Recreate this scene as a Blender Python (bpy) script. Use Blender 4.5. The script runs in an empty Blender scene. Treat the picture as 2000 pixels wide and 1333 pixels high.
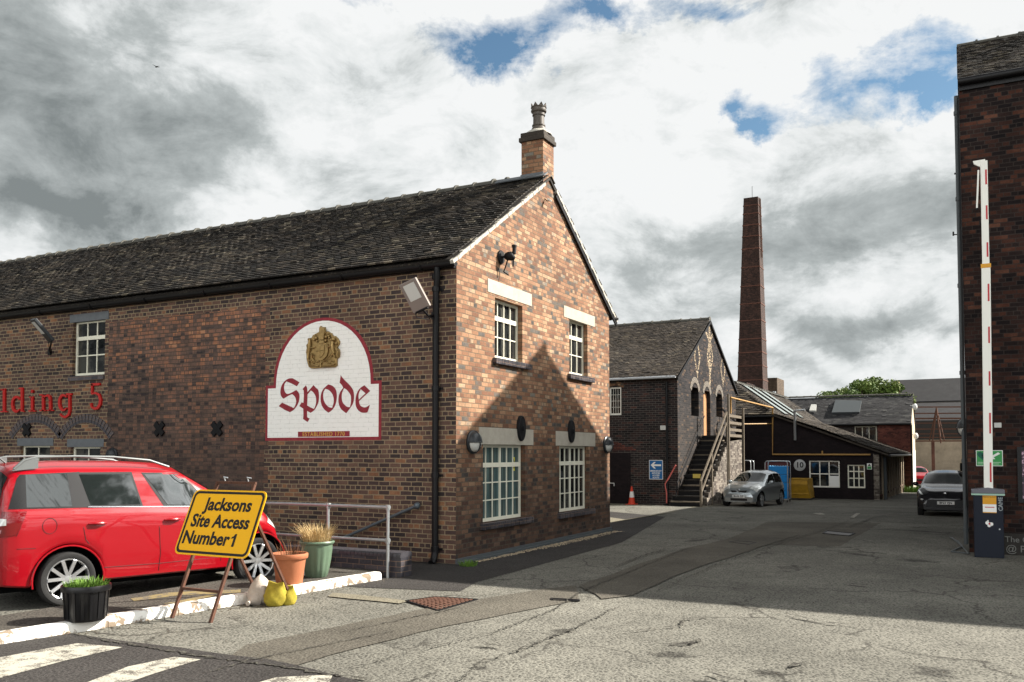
import bpy, bmesh, math, random
from mathutils import Vector, Matrix
R = math.radians
random.seed(7)
SC = bpy.context.scene
COL = SC.collection

# ------------------------------------------------------------------ camera
CAMH = 2.0; YAW = R(27.5); PITCH = R(2.5); FPX = 1700.0
PPY = 885 - FPX*math.tan(PITCH)
FW = Vector((-math.sin(YAW)*math.cos(PITCH), math.cos(YAW)*math.cos(PITCH), math.sin(PITCH)))
RT = Vector((math.cos(YAW), math.sin(YAW), 0)); UP = RT.cross(FW)
CP = Vector((0, 0, CAMH))
cd = bpy.data.cameras.new('camera'); cam = bpy.data.objects.new('camera', cd); COL.objects.link(cam)
cam.location = CP
cam.rotation_euler = Matrix((RT, UP, -FW)).transposed().to_euler()
cd.sensor_width = 36; cd.lens = FPX/2000*36; cd.shift_y = (PPY-666.5)/2000
cd.clip_start = 0.1; cd.clip_end = 3000
SC.camera = cam
def ray(px, py): return FW*FPX + RT*(px-1000) + UP*(PPY-py)
def P(px, py, ax, v):
    d = ray(px, py); return CP + d*((v-CP[ax])/d[ax])
def G(px, py, z=0.0): return P(px, py, 2, z)
def PX(px, py, x): return P(px, py, 0, x)
def PY(px, py, y): return P(px, py, 1, y)

# ------------------------------------------------------------------ light
SUN = Vector((1.076, 0.849, 1.0)).normalized()
sl = bpy.data.lights.new('sun', 'SUN'); so = bpy.data.objects.new('sun', sl); COL.objects.link(so)
sl.energy = 5.0; sl.angle = R(0.5); sl.color = (1, 0.93, 0.83)
so.rotation_euler = SUN.to_track_quat('Z', 'Y').to_euler()
SC.view_settings.view_transform = 'Standard'; SC.view_settings.look = 'None'
SC.view_settings.exposure = 1.45; SC.view_settings.gamma = 1
SC.render.engine = 'CYCLES'

# node helpers
class NT:
    def __init__(s, tree): s.t = tree
    def n(s, typ, **kw):
        x = s.t.nodes.new(typ)
        for k, v in kw.items(): setattr(x, k, v)
        return x
    def put(s, sock, v):
        if v is None: return
        if isinstance(v, bpy.types.NodeSocket): s.t.links.new(v, sock)
        else:
            if isinstance(v, (tuple, list)) and len(v) == 3 and sock.type == 'RGBA': v = (*v, 1)
            sock.default_value = v
    def m(s, op, a, b=None, c=None, clamp=False):
        x = s.n('ShaderNodeMath', operation=op); x.use_clamp = clamp
        s.put(x.inputs[0], a); s.put(x.inputs[1], b); s.put(x.inputs[2], c)
        return x.outputs[0]
    def mix(s, f, a, b, blend='MIX'):
        x = s.n('ShaderNodeMix', data_type='RGBA', blend_type=blend)
        s.put(x.inputs[0], f); s.put(x.inputs[6], a); s.put(x.inputs[7], b)
        return x.outputs[2]
    def noise(s, vec, scale, detail=4, rough=0.55, dist=0, w=None):
        x = s.n('ShaderNodeTexNoise'); s.put(x.inputs['Vector'], vec)
        x.inputs['Scale'].default_value = scale; x.inputs['Detail'].default_value = detail
        x.inputs['Roughness'].default_value = rough; x.inputs['Distortion'].default_value = dist
        return x.outputs['Fac']
    def ramp(s, f, stops, interp='LINEAR'):
        x = s.n('ShaderNodeValToRGB'); x.color_ramp.interpolation = interp
        e = x.color_ramp.elements
        while len(e) > 1: e.remove(e[0])
        e[0].position = stops[0][0]; c = stops[0][1]; e[0].color = (*c, 1) if isinstance(c, tuple) else (c, c, c, 1)
        for p, c in stops[1:]:
            k = e.new(p); k.color = (*c, 1) if isinstance(c, tuple) else (c, c, c, 1)
        s.put(x.inputs[0], f); return x.outputs[0]
    def rng(s, v, a, b, c=0.0, d=1.0):
        x = s.n('ShaderNodeMapRange'); s.put(x.inputs[0], v)
        for i, k in enumerate((a, b, c, d)): x.inputs[i+1].default_value = k
        return x.outputs[0]
    def bump(s, h, strength=0.3, dist=0.01, nrm=None):
        x = s.n('ShaderNodeBump'); x.inputs['Strength'].default_value = strength; x.inputs['Distance'].default_value = dist
        s.put(x.inputs['Height'], h); s.put(x.inputs['Normal'], nrm); return x.outputs[0]
    def scl(s, vec, v):
        x = s.n('ShaderNodeMapping'); s.put(x.inputs[0], vec); x.inputs['Scale'].default_value = v
        return x.outputs[0]

# ------------------------------------------------------------------ sky
w = bpy.data.worlds.new('World'); SC.world = w; w.use_nodes = True
t = NT(w.node_tree); w.node_tree.nodes.clear()
sky = t.n('ShaderNodeTexSky'); sky.sky_type = 'NISHITA'; sky.sun_disc = False
sky.sun_elevation = math.asin(SUN.z); sky.sun_rotation = math.atan2(SUN.x, SUN.y)
tc = t.n('ShaderNodeTexCoord'); dirv = tc.outputs['Generated']
sp = t.n('ShaderNodeSeparateXYZ'); t.put(sp.inputs[0], dirv)
az = t.m('ARCTAN2', sp.outputs[0], sp.outputs[1]); el = t.m('ARCSINE', sp.outputs[2])
wn = t.n('ShaderNodeTexNoise'); t.put(wn.inputs['Vector'], dirv); wn.inputs['Scale'].default_value = 6.0; wn.inputs['Detail'].default_value = 9; wn.inputs['Roughness'].default_value = 0.62
ws_ = t.n('ShaderNodeSeparateXYZ'); t.put(ws_.inputs[0], wn.outputs['Color'])
az = t.m('ADD', az, t.m('MULTIPLY', t.m('SUBTRACT', ws_.outputs[0], .5), .30)); el = t.m('ADD', el, t.m('MULTIPLY', t.m('SUBTRACT', ws_.outputs[1], .5), .17))
fb = t.noise(t.scl(dirv, (1, 1, 1.6)), 3.2, 9, 0.6, 0.4)
fb2 = t.noise(t.scl(dirv, (1, 1, 1.9)), 8.5, 10, 0.66, 0.3)
fb3 = t.noise(t.scl(dirv, (1, 1, 3.0)), 2.0, 5, 0.5)
def azel(px, py):
    d = ray(px, py).normalized(); return math.atan2(d.x, d.y), math.asin(d.z)
def blob(px, py, rx, ry, k=1.0):
    a, e = azel(px, py); ra = rx/1750; re = ry/1750
    dx = t.m('DIVIDE', t.m('SUBTRACT', az, a), ra); dy = t.m('DIVIDE', t.m('SUBTRACT', el, e), re)
    q = t.m('ADD', t.m('MULTIPLY', dx, dx), t.m('MULTIPLY', dy, dy))
    return t.m('MULTIPLY', t.m('EXPONENT', t.m('MULTIPLY', q, -0.9)), k)
def addall(ls):
    r = ls[0]
    for q in ls[1:]: r = t.m('ADD', r, q)
    return r
blue = addall([blob(990, 55, 230, 75, .85), blob(940, 120, 90, 50, .8), blob(1225, 15, 120, 32, .95), blob(1500, 205, 115, 48, .85),
               blob(1450, 238, 70, 22, .6), blob(1785, 105, 130, 68, .95), blob(1830, 165, 80, 35, .8), blob(1440, 15, 90, 28, .6), blob(700, 15, 80, 30, .4)])
bl = t.m('ADD', blue, t.m('MULTIPLY', t.m('SUBTRACT', fb2, 0.5), 1.9))
bl = t.m('ADD', bl, t.m('MULTIPLY', t.m('SUBTRACT', fb, 0.5), 0.8))
bluem = t.rng(bl, 0.50, 1.02)
grey = addall([blob(40, 240, 330, 150, .72), blob(60, 60, 360, 150, .45), blob(190, 425, 130, 45, .75), blob(350, 250, 260, 90, .35),
               blob(1700, 455, 330, 75, .62), blob(1640, 330, 150, 60, .25), blob(1290, 560, 120, 60, .4), blob(1700, 620, 300, 38, .6),
               blob(1400, 465, 120, 50, .35), blob(800, 300, 200, 80, .10), blob(1560, 735, 300, 20, .25), blob(30, 450, 120, 70, .35)])
gr = t.m('ADD', t.m('MULTIPLY', grey, t.m('ADD', 0.45, t.m('MULTIPLY', fb, 0.9))), t.m('MULTIPLY', t.m('SUBTRACT', fb2, 0.46), 1.7))
gr = t.m('ADD', gr, t.m('MULTIPLY', t.m('SUBTRACT', fb3, 0.5), 0.35))
grm = t.rng(gr, 0.06, 0.98)
cloud = t.ramp(grm, [(0, (3.35, 3.4, 3.4)), (0.2, (2.9, 3.0, 3.0)), (0.5, (1.75, 1.88, 1.88)), (1.0, (0.85, 0.95, 0.96))])
# low bright sky lobe behind the camera, added to light the shaded wall and sign
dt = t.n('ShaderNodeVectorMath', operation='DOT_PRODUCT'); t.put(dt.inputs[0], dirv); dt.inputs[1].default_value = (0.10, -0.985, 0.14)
d2 = t.n('ShaderNodeVectorMath', operation='DOT_PRODUCT'); t.put(d2.inputs[0], dirv); d2.inputs[1].default_value = tuple(FW)
front = t.rng(d2.outputs['Value'], 0.45, 0.70, 0.0, 1.0)
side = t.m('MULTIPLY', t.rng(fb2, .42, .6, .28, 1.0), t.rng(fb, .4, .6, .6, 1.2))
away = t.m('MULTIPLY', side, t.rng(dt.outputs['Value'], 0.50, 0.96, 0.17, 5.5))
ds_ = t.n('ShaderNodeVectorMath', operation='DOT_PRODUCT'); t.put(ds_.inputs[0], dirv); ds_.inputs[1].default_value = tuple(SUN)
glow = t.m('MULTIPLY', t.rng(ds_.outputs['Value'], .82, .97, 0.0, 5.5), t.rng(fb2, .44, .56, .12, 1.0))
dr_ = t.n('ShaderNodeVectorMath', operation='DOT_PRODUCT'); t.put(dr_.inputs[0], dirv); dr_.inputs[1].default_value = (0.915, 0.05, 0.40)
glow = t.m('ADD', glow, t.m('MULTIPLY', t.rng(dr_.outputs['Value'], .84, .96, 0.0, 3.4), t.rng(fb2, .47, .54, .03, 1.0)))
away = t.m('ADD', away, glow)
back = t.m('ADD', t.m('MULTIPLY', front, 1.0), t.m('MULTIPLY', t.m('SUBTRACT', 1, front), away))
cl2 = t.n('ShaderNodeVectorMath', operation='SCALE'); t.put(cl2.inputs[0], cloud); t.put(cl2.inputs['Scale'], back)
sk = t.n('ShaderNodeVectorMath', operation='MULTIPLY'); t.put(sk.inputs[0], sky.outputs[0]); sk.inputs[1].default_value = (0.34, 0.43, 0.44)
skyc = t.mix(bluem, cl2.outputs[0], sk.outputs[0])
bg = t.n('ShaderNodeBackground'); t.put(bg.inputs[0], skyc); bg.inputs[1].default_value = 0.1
ow = t.n('ShaderNodeOutputWorld'); t.t.links.new(bg.outputs[0], ow.inputs[0])

# ------------------------------------------------------------------ things, parts, mesh building
def wloc(o):
    v = Vector((0, 0, 0))
    while o is not None: v += o.location; o = o.parent
    return v
def tag(o, label, cat, group=None, kind=None):
    if label: o['label'] = label
    if cat: o['category'] = cat
    if group: o['group'] = group
    if kind: o['kind'] = kind
    return o
def thing(name, label, cat, loc=(0, 0, 0), rz=0.0, group=None):
    o = bpy.data.objects.new(name, None); COL.objects.link(o); o.location = loc; o.rotation_euler = (0, 0, rz)
    o.empty_display_size = 0.2
    return tag(o, label, cat, group)
class MB:
    def __init__(s): s.v = []; s.f = []; s.uv = []; s.r = []; s.mi = []; s.cm = 0
    def face(s, pts, uv=None, r=0.5):
        b = len(s.v); s.v += [Vector(p) for p in pts]; s.f.append(tuple(range(b, b+len(pts))))
        s.uv.append(uv); s.r.append(r); s.mi.append(s.cm)
    def grid(s, pts, r=0.5, close_u=False):
        # pts[i][j]
        b = len(s.v); nu = len(pts); nv = len(pts[0])
        for row in pts: s.v += [Vector(p) for p in row]
        for i in range(nu if close_u else nu-1):
            for j in range(nv-1):
                i2 = (i+1) % nu
                s.f.append((b+i*nv+j, b+i2*nv+j, b+i2*nv+j+1, b+i*nv+j+1)); s.uv.append(None); s.r.append(r); s.mi.append(s.cm)
    def box(s, x0, x1, y0, y1, z0, z1, r=0.5, uvs=True):
        x0, x1 = min(x0, x1), max(x0, x1); y0, y1 = min(y0, y1), max(y0, y1); z0, z1 = min(z0, z1), max(z0, z1)
        V = lambda *a: Vector(a)
        fs = [([(x0, y0, z0), (x1, y0, z0), (x1, y0, z1), (x0, y0, z1)], 'y'), ([(x1, y1, z0), (x0, y1, z0), (x0, y1, z1), (x1, y1, z1)], 'y'),
              ([(x1, y0, z0), (x1, y1, z0), (x1, y1, z1), (x1, y0, z1)], 'x'), ([(x0, y1, z0), (x0, y0, z0), (x0, y0, z1), (x0, y1, z1)], 'x'),
              ([(x0, y0, z1), (x1, y0, z1), (x1, y1, z1), (x0, y1, z1)], 'z'), ([(x0, y1, z0), (x1, y1, z0), (x1, y0, z0), (x0, y0, z0)], 'z')]
        for p, a in fs:
            uv = [(q[0], q[2]) if a == 'y' else (q[1], q[2]) if a == 'x' else (q[0], q[1]) for q in p]
            s.face(p, uv, r)
    def obox(s, c, U, V, W, r=0.5):
        # centre + half-axes
        c, U, V, W = map(Vector, (c, U, V, W))
        if U.cross(V).dot(W) < 0: U = -U
        P8 = [c+a*U+b*V+d*W for d in (-1, 1) for b in (-1, 1) for a in (-1, 1)]
        lu, lv, lw = U.length, V.length, W.length
        for q, (a, b) in (((0, 2, 3, 1), (lv, lu)), ((4, 5, 7, 6), (lu, lv)), ((0, 1, 5, 4), (lu, lw)), ((2, 6, 7, 3), (lw, lu)), ((0, 4, 6, 2), (lw, lv)), ((1, 3, 7, 5), (lv, lw))):
            s.face([P8[i] for i in q], [(0, 0), (2*a, 0), (2*a, 2*b), (0, 2*b)], r)
    def bar(s, p0, p1, wd, ht, up=(0, 0, 1), r=0.5):
        p0, p1 = Vector(p0), Vector(p1); d = (p1-p0); L = d.length; d.normalize()
        u = Vector(up); x = d.cross(u)
        if x.length < 1e-4: x = d.cross(Vector((1, 0, 0)))
        x.normalize(); y = x.cross(d).normalized()
        s.obox((p0+p1)/2, d*L/2, x*wd/2, y*ht/2, r)
    def tube(s, pts, rad, n=10, caps=True, r=0.5):
        pts = [Vector(p) for p in pts]; rows = []; prev = None
        for i, p in enumerate(pts):
            d = (pts[min(i+1, len(pts)-1)]-pts[max(i-1, 0)]).normalized()
            if prev is None:
                a = Vector((0, 0, 1)) if abs(d.z) < 0.9 else Vector((1, 0, 0))
                x = d.cross(a).normalized()
            else: x = (prev - d*prev.dot(d)).normalized()
            prev = x; y = d.cross(x)
            rr = rad[i] if isinstance(rad, (list, tuple)) else rad
            rows.append([p+(x*math.cos(k*2*math.pi/n)+y*math.sin(k*2*math.pi/n))*rr for k in range(n)])
        b = len(s.v)
        for q in rows: s.v += q
        for i in range(len(pts)-1):
            for k in range(n):
                k2 = (k+1) % n
                s.f.append((b+i*n+k, b+i*n+k2, b+(i+1)*n+k2, b+(i+1)*n+k)); s.uv.append(None); s.r.append(r); s.mi.append(s.cm)
        if caps:
            s.f.append(tuple(b+k for k in reversed(range(n)))); s.uv.append(None); s.r.append(r); s.mi.append(s.cm)
            e = b+(len(pts)-1)*n
            s.f.append(tuple(e+k for k in range(n))); s.uv.append(None); s.r.append(r); s.mi.append(s.cm)
    def lathe(s, prof, c=(0, 0, 0), ax=(0, 0, 1), n=24, r=0.5):
        # prof: (radius, height)
        ax = Vector(ax).normalized(); a = Vector((1, 0, 0)) if abs(ax.x) < 0.9 else Vector((0, 1, 0))
        x = ax.cross(a).normalized(); y = ax.cross(x); c = Vector(c)
        b = len(s.v); m = len(prof)
        for k in range(n):
            an = 2*math.pi*k/n; d = x*math.cos(an)+y*math.sin(an)
            s.v += [c+d*q[0]+ax*q[1] for q in prof]
        for k in range(n):
            k2 = (k+1) % n
            for j in range(m-1):
                s.f.append((b+k*m+j, b+k2*m+j, b+k2*m+j+1, b+k*m+j+1)); s.uv.append(None); s.r.append(r); s.mi.append(s.cm)
    def prism(s, poly, vec, r=0.5, uv=None):
        poly = [Vector(p) for p in poly]; vec = Vector(vec)
        s.face(poly, uv, r); s.face([p+vec for p in reversed(poly)], None, r)
        for i in range(len(poly)):
            j = (i+1) % len(poly); s.face([poly[j], poly[i], poly[i]+vec, poly[j]+vec], None, r)
    def ell(s, c, rx, ry, rz, n=10, m=7, r=0.5):
        c = Vector(c); rows = []
        for i in range(n):
            a = 2*math.pi*i/n
            rows.append([c+Vector((rx*math.sin(math.pi*j/m)*math.cos(a), ry*math.sin(math.pi*j/m)*math.sin(a), rz*math.cos(math.pi*j/m))) for j in range(m+1)])
        s.grid(rows, r, True)
    def build(s, name, mats, parent=None, smooth=False, bevel=0.0, fixn=True, local=False, sangle=40):
        me = bpy.data.meshes.new(name)
        off = Vector((0, 0, 0)) if (parent is None or local) else wloc(parent)
        me.from_pydata([tuple(v-off) for v in s.v], [], s.f)
        if not isinstance(mats, (list, tuple)): mats = [mats]
        for m_ in mats: me.materials.append(m_)
        if len(mats) > 1: me.polygons.foreach_set('material_index', s.mi)
        if any(u is not None for u in s.uv):
            ul = me.uv_layers.new(name='UVMap'); li = 0
            for f, u in zip(s.f, s.uv):
                for k in range(len(f)):
                    if u is not None: ul.data[li].uv = u[k]
                    li += 1
        at = me.attributes.new('rnd', 'FLOAT', 'FACE'); at.data.foreach_set('value', s.r)
        if fixn or bevel or smooth:
            bm = bmesh.new(); bm.from_mesh(me)
            bmesh.ops.remove_doubles(bm, verts=bm.verts, dist=1e-5)
            if fixn: bmesh.ops.recalc_face_normals(bm, faces=bm.faces)
            if bevel:
                es = [e for e in bm.edges if len(e.link_faces) == 2 and e.calc_face_angle(0) > R(35)]
                bmesh.ops.bevel(bm, geom=es, offset=bevel, segments=2, affect='EDGES', profile=0.6)
            bm.to_mesh(me); bm.free()
        if smooth:
            me.polygons.foreach_set('use_smooth', [True]*len(me.polygons))
            try: me.set_sharp_from_angle(angle=R(sangle))
            except Exception: pass
        me.update()
        o = bpy.data.objects.new(name, me); COL.objects.link(o)
        if parent is not None: o.parent = parent
        return o
def text(name, body, mat, parent, o, U, V, size, ext=0.002, align='CENTER', sx=1.0, spacing=1.0, bold=0.0):
    """lettering set on the plane through o spanned by U (reading direction) and V (up)"""
    cu = bpy.data.curves.new(name, 'FONT')
    cu.body = body; cu.size = size; cu.extrude = ext; cu.align_x = align; cu.align_y = 'CENTER'
    cu.space_character = spacing; cu.offset = bold; cu.resolution_u = 3
    tmp = bpy.data.objects.new(name, cu); COL.objects.link(tmp)
    bpy.context.view_layer.update()
    dg = bpy.context.evaluated_depsgraph_get()
    me = bpy.data.meshes.new_from_object(tmp.evaluated_get(dg))
    bpy.data.objects.remove(tmp); bpy.data.curves.remove(cu)
    U = Vector(U).normalized(); V = Vector(V).normalized(); N = U.cross(V)
    off = wloc(parent) if parent is not None else Vector((0, 0, 0))
    o = Vector(o)
    for v in me.vertices: v.co = o + U*v.co.x*sx + V*v.co.y + N*(v.co.z+ext) - off
    me.materials.clear(); me.materials.append(mat); me.name = name
    ob = bpy.data.objects.new(name, me); COL.objects.link(ob)
    if parent is not None: ob.parent = parent
    return ob
def copy_tree(o, parent=None):
    c = o.copy(); COL.objects.link(c)
    if parent is not None: c.parent = parent
    for ch in list(o.children): copy_tree(ch, c)
    return c

# ------------------------------------------------------------------ materials
def mat(name, fn=None, col=(0.5, 0.5, 0.5), rough=0.6, metal=0.0, spec=0.3, coat=0.0, noise=0.0, nscale=8.0, bump=0.0, emit=None):
    m = bpy.data.materials.new(name); m.use_nodes = True; nt = m.node_tree
    b = nt.nodes['Principled BSDF']; t = NT(nt)
    b.inputs['Base Color'].default_value = (*col, 1); b.inputs['Roughness'].default_value = rough
    b.inputs['Metallic'].default_value = metal; b.inputs['Specular IOR Level'].default_value = spec
    if coat: b.inputs['Coat Weight'].default_value = coat; b.inputs['Coat Roughness'].default_value = 0.03
    if noise:
        tc = t.n('ShaderNodeTexCoord'); nz = t.noise(tc.outputs['Object'], nscale, 6, 0.6)
        nz2 = t.noise(tc.outputs['Object'], nscale*6, 4, 0.6)
        f = t.rng(t.m('ADD', t.m('MULTIPLY', nz, 0.7), t.m('MULTIPLY', nz2, 0.3)), 0.3, 0.7, 1-noise, 1+noise*0.5)
        vm = t.n('ShaderNodeVectorMath', operation='SCALE'); vm.inputs[0].default_value = col; t.put(vm.inputs['Scale'], f)
        t.put(b.inputs['Base Color'], vm.outputs[0])
        if bump: t.put(b.inputs['Normal'], t.bump(nz2, bump, 0.01))
    if fn: fn(t, b)
    return m
def brick(name, stops, mortar, tint_lo=0.75, mort=0.016, bw=0.245, rh=0.086, bump=0.6, squash=True, rough=0.85, extra=None, streak=0.0, offs=(0, 0), spec=0.25):
    def fn(t, b):
        uvn = t.n('ShaderNodeUVMap'); uv = uvn.outputs[0]
        mp = t.n('ShaderNodeMapping'); t.put(mp.inputs[0], uv); mp.inputs['Location'].default_value = (offs[0]+50.03, offs[1]+30.01, 0)
        # slight waviness of the courses
        nz0 = t.n('ShaderNodeTexNoise'); t.put(nz0.inputs['Vector'], uv); nz0.inputs['Scale'].default_value = 3.0; nz0.inputs['Detail'].default_value = 2
        sb = t.n('ShaderNodeVectorMath', operation='SUBTRACT'); t.put(sb.inputs[0], nz0.outputs['Color']); sb.inputs[1].default_value = (.5, .5, .5)
        sc = t.n('ShaderNodeVectorMath', operation='SCALE'); t.put(sc.inputs[0], sb.outputs[0]); sc.inputs['Scale'].default_value = 0.022
        ad = t.n('ShaderNodeVectorMath', operation='ADD'); t.put(ad.inputs[0], mp.outputs[0]); t.put(ad.inputs[1], sc.outputs[0])
        br = t.n('ShaderNodeTexBrick'); t.put(br.inputs['Vector'], ad.outputs[0])
        br.offset = 0.5; br.offset_frequency = 2
        br.squash = 0.5 if squash else 1.0; br.squash_frequency = 4
        for k, v in (('Scale', 1.0), ('Mortar Size', mort/2), ('Mortar Smooth', 0.25), ('Bias', 0.0), ('Brick Width', bw), ('Row Height', rh)): br.inputs[k].default_value = v
        br.inputs['Color1'].default_value = (0, 0, 0, 1); br.inputs['Color2'].default_value = (1, 1, 1, 1); br.inputs['Mortar'].default_value = (.5, .5, .5, 1)
        n1 = t.noise(uv, 0.9, 4, 0.6); n2 = t.noise(uv, 26, 5, 0.65); n3 = t.noise(uv, 4.0, 5, 0.6)
        sel = t.m('ADD', br.outputs['Color'], t.m('MULTIPLY', t.m('SUBTRACT', n3, 0.5), 0.35), clamp=True)
        bc = t.ramp(sel, stops, 'LINEAR')
        if extra: bc, mortc = extra(t, uv, br, bc, sel)
        else: mortc = mortar
        col = t.mix(br.outputs['Fac'], bc, mortc)
        dirt = t.m('MULTIPLY', t.rng(n1, 0.3, 0.7, tint_lo, 1.12), t.rng(n2, 0.25, 0.75, 0.78, 1.22))
        if streak:
            st = t.noise(t.scl(uv, (3.5, 0.35, 1)), 1.0, 5, 0.6)
            dirt = t.m('MULTIPLY', dirt, t.rng(st, 0.4, 0.7, 1.0, 1-streak))
        vm = t.n('ShaderNodeVectorMath', operation='SCALE'); t.put(vm.inputs[0], col); t.put(vm.inputs['Scale'], dirt)
        t.put(b.inputs['Base Color'], vm.outputs[0])
        h = t.m('ADD', t.m('MULTIPLY', t.m('SUBTRACT', 1, br.outputs['Fac']), 1.0), t.m('MULTIPLY', n2, 0.5))
        h = t.m('ADD', h, t.m('MULTIPLY', br.outputs['Color'], 0.35))
        t.put(b.inputs['Normal'], t.bump(h, bump, 0.008))
    return mat(name, fn, rough=rough, spec=spec)
# gable of the main building: buff, orange, plum and grey bricks
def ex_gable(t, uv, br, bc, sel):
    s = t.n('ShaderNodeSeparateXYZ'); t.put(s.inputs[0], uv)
    foot_dark = t.m('MULTIPLY', t.rng(t.m('ADD', s.outputs[1], t.m('MULTIPLY', t.noise(uv, 1.3, 4, .6), 1.2)), 1.2, 3.6, 0.85, 0.0), 1.0)  # bricks and mortar get darker towards the foot of the gable
    bc = t.mix(foot_dark, bc, t.ramp(sel, [(0, (.016, .013, .012)), (.5, (.04, .025, .02)), (1, (.09, .045, .028))]))
    return bc, t.mix(foot_dark, (.13, .092, .06), (.05, .042, .034))
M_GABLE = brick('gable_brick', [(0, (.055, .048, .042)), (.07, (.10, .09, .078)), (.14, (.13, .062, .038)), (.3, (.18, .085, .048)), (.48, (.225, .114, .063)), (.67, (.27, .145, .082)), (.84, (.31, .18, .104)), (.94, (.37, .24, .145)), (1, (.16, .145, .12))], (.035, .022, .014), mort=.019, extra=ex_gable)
# long wall: brown and plum bricks, yellow mortar, with a rebuilt patch of darker red and black bricks
def ex_left(t, uv, br, bc, sel):
    s = t.n('ShaderNodeSeparateXYZ'); t.put(s.inputs[0], uv)
    x, z = s.outputs[0], s.outputs[1]
    row = t.m('FLOOR', t.m('DIVIDE', z, 0.344)); par = t.m('MULTIPLY', t.m('MODULO', t.m('ABSOLUTE', row), 2.0), 0.11)
    a = t.m('GREATER_THAN', t.m('ADD', x, 17.53), 0.0); b2 = t.m('LESS_THAN', t.m('ADD', x, par), -12.62); c = t.m('LESS_THAN', z, 5.02)
    mk = t.m('MULTIPLY', t.m('MULTIPLY', a, b2), c)
    vn = t.n('ShaderNodeTexWhiteNoise'); vn.noise_dimensions = '2D'
    fl = t.n('ShaderNodeVectorMath', operation='FLOOR'); t.put(fl.inputs[0], t.scl(uv, (1/0.1225, 1/0.086, 1))); t.put(vn.inputs['Vector'], fl.outputs[0])
    rowv = t.noise(t.scl(uv, (0.5, 5, 1)), 2.0, 3, .6)
    q = t.m('ADD', t.m('MULTIPLY', vn.outputs[0], 0.75), t.m('MULTIPLY', t.m('SUBTRACT', rowv, .5), 1.5))
    q = t.m('ADD', q, t.m('ADD', t.m('MULTIPLY', t.m('SUBTRACT', z, 3.0), .11), t.m('MULTIPLY', t.m('ADD', x, 15.5), .035)), clamp=True)
    up = t.rng(z, 1.2, 4.4, 0, 1)
    redc = t.ramp(q, [(0, (.02, .018, .02)), (.2, (.075, .053, .046)), (.45, (.14, .083, .062)), (.7, (.2, .10, .066)), (.9, (.29, .125, .065)), (1, (.34, .17, .095))])
    redc = t.mix(t.m('MULTIPLY', t.m('SUBTRACT', 1, up), .6), redc, (.07, .043, .034))
    arch = t.m('MULTIPLY', mk, 1.0)
    return t.mix(mk, bc, redc), t.mix(mk, (.23, .175, .11), (.07, .05, .038))
M_LEFT = brick('long_wall_brick', [(0, (.03, .023, .022)), (.3, (.06, .038, .033)), (.6, (.095, .056, .043)), (.86, (.13, .076, .054)), (.96, (.19, .09, .047)), (1, (.24, .12, .062))], (.23, .175, .11), mort=.020, extra=ex_left, tint_lo=.8)
M_RBRK = brick('dark_red_brick', [(0, (.010, .008, .009)), (.4, (.022, .014, .013)), (.7, (.042, .020, .016)), (.9, (.07, .028, .019)), (1, (.10, .045, .03))], (.04, .032, .028), mort=.016, bw=.25, rh=.086, spec=.1, tint_lo=.55)
def ex_D(t, uv, br, bc, sel):
    return bc, (.10, .088, .075)
M_DBRK = brick('blue_black_brick', [(0, (.013, .012, .013)), (.5, (.028, .022, .022)), (.85, (.04, .026, .024)), (1, (.075, .035, .028))], (.10, .09, .08), mort=.017, rough=.8, squash=False, bw=.26, rh=.088, spec=.1, tint_lo=.7)
def ex_DG(t, uv, br, bc, sel):
    s = t.n('ShaderNodeSeparateXYZ'); t.put(s.inputs[0], uv); y, z = s.outputs[0], s.outputs[1]
    # white salts: diamond trails on the upper gable and whitewash low down
    nz = t.noise(uv, 9, 4, .7)
    def trail(yc, zc, w_, h_):
        d = t.m('ADD', t.m('DIVIDE', t.m('ABSOLUTE', t.m('SUBTRACT', y, yc)), w_), t.m('DIVIDE', t.m('ABSOLUTE', t.m('SUBTRACT', z, zc)), h_))
        return t.m('LESS_THAN', t.m('ABSOLUTE', t.m('SUBTRACT', d, 1.0)), 0.22)
    tr = t.m('MAXIMUM', t.m('MAXIMUM', trail(36.2, 6.05, .42, .75), trail(38.3, 6.3, .45, .8)), t.m('MAXIMUM', trail(38.2, 7.4, .7, .45), trail(40.6, 5.9, .4, .7)))
    tr = t.m('MAXIMUM', tr, t.m('MULTIPLY', t.m('LESS_THAN', t.m('ABSOLUTE', t.m('SUBTRACT', y, 38.25)), .16), t.m('GREATER_THAN', z, 5.0)))
    tr = t.m('MULTIPLY', tr, t.rng(t.noise(uv, 13, 3, .6), .47, .56))
    low = t.rng(t.m('ADD', z, t.m('MULTIPLY', t.noise(uv, 1.5, 4, .6), 1.6)), 3.6, 5.6, .14, 0.0)
    bc = t.mix(low, bc, (.12, .105, .09))
    bc = t.mix(tr, bc, (.42, .33, .22))
    return bc, t.mix(tr, t.mix(low, (.04, .036, .034), (.2, .18, .15)), (.4, .32, .22))
M_DGAB = brick('blue_black_gable_brick', [(0, (.011, .011, .013)), (.5, (.022, .021, .023)), (.85, (.04, .032, .03)), (1, (.09, .06, .04))], (.03, .027, .025), mort=.017, rough=.75, squash=False, bw=.26, rh=.088, spec=.08, extra=ex_DG, tint_lo=.75)
M_WASH = brick('whitewashed_brick', [(0, (.05, .04, .035)), (.3, (.11, .09, .075)), (.7, (.2, .175, .145)), (1, (.27, .24, .2))], (.12, .1, .085), mort=.014, tint_lo=.5)
M_PAINTBRK = brick('dark_painted_brick', [(0, (.011, .0085, .0095)), (1, (.017, .012, .013))], (.009, .007, .0075), mort=.008, rough=.8, spec=.12, tint_lo=.85)
M_REDWALL = brick('red_wall_brick', [(0, (.05, .018, .015)), (.5, (.11, .034, .025)), (1, (.15, .05, .035))], (.05, .03, .025), mort=.009, tint_lo=.6)
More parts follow.
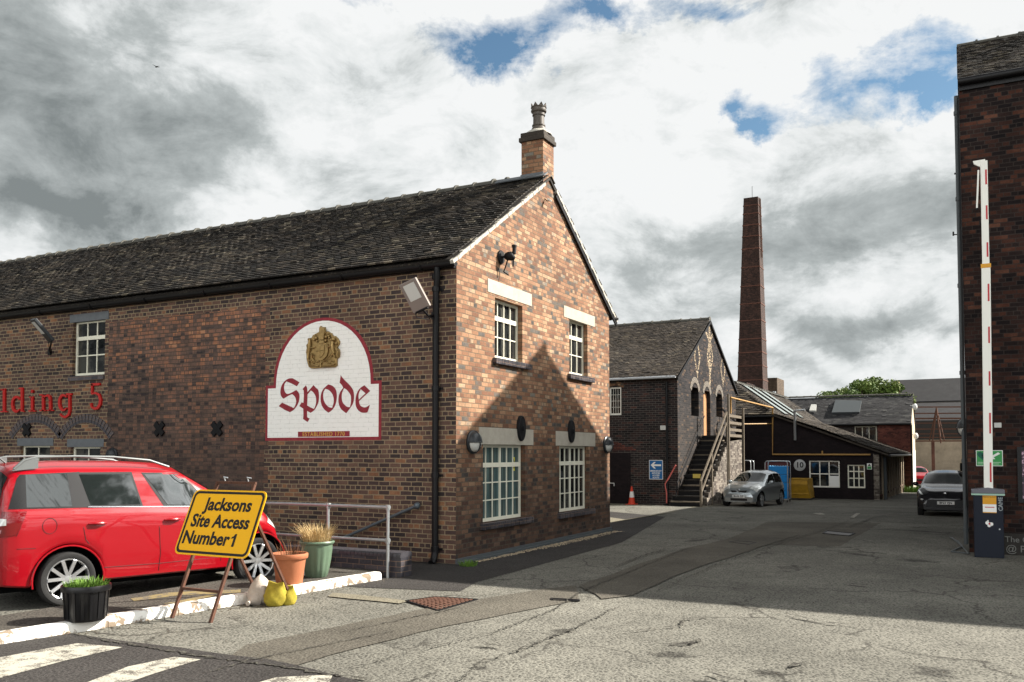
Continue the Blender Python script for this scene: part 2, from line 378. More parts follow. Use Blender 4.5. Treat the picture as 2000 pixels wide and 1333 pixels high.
M_CHIM = brick('stack_brick', [(0, (.025, .014, .011)), (.5, (.045, .023, .017)), (1, (.068, .034, .025))], (.02, .014, .011), mort=.01, tint_lo=.7, streak=.3)
M_ENGBRK = brick('engineering_brick', [(0, (.03, .03, .036)), (.6, (.055, .052, .06)), (1, (.085, .075, .08))], (.2, .13, .09), mort=.009, rough=.4, squash=False)
M_BLOCK = brick('brown_block', [(0, (.07, .05, .035)), (1, (.12, .085, .055))], (.05, .04, .03), mort=.01, streak=.4)
M_BEIGEW = mat('stained_render', col=(.36, .29, .21), rough=.9, noise=.45, nscale=.5, bump=.3)
def f_white(t, b):
    uv = t.n('ShaderNodeUVMap').outputs[0]
    mp = t.n('ShaderNodeMapping'); t.put(mp.inputs[0], uv); mp.inputs['Location'].default_value = (50.03, 30.01, 0)
    br = t.n('ShaderNodeTexBrick'); t.put(br.inputs['Vector'], mp.outputs[0])
    br.offset = .5; br.squash = .5; br.squash_frequency = 4
    for k, v in (('Scale', 1.0), ('Mortar Size', .008), ('Mortar Smooth', .6), ('Brick Width', .245), ('Row Height', .086)): br.inputs[k].default_value = v
    n = t.noise(uv, 5, 5, .6); n2 = t.noise(t.scl(uv, (1, 4, 1)), 6, 4, .6)
    c = t.mix(t.m('MULTIPLY', br.outputs['Fac'], t.rng(n2, .4, .65, 0, .8)), (.8, .8, .76), (.5, .5, .47))
    c = t.mix(t.rng(n, .35, .75, 0, .16), c, (.6, .58, .5)); t.put(b.inputs['Base Color'], c)
    t.put(b.inputs['Normal'], t.bump(t.m('SUBTRACT', 1, br.outputs['Fac']), .5, .005))
M_SIGNW = mat('white_painted_brickwork', f_white, rough=.6)
def f_maroon(t, b):
    tc = t.n('ShaderNodeTexCoord'); n = t.noise(tc.outputs['Object'], 14, 5, .65)
    t.put(b.inputs['Base Color'], t.mix(t.rng(n, .35, .7), (.19, .012, .022), (.27, .03, .04)))
M_MAROON = mat('maroon_paint', f_maroon, rough=.6)
M_GOLD = mat('antique_gold_paint', col=(.33, .22, .085), rough=.38, metal=.55, noise=.45, nscale=14, bump=.3)
M_GOLDT = mat('gold_lettering', col=(.5, .3, .06), rough=.5)
M_REDLET = mat('red_letter_enamel', col=(.42, .012, .01), rough=.35, coat=.4)
def roofmat(name, c0, c1, c2, lichen=(.3, .27, .18), lk=.3):
    def fn(t, b):
        a = t.n('ShaderNodeAttribute'); a.attribute_name = 'rnd'
        tc = t.n('ShaderNodeTexCoord'); n = t.noise(tc.outputs['Object'], 1.1, 5, .6); n2 = t.noise(tc.outputs['Object'], 22, 4, .7)
        f = t.m('ADD', t.m('MULTIPLY', a.outputs['Fac'], .8), t.m('MULTIPLY', t.m('SUBTRACT', n, .42), .9), clamp=True)
        c = t.ramp(f, [(0, c0), (.55, c1), (1, c2)])
        l = t.m('MULTIPLY', t.rng(n2, .56, .68), t.rng(n, .4, .65, .2, 1.0))
        c = t.mix(t.m('MULTIPLY', l, lk), c, lichen)
        c = t.mix(t.m('MULTIPLY', t.m('GREATER_THAN', a.outputs['Fac'], .95), .16), c, lichen)
        t.put(b.inputs['Base Color'], c); t.put(b.inputs['Normal'], t.bump(n2, .4, .01))
    return mat(name, fn, rough=.85, spec=.3)
M_ROOF = roofmat('weathered_clay_tile', (.005, .005, .005), (.018, .015, .013), (.075, .060, .045), (.26, .24, .17), .5)
M_ROOF2 = roofmat('brown_clay_tile', (.016, .013, .011), (.04, .032, .025), (.075, .06, .045), (.28, .24, .16), .35)
M_SLATE = roofmat('grey_slate', (.016, .016, .018), (.028, .028, .03), (.045, .045, .046), (.14, .14, .12), .25)
M_RIDGE = mat('ridge_tile_clay', col=(.085, .082, .07), rough=.85, noise=.4, nscale=9, bump=.4)
M_CEM = mat('cement_verge', col=(.42, .4, .35), rough=.9, noise=.3, nscale=10, bump=.5)
M_LINT = mat('pale_stone', col=(.38, .35, .29), rough=.85, noise=.18, nscale=5, bump=.2)
M_CREAM = mat('cream_window_paint', col=(.7, .68, .56), rough=.45, noise=.08)
M_WHITEF = mat('white_window_paint', col=(.72, .7, .62), rough=.45, noise=.08)
M_BLACK = mat('black_gutter_paint', col=(.005, .005, .006), rough=.45, spec=.25)
M_IRON = mat('black_iron', col=(.005, .005, .006), rough=.6, spec=.2)
M_LEAD = mat('lead_flashing', col=(.11, .12, .13), rough=.6, noise=.2)
M_CLAYPOT = mat('grey_chimney_pot_clay', col=(.085, .072, .06), rough=.5, noise=.25, nscale=6)
def f_glass(t, b):
    tc = t.n('ShaderNodeTexCoord'); n = t.noise(tc.outputs['Object'], 1.7, 2, .5)
    t.put(b.inputs['Normal'], t.bump(n, .04, .05))
def f_glassb(t, b):
    tc = t.n('ShaderNodeTexCoord'); n = t.noise(t.scl(tc.outputs['Object'], (1, 14, .25)), 1.6, 3, .5); n2 = t.noise(tc.outputs['Object'], 1.3, 2, .5)
    t.put(b.inputs['Base Color'], t.mix(t.rng(n, .4, .6), (.035, .05, .05), t.mix(t.rng(n2, .4, .6), (.12, .17, .16), (.07, .12, .12)))); t.put(b.inputs['Normal'], t.bump(n2, .05, .05))
def f_glassd(t, b):
    tc = t.n('ShaderNodeTexCoord'); n = t.noise(t.scl(tc.outputs['Object'], (1, 3, 1)), 1.4, 4, .6); n2 = t.noise(tc.outputs['Object'], 1.7, 2, .5)
    t.put(b.inputs['Base Color'], t.ramp(n, [(.4, (.004, .005, .006)), (.55, (.02, .022, .022)), (.62, (.055, .055, .048))])); t.put(b.inputs['Normal'], t.bump(n2, .06, .05))
M_GLASS = mat('dark_window_glass', f_glassd, col=(.012, .015, .016), rough=.03, spec=.6)
M_GLASSB = mat('window_glass_over_blind', f_glassb, col=(.05, .075, .073), rough=.06, spec=.6)
M_CARGL = mat('tinted_car_glass', None, col=(.006, .009, .008), rough=.02, spec=.9)
M_GALV = mat('galvanised_steel', col=(.4, .42, .43), rough=.42, metal=.75, noise=.25, nscale=12)
M_GREYST = mat('grey_painted_steel', col=(.07, .08, .085), rough=.5)
M_RUST = mat('rusty_steel', col=(.1, .045, .028), rough=.85, noise=.5, nscale=14, bump=.4)
M_RUSTF = mat('red_oxide_steel', col=(.1, .042, .028), rough=.85, noise=.5, nscale=2)
def f_yellow(t, b):
    tc = t.n('ShaderNodeTexCoord'); n = t.noise(tc.outputs['Object'], 7, 6, .7)
    t.put(b.inputs['Base Color'], t.mix(t.rng(n, .62, .8, 0, .5), (.82, .42, .008), (.4, .2, .02)))
M_SIGNY = mat('yellow_sign_face', f_yellow, rough=.4)
M_BLKV = mat('black_vinyl', col=(.012, .012, .013), rough=.5)
M_PLASTK = mat('black_plastic', col=(.005, .005, .006), rough=.3, spec=.35)
M_TERRA = mat('terracotta', col=(.36, .13, .06), rough=.75, noise=.22, nscale=5, bump=.15)
M_GREENP = mat('sage_green_plastic', col=(.10, .15, .10), rough=.4, noise=.15, nscale=4)
M_SOIL = mat('potting_soil', col=(.05, .032, .022), rough=1, noise=.4, nscale=30, bump=.8)
M_GRASS = mat('green_grass', col=(.10, .19, .025), rough=.6, noise=.4, nscale=8)
M_DRYG = mat('dry_straw_grass', col=(.5, .36, .17), rough=.8, noise=.3, nscale=9)
M_DEADP = mat('dead_stems', col=(.14, .07, .035), rough=.9)
M_SACKW = mat('grey_white_sack', col=(.42, .37, .32), rough=.85, noise=.25, nscale=7, bump=.4)
M_SACKY = mat('yellow_sack', col=(.33, .265, .03), rough=.9, noise=.35, nscale=12, bump=.3)
def f_kerb(t, b):
    tc = t.n('ShaderNodeTexCoord'); n = t.noise(tc.outputs['Object'], 4.5, 7, .68); n2 = t.noise(tc.outputs['Object'], 30, 4, .6)
    s = t.n('ShaderNodeSeparateXYZ'); t.put(s.inputs[0], tc.outputs['Object'])
    f = t.rng(t.m('SUBTRACT', n, t.m('MULTIPLY', s.outputs[2], 0.55)), .47, .53)
    c = t.mix(f, (.74, .72, .67), (.2, .155, .11)); t.put(b.inputs['Base Color'], c)
    t.put(b.inputs['Normal'], t.bump(t.m('ADD', n, t.m('MULTIPLY', n2, .4)), .6, .01))
M_KERB = mat('white_painted_kerb', f_kerb, rough=.8)
BLOTS = [(1055, 1234, 1140, 1232, .16), (1255, 1276, 1375, 1284, .22), (1300, 1263, 1370, 1252, .10), (1470, 1308, 1535, 1325, .18), (1765, 1308, 1885, 1319, .30), (1615, 1075, 1725, 1090, .18),
         (1675, 1078, 1745, 1082, .12), (1740, 1092, 1850, 1100, .28), (1640, 1142, 1705, 1148, .10), (1735, 1034, 1865, 1042, .2), (1200, 1130, 1260, 1120, .14), (1530, 1206, 1625, 1222, .08), (1330, 1060, 1390, 1052, .2), (930, 1300, 950, 1312, .08), (905, 1262, 985, 1270, .08), (240, 1180, 300, 1176, .1), (1340, 1330, 1400, 1336, .1)]
def asphalt(name, base, light, warm=0.0, agg=.5, lo=.75, big=True):
    def fn(t, b):
        tc = t.n('ShaderNodeTexCoord'); v = tc.outputs['Object']
        a = t.noise(v, 34, 4, .8); a2 = t.noise(v, 14, 4, .7); l = t.noise(v, .35, 6, .6); l2 = t.noise(v, 1.6, 6, .65)
        vo = t.n('ShaderNodeTexVoronoi'); t.put(vo.inputs['Vector'], v); vo.inputs['Scale'].default_value = 30
        ag = t.m('ADD', t.m('MULTIPLY', a, .55), t.m('MULTIPLY', vo.outputs['Distance'], .55))
        f = t.rng(ag, .33, .56)
        c = t.mix(t.m('MULTIPLY', f, agg), base, light)
        k = t.m('MULTIPLY', t.rng(l, .3, .7, lo, 1.15), t.rng(l2, .3, .7, .86, 1.12))
        k = t.m('MULTIPLY', k, t.rng(a2, .3, .7, .86, 1.14))
        vm = t.n('ShaderNodeVectorMath', operation='SCALE'); t.put(vm.inputs[0], c); t.put(vm.inputs['Scale'], k); c = vm.outputs[0]
        if big:
            # hairline cracks
            w1 = t.n('ShaderNodeTexNoise'); t.put(w1.inputs['Vector'], v); w1.inputs['Scale'].default_value = 1.5; w1.inputs['Detail'].default_value = 6
            sc = t.n('ShaderNodeVectorMath', operation='SCALE'); t.put(sc.inputs[0], w1.outputs['Color']); sc.inputs['Scale'].default_value = 1.1
            ad = t.n('ShaderNodeVectorMath', operation='ADD'); t.put(ad.inputs[0], v); t.put(ad.inputs[1], sc.outputs[0])
            vc = t.n('ShaderNodeTexVoronoi', feature='DISTANCE_TO_EDGE'); t.put(vc.inputs['Vector'], ad.outputs[0]); vc.inputs['Scale'].default_value = .42
            cr = t.m('MULTIPLY', t.rng(vc.outputs['Distance'], .0, .017, 1, 0), t.rng(t.noise(v, .5, 3, .6), .42, .55))
            c = t.mix(t.m('MULTIPLY', cr, .8), c, (.02, .018, .015))
            st = t.rng(t.noise(v, 1.1, 7, .7), .66, .74); c = t.mix(t.m('MULTIPLY', st, .55), c, (.035, .03, .027))
            sx = t.n('ShaderNodeSeparateXYZ'); t.put(sx.inputs[0], v); tot = None
            for (q0, q1, q2, q3, wd) in BLOTS:
                A, B = G(q0, q1), G(q2, q3); C_ = (A+B)/2; U_ = (B-A)/2; L_ = U_.length; U_ = U_/L_
                dx = t.m('SUBTRACT', sx.outputs[0], C_.x); dy = t.m('SUBTRACT', sx.outputs[1], C_.y)
                a_ = t.m('DIVIDE', t.m('ADD', t.m('MULTIPLY', dx, U_.x), t.m('MULTIPLY', dy, U_.y)), L_); b_ = t.m('DIVIDE', t.m('SUBTRACT', t.m('MULTIPLY', dy, U_.x), t.m('MULTIPLY', dx, U_.y)), wd)
                k_ = t.m('SUBTRACT', 1.0, t.m('SQRT', t.m('ADD', t.m('MULTIPLY', a_, a_), t.m('MULTIPLY', b_, b_))))
                tot = k_ if tot is None else t.m('MAXIMUM', tot, k_)
            hol = t.rng(t.m('ADD', tot, t.m('MULTIPLY', t.m('SUBTRACT', t.noise(v, 7, 7, .75), .5), 2.6)), .15, .55)
            hol = t.m('MULTIPLY', hol, t.rng(tot, -.5, -.1)); c = t.mix(t.m('MULTIPLY', hol, t.rng(ag, .3, .6, 1.0, .6)), c, (.016, .015, .013))
        t.put(b.inputs['Base Color'], c)
        t.put(b.inputs['Normal'], t.bump(t.m('ADD', ag, t.m('MULTIPLY', a2, .4)), .8, .02))
    return mat(name, fn, rough=.9, spec=.15)
M_ASPH = asphalt('weathered_asphalt', (.026, .0255, .0225), (.195, .189, .162), agg=.86, lo=.62)
M_ASPH2 = asphalt('smooth_asphalt_patch', (.06, .054, .045), (.13, .12, .098), agg=.7, lo=.65, big=False)
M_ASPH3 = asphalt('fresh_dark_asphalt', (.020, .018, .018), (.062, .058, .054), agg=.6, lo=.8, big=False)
M_ASPH4 = asphalt('concrete_and_sunlit_ground', (.13, .12, .09), (.22, .2, .15), agg=.6, lo=.85, big=False)  # also colours the painted sunlit patch in the far yard
M_PAVE = asphalt('pavement_asphalt', (.03, .028, .025), (.11, .10, .085), agg=.6, big=False)
def f_crack(t, b):
    tc = t.n('ShaderNodeTexCoord'); v = tc.outputs['Object']; n = t.noise(v, 22, 6, .75)
    t.put(b.inputs['Base Color'], t.mix(t.rng(n, .46, .58), (.02, .018, .015), (.09, .086, .07))); t.put(b.inputs['Normal'], t.bump(n, .8, .02))
M_CRACK = mat('tar_and_dirt_crack', f_crack, rough=.95)
def f_line(col):
    def fn(t, b):
        tc = t.n('ShaderNodeTexCoord'); v = tc.outputs['Object']; n = t.noise(v, 5, 8, .75); n2 = t.noise(v, 60, 3, .6)
        f = t.rng(t.m('ADD', n, t.m('MULTIPLY', t.m('SUBTRACT', n2, .5), .5)), .50, .57)
        t.put(b.inputs['Base Color'], t.mix(f, col, (.09, .082, .07)))
    return fn
M_LINEW = mat('worn_white_line', f_line((.36, .345, .29)), rough=.8)
M_LINEY = mat('worn_yellow_line', f_line((.2, .16, .07)), rough=.8)
M_CARRED = mat('red_car_paint', col=(.25, .001, .006), rough=.3, spec=.25, coat=.6)
M_CARSIL = mat('silver_car_paint', col=(.27, .30, .31), rough=.28, metal=.6, coat=1.0)
M_CARBLK = mat('black_car_paint', col=(.004, .003, .005), rough=.25, spec=.3, coat=.5)
M_TYRE = mat('tyre_rubber', col=(.018, .018, .018), rough=.75, noise=.2)
M_RIM = mat('alloy_wheel', col=(.55, .56, .57), rough=.28, metal=.8)
M_TRIM = mat('black_car_trim', col=(.01, .01, .011), rough=.45)
M_CHROME = mat('bright_trim', col=(.55, .55, .56), rough=.15, metal=1.0)
M_RAIL = mat('satin_roof_rail', col=(.14, .15, .15), rough=.45, metal=.3)
M_TAILR = mat('red_lamp_lens', col=(.14, .001, .003), rough=.08, coat=1)
M_LAMPW = mat('clear_lamp_lens', col=(.6, .62, .6), rough=.12, metal=.2, coat=1)
M_PLATE = mat('white_number_plate', col=(.7, .7, .68), rough=.5)
M_BLUE = mat('blue_sign_face', col=(.01, .11, .3), rough=.4)
M_WHITE = mat('white_sign_paint', col=(.75, .75, .72), rough=.5)
M_BLUECR = mat('blue_plastic', col=(.004, .17, .46), rough=.35)
M_SKIP = mat('yellow_skip_paint', col=(.42, .24, .02), rough=.6, noise=.4, nscale=4)
M_ORANGE = mat('cone_red_orange', col=(.6, .05, .02), rough=.5)
M_GREEN = mat('green_sign_face', col=(.035, .27, .07), rough=.45)
M_GREYBLUE = mat('grey_blue_rail_paint', col=(.10, .12, .135), rough=.4, metal=.3)
M_GREEND = mat('dark_green_emblem', col=(.005, .1, .06), rough=.45)
M_NAVY = mat('navy_cabinet_paint', col=(.005, .008, .017), rough=.5, spec=.2)
M_CABTOP = mat('grey_cabinet_lid', col=(.12, .12, .14), rough=.5)
M_ARM = mat('white_barrier_paint', col=(.78, .78, .72), rough=.4)
M_REFL = mat('red_reflective_tape', col=(.45, .02, .03), rough=.4)
M_AMBER = mat('amber_plastic', col=(.6, .28, .01), rough=.4)
M_TIMBER = mat('weathered_timber', col=(.14, .115, .085), rough=.9, noise=.4, nscale=8, bump=.4)
M_TIMBERD = mat('dark_timber', col=(.03, .027, .024), rough=.9, noise=.4, nscale=8)
M_DOOR = mat('tan_timber_door', col=(.4, .2, .09), rough=.6, noise=.15, nscale=3)
M_PIPEY = mat('yellow_gas_pipe', col=(.38, .22, .07), rough=.6, noise=.3, nscale=6)
M_MAND = mat('dull_maroon_door', col=(.1, .03, .035), rough=.6)
M_BARK = mat('bark', col=(.06, .045, .03), rough=.95, noise=.3)
def f_leaf(t, b):
    a = t.n('ShaderNodeAttribute'); a.attribute_name = 'rnd'
    t.put(b.inputs['Base Color'], t.ramp(a.outputs['Fac'], [(0, (.03, .06, .012)), (.6, (.09, .14, .025)), (1, (.17, .2, .05))]))
M_LEAF = mat('tree_leaves', f_leaf, rough=.7)
M_LAMPB = mat('grey_lamp_housing', col=(.022, .025, .028), rough=.4)
M_LAMPG = mat('opal_lamp_glass', col=(.5, .5, .47), rough=.3)
M_LAMPT = mat('taupe_floodlight_housing', col=(.2, .165, .145), rough=.5)
M_STONES = mat('gravel_stone', col=(.36, .29, .2), rough=.9, noise=.5, nscale=20)
M_DARKIN = mat('dark_interior', col=(.003, .003, .003), rough=1, spec=.05)

# ------------------------------------------------------------------ ground
def gz(y):
    return 0.0 if y < 30 else (-0.018*(y-30) if y < 66 else -0.648)
def GG(px, py):
    z = 0.0
    for _ in range(12): z = gz(G(px, py, z).y)
    return G(px, py, z)
def structure(name, mb, m, **kw):
    o = mb.build(name, m, None, **kw); o['kind'] = 'structure'; return o
mb = MB()
ys = [-400, -60, -10, 0, 10, 20, 30, 36, 42, 50, 58, 66, 90, 140, 400, 1500]
xs = [-1500, -200, -60, -30, -15, -8, 0, 8, 30, 200, 1500]
mb.grid([[(x, y, gz(y)) for y in ys] for x in xs])
structure('ground', mb, M_ASPH)
def patch(pts, dz, m, name, px=True, sub=1, jit=0.0):
    q = [GG(*p) if px else Vector((p[0], p[1], gz(p[1]))) for p in pts]
    out = []
    for i, a in enumerate(q):
        b = q[(i+1) % len(q)]; out.append(a)
        n = max(1, int((b-a).length/0.35)) if jit else 1
        for k in range(1, n):
            p = a.lerp(b, k/n); out.append(p+Vector((random.uniform(-jit, jit), random.uniform(-jit, jit), 0)))
    mb = MB(); mb.face([(p.x, p.y, gz(p.y)+dz) for p in out])
    o = mb.build(name, m, None, fixn=True); o['kind'] = 'structure'
    me = o.data
    if me.polygons[0].normal.z < 0: me.flip_normals()
    return o
# dark new strip round the main building, smoother trench strip, sunlit ground beyond painted paler
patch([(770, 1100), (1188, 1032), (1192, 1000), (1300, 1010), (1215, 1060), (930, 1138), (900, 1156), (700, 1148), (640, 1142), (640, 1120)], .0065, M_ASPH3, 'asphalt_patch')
patch([(480, 1262), (760, 1205), (900, 1178), (1075, 1150), (1125, 1145), (1130, 1172), (1100, 1180), (870, 1225), (650, 1280), (560, 1308), (420, 1300)], .0105, M_ASPH2, 'asphalt_patch', jit=.02)
patch([(1130, 1146), (1230, 1110), (1330, 1075), (1450, 1048), (1560, 1046), (1470, 1075), (1350, 1115), (1235, 1165), (1175, 1172)], .0145, M_ASPH2, 'asphalt_patch', jit=.03)
patch([(1192, 984), (1380, 984), (1420, 985), (1300, 1004), (1230, 1016), (1192, 1022)], .0185, M_ASPH4, 'pale_ground_patch')  # patch of sunlight past the yard shadow, painted as paler ground
patch([(0, 1262), (140, 1240), (300, 1262), (520, 1290), (700, 1333), (720, 1400), (-300, 1500), (-300, 1300)], .0145, M_ASPH3, 'asphalt_patch', jit=.02)
patch([(1500, 1020), (1720, 1022), (1640, 1068), (1400, 1062)], .004, M_ASPH2, 'asphalt_patch', jit=.03)
patch([(650, 1160), (700, 1164), (800, 1176), (780, 1181), (640, 1167)], .0145, M_ASPH4, 'pale_ground_patch', jit=.01)
# worn white hatch lines on the near left
for pts in ([(-120, 1330), (0, 1288), (150, 1260), (240, 1268), (120, 1296), (-60, 1345)], [(150, 1345), (250, 1306), (340, 1287), (392, 1292), (300, 1320), (215, 1350)],
            [(480, 1345), (540, 1327), (650, 1322), (640, 1345)]):
    patch(pts, .0185, M_LINEW, 'road_marking', jit=.01)
for pts in ([(1588, 1004), (1602, 1003), (1612, 1006), (1600, 1007)], [(1660, 1012), (1672, 1004), (1680, 1004), (1668, 1013)]):
    patch(pts, .0185, M_LINEW, 'road_marking')
def crack(pts, wd, seed=0, name='tar_crack'):
    if wd >= .065: return
    rnd = random.Random(seed+11); zc_ = .0225+.0004*seed; q = [GG(*p) for p in pts]; pl = []
    for a, b in zip(q[:-1], q[1:]):
        n = max(2, int((b-a).length/.045))
        jx = .02+wd*.25
        for k in range(n): pl.append(a.lerp(b, k/n)+Vector((rnd.uniform(-jx, jx), rnd.uniform(-jx, jx), 0)))
    pl.append(q[-1]); L = []; Rr = []
    for i, p in enumerate(pl):
        d = (pl[min(i+1, len(pl)-1)]-pl[max(i-1, 0)]); d.z = 0
        if d.length < 1e-6: d = Vector((1, 0, 0))
        d.normalize(); nn = Vector((-d.y, d.x, 0)); t_ = i/(len(pl)-1)
        h = wd*(.25+.75*math.sin(math.pi*t_)**.5)*rnd.uniform(.1, 1.3)/2+.001
        L.append((p.x+nn.x*h, p.y+nn.y*h, gz(p.y)+zc_)); Rr.append((p.x-nn.x*h, p.y-nn.y*h, gz(p.y)+zc_))
    m_ = MB(); m_.grid([L, Rr]); o = m_.build(name, M_CRACK, None); o['kind'] = 'structure'
    if o.data.polygons[0].normal.z < 0: o.data.flip_normals()
crack([(130, 1240), (250, 1262), (420, 1290), (560, 1308), (640, 1322), (760, 1333), (850, 1345)], .05, 1)
crack([(660, 1240), (760, 1218), (850, 1200), (905, 1188)], .03, 2)
crack([(400, 1320), (500, 1290), (640, 1262), (770, 1235)], .03, 3)
crack([(640, 1320), (800, 1278), (960, 1240), (1080, 1195), (1130, 1160), (1240, 1115), (1350, 1070)], .025, 4)
crack([(880, 1345), (925, 1312), (930, 1300), (1010, 1275), (1120, 1232), (1160, 1212), (1200, 1190)], .035, 5)
crack([(930, 1312), (935, 1318)], .09, 6); crack([(1205, 1240), (1330, 1226), (1335, 1213), (1400, 1208)], .03, 7)
crack([(1060, 1234), (1110, 1232), (1130, 1228), (1140, 1233)], .13, 8); crack([(1260, 1275), (1320, 1278), (1370, 1284)], .16, 9)
crack([(1300, 1262), (1345, 1262), (1365, 1252)], .06, 10); crack([(1475, 1308), (1490, 1318), (1530, 1324)], .12, 11); crack([(1770, 1308), (1820, 1312), (1880, 1318)], .26, 12)
crack([(1540, 1310), (1575, 1298)], .05, 13); crack([(1620, 1075), (1660, 1082), (1720, 1090), (1800, 1096)], .11, 14); crack([(1680, 1078), (1740, 1082)], .08, 15)
crack([(1780, 1096), (1845, 1099)], .14, 16); crack([(1820, 1166), (1880, 1170)], .09, 17); crack([(1645, 1142), (1700, 1148)], .06, 18)
crack([(1360, 1040), (1450, 1046), (1560, 1042)], .07, 19); crack([(1200, 1110), (1250, 1090), (1300, 1075)], .05, 20); crack([(1740, 1034), (1860, 1042)], .14, 21)
crack([(1660, 1030), (1700, 1015), (1760, 1004)], .04, 22); crack([(1280, 1160), (1400, 1105), (1530, 1060), (1600, 1040), (1660, 1018)], .03, 23)
crack([(945, 1265), (980, 1268)], .05, 24); crack([(1540, 1205), (1620, 1222), (1680, 1226)], .04, 25); crack([(1380, 1320), (1480, 1345)], .05, 26)

# ------------------------------------------------------------------ wall builder
def wall(mb, ax, c, a0, a1, z0, z1, holes=(), out=1, rev=0.14, gable=None):
    """front faces of a wall on the plane ax=c, with real recessed openings; out is the outward sign"""
    def pt(a, z, d=0): return (c-out*d, a, z) if ax == 'x' else (a, c-out*d, z)
    As = sorted({a0, a1, *[h[0] for h in holes], *[h[1] for h in holes]}); Zs = sorted({z0, z1, *[h[2] for h in holes], *[h[3] for h in holes]})
    flip = (ax == 'x') == (out > 0)
    def add(q):
        pts = [pt(*k) for k in q]; uv = [(k[0], k[1]) if len(k) < 3 else (k[0]+(k[2] if 0 else 0), k[1]) for k in q]
        if not flip: pts = pts[::-1]; uv = uv[::-1]
        mb.face(pts, uv)
    for i in range(len(As)-1):
        for j in range(len(Zs)-1):
            ma, mz = (As[i]+As[i+1])/2, (Zs[j]+Zs[j+1])/2
            if any(h[0] < ma < h[1] and h[2] < mz < h[3] for h in holes): continue
            add([(As[i], Zs[j]), (As[i+1], Zs[j]), (As[i+1], Zs[j+1]), (As[i], Zs[j+1])])
    for h in holes:
        b0, b1, y0, y1 = h[:4]
        for q in ([(b0, y0), (b0, y1)], [(b0, y1), (b1, y1)], [(b1, y1), (b1, y0)], [(b1, y0), (b0, y0)]):
            (p, r_), (s_, u_) = q
            pts = [pt(p, r_), pt(s_, u_), pt(s_, u_, rev), pt(p, r_, rev)]
            uv = [(p, r_), (s_, u_), (s_+rev*(p == s_), u_+rev*(r_ == u_)), (p+rev*(p == s_), r_+rev*(r_ == u_))]
            mb.face(pts, uv)
    if gable:
        g = [(a0, z1), (a1, z1)] + [tuple(q) for q in gable]
        add(g)
def roofslab(mb, O, U, V, lu, lv, tw, gauge, th, seed=0, jit=.006, sag=.02, clip=None):
    rnd = random.Random(seed); O, U, V = Vector(O), Vector(U).normalized(), Vector(V).normalized(); N = U.cross(V)
    if N.z < 0: N = -N
    nr = int(lv/gauge); nc = int(lu/tw)+1
    ph = rnd.uniform(0, 6)
    def sg(u, v): return sag*1.2+sag*(math.sin(u*.9+ph)*.5+math.sin(u*.37+v*.8+ph*2)*.6+math.sin(u*2.3-v*1.7)*.25)*math.sin(math.pi*min(1, max(0, v/lv)))
    for i in range(nr):
        off = (i % 2)*tw/2; rowj = rnd.uniform(-.002, .002)
        for k in range(-1, nc):
            u0 = max(0, k*tw+off); u1 = min(lu, (k+1)*tw+off)
            if u1-u0 < tw*.2: continue
            if clip and not clip(O+U*(u0+u1)/2+V*(i+.5)*gauge): continue
            g_ = .0025; j = rnd.uniform(0, jit)+(rnd.uniform(.008, .016) if rnd.random() < .05 else 0); jl = rnd.uniform(-jit, jit)*.5; dv = rnd.uniform(-.006, .004)
            v0 = i*gauge+dv+rowj; v1 = min(lv, (i+1)*gauge+.012)
            s0 = sg((u0+u1)/2, v0)
            r_ = rnd.random()
            A = O+U*(u0+g_)+V*v0+N*(s0); B = O+U*(u1-g_)+V*v0+N*(s0)
            C = A+N*(th+j+jl); D = B+N*(th+j-jl)
            E_ = O+U*(u1-g_)+V*v1+N*(s0+.003+j*.3); F_ = O+U*(u0+g_)+V*v1+N*(s0+.003+j*.3)
            mb.face([C, D, E_, F_], None, r_); mb.face([A, B, D, C], None, r_)
            mb.face([A, C, F_], None, r_); mb.face([B, E_, D], None, r_)
def ridge(mb, p0, p1, seg=.32, rad=.12, seed=3, n=6, ang=None):
    rnd = random.Random(seed); p0, p1 = Vector(p0), Vector(p1); d = (p1-p0); L = d.length; d.normalize(); side = d.cross(Vector((0, 0, 1))).normalized()
    k = 0; s_ = 0
    while s_ < L-.01:
        e = min(L, s_+seg); dz = rnd.uniform(-.008, .012); rows = []
        for (q, rr) in ((s_, rad), (s_+.012, rad*1.02), (e-.05, rad), (e-.045, rad*1.22), (e, rad*1.25)):
            rows.append([p0+d*q+side*rr*math.cos(math.pi*a/n)+Vector((0, 0, rr*math.sin(math.pi*a/n)*.9+dz-.03)) for a in range(n+1)])
        mb.grid(rows, rnd.random()); mb.face(rows[-1], None, .3); mb.face(rows[0][::-1], None, .3); s_ = e
def slabbox(mb, O, U, V, lu, lv, th, down=True):
    O, U, V = Vector(O), Vector(U).normalized(), Vector(V).normalized(); N = U.cross(V)
    if N.z < 0: N = -N
    mb.obox(O+U*lu/2+V*lv/2-N*th/2, U*lu/2, V*lv/2, N*th/2)
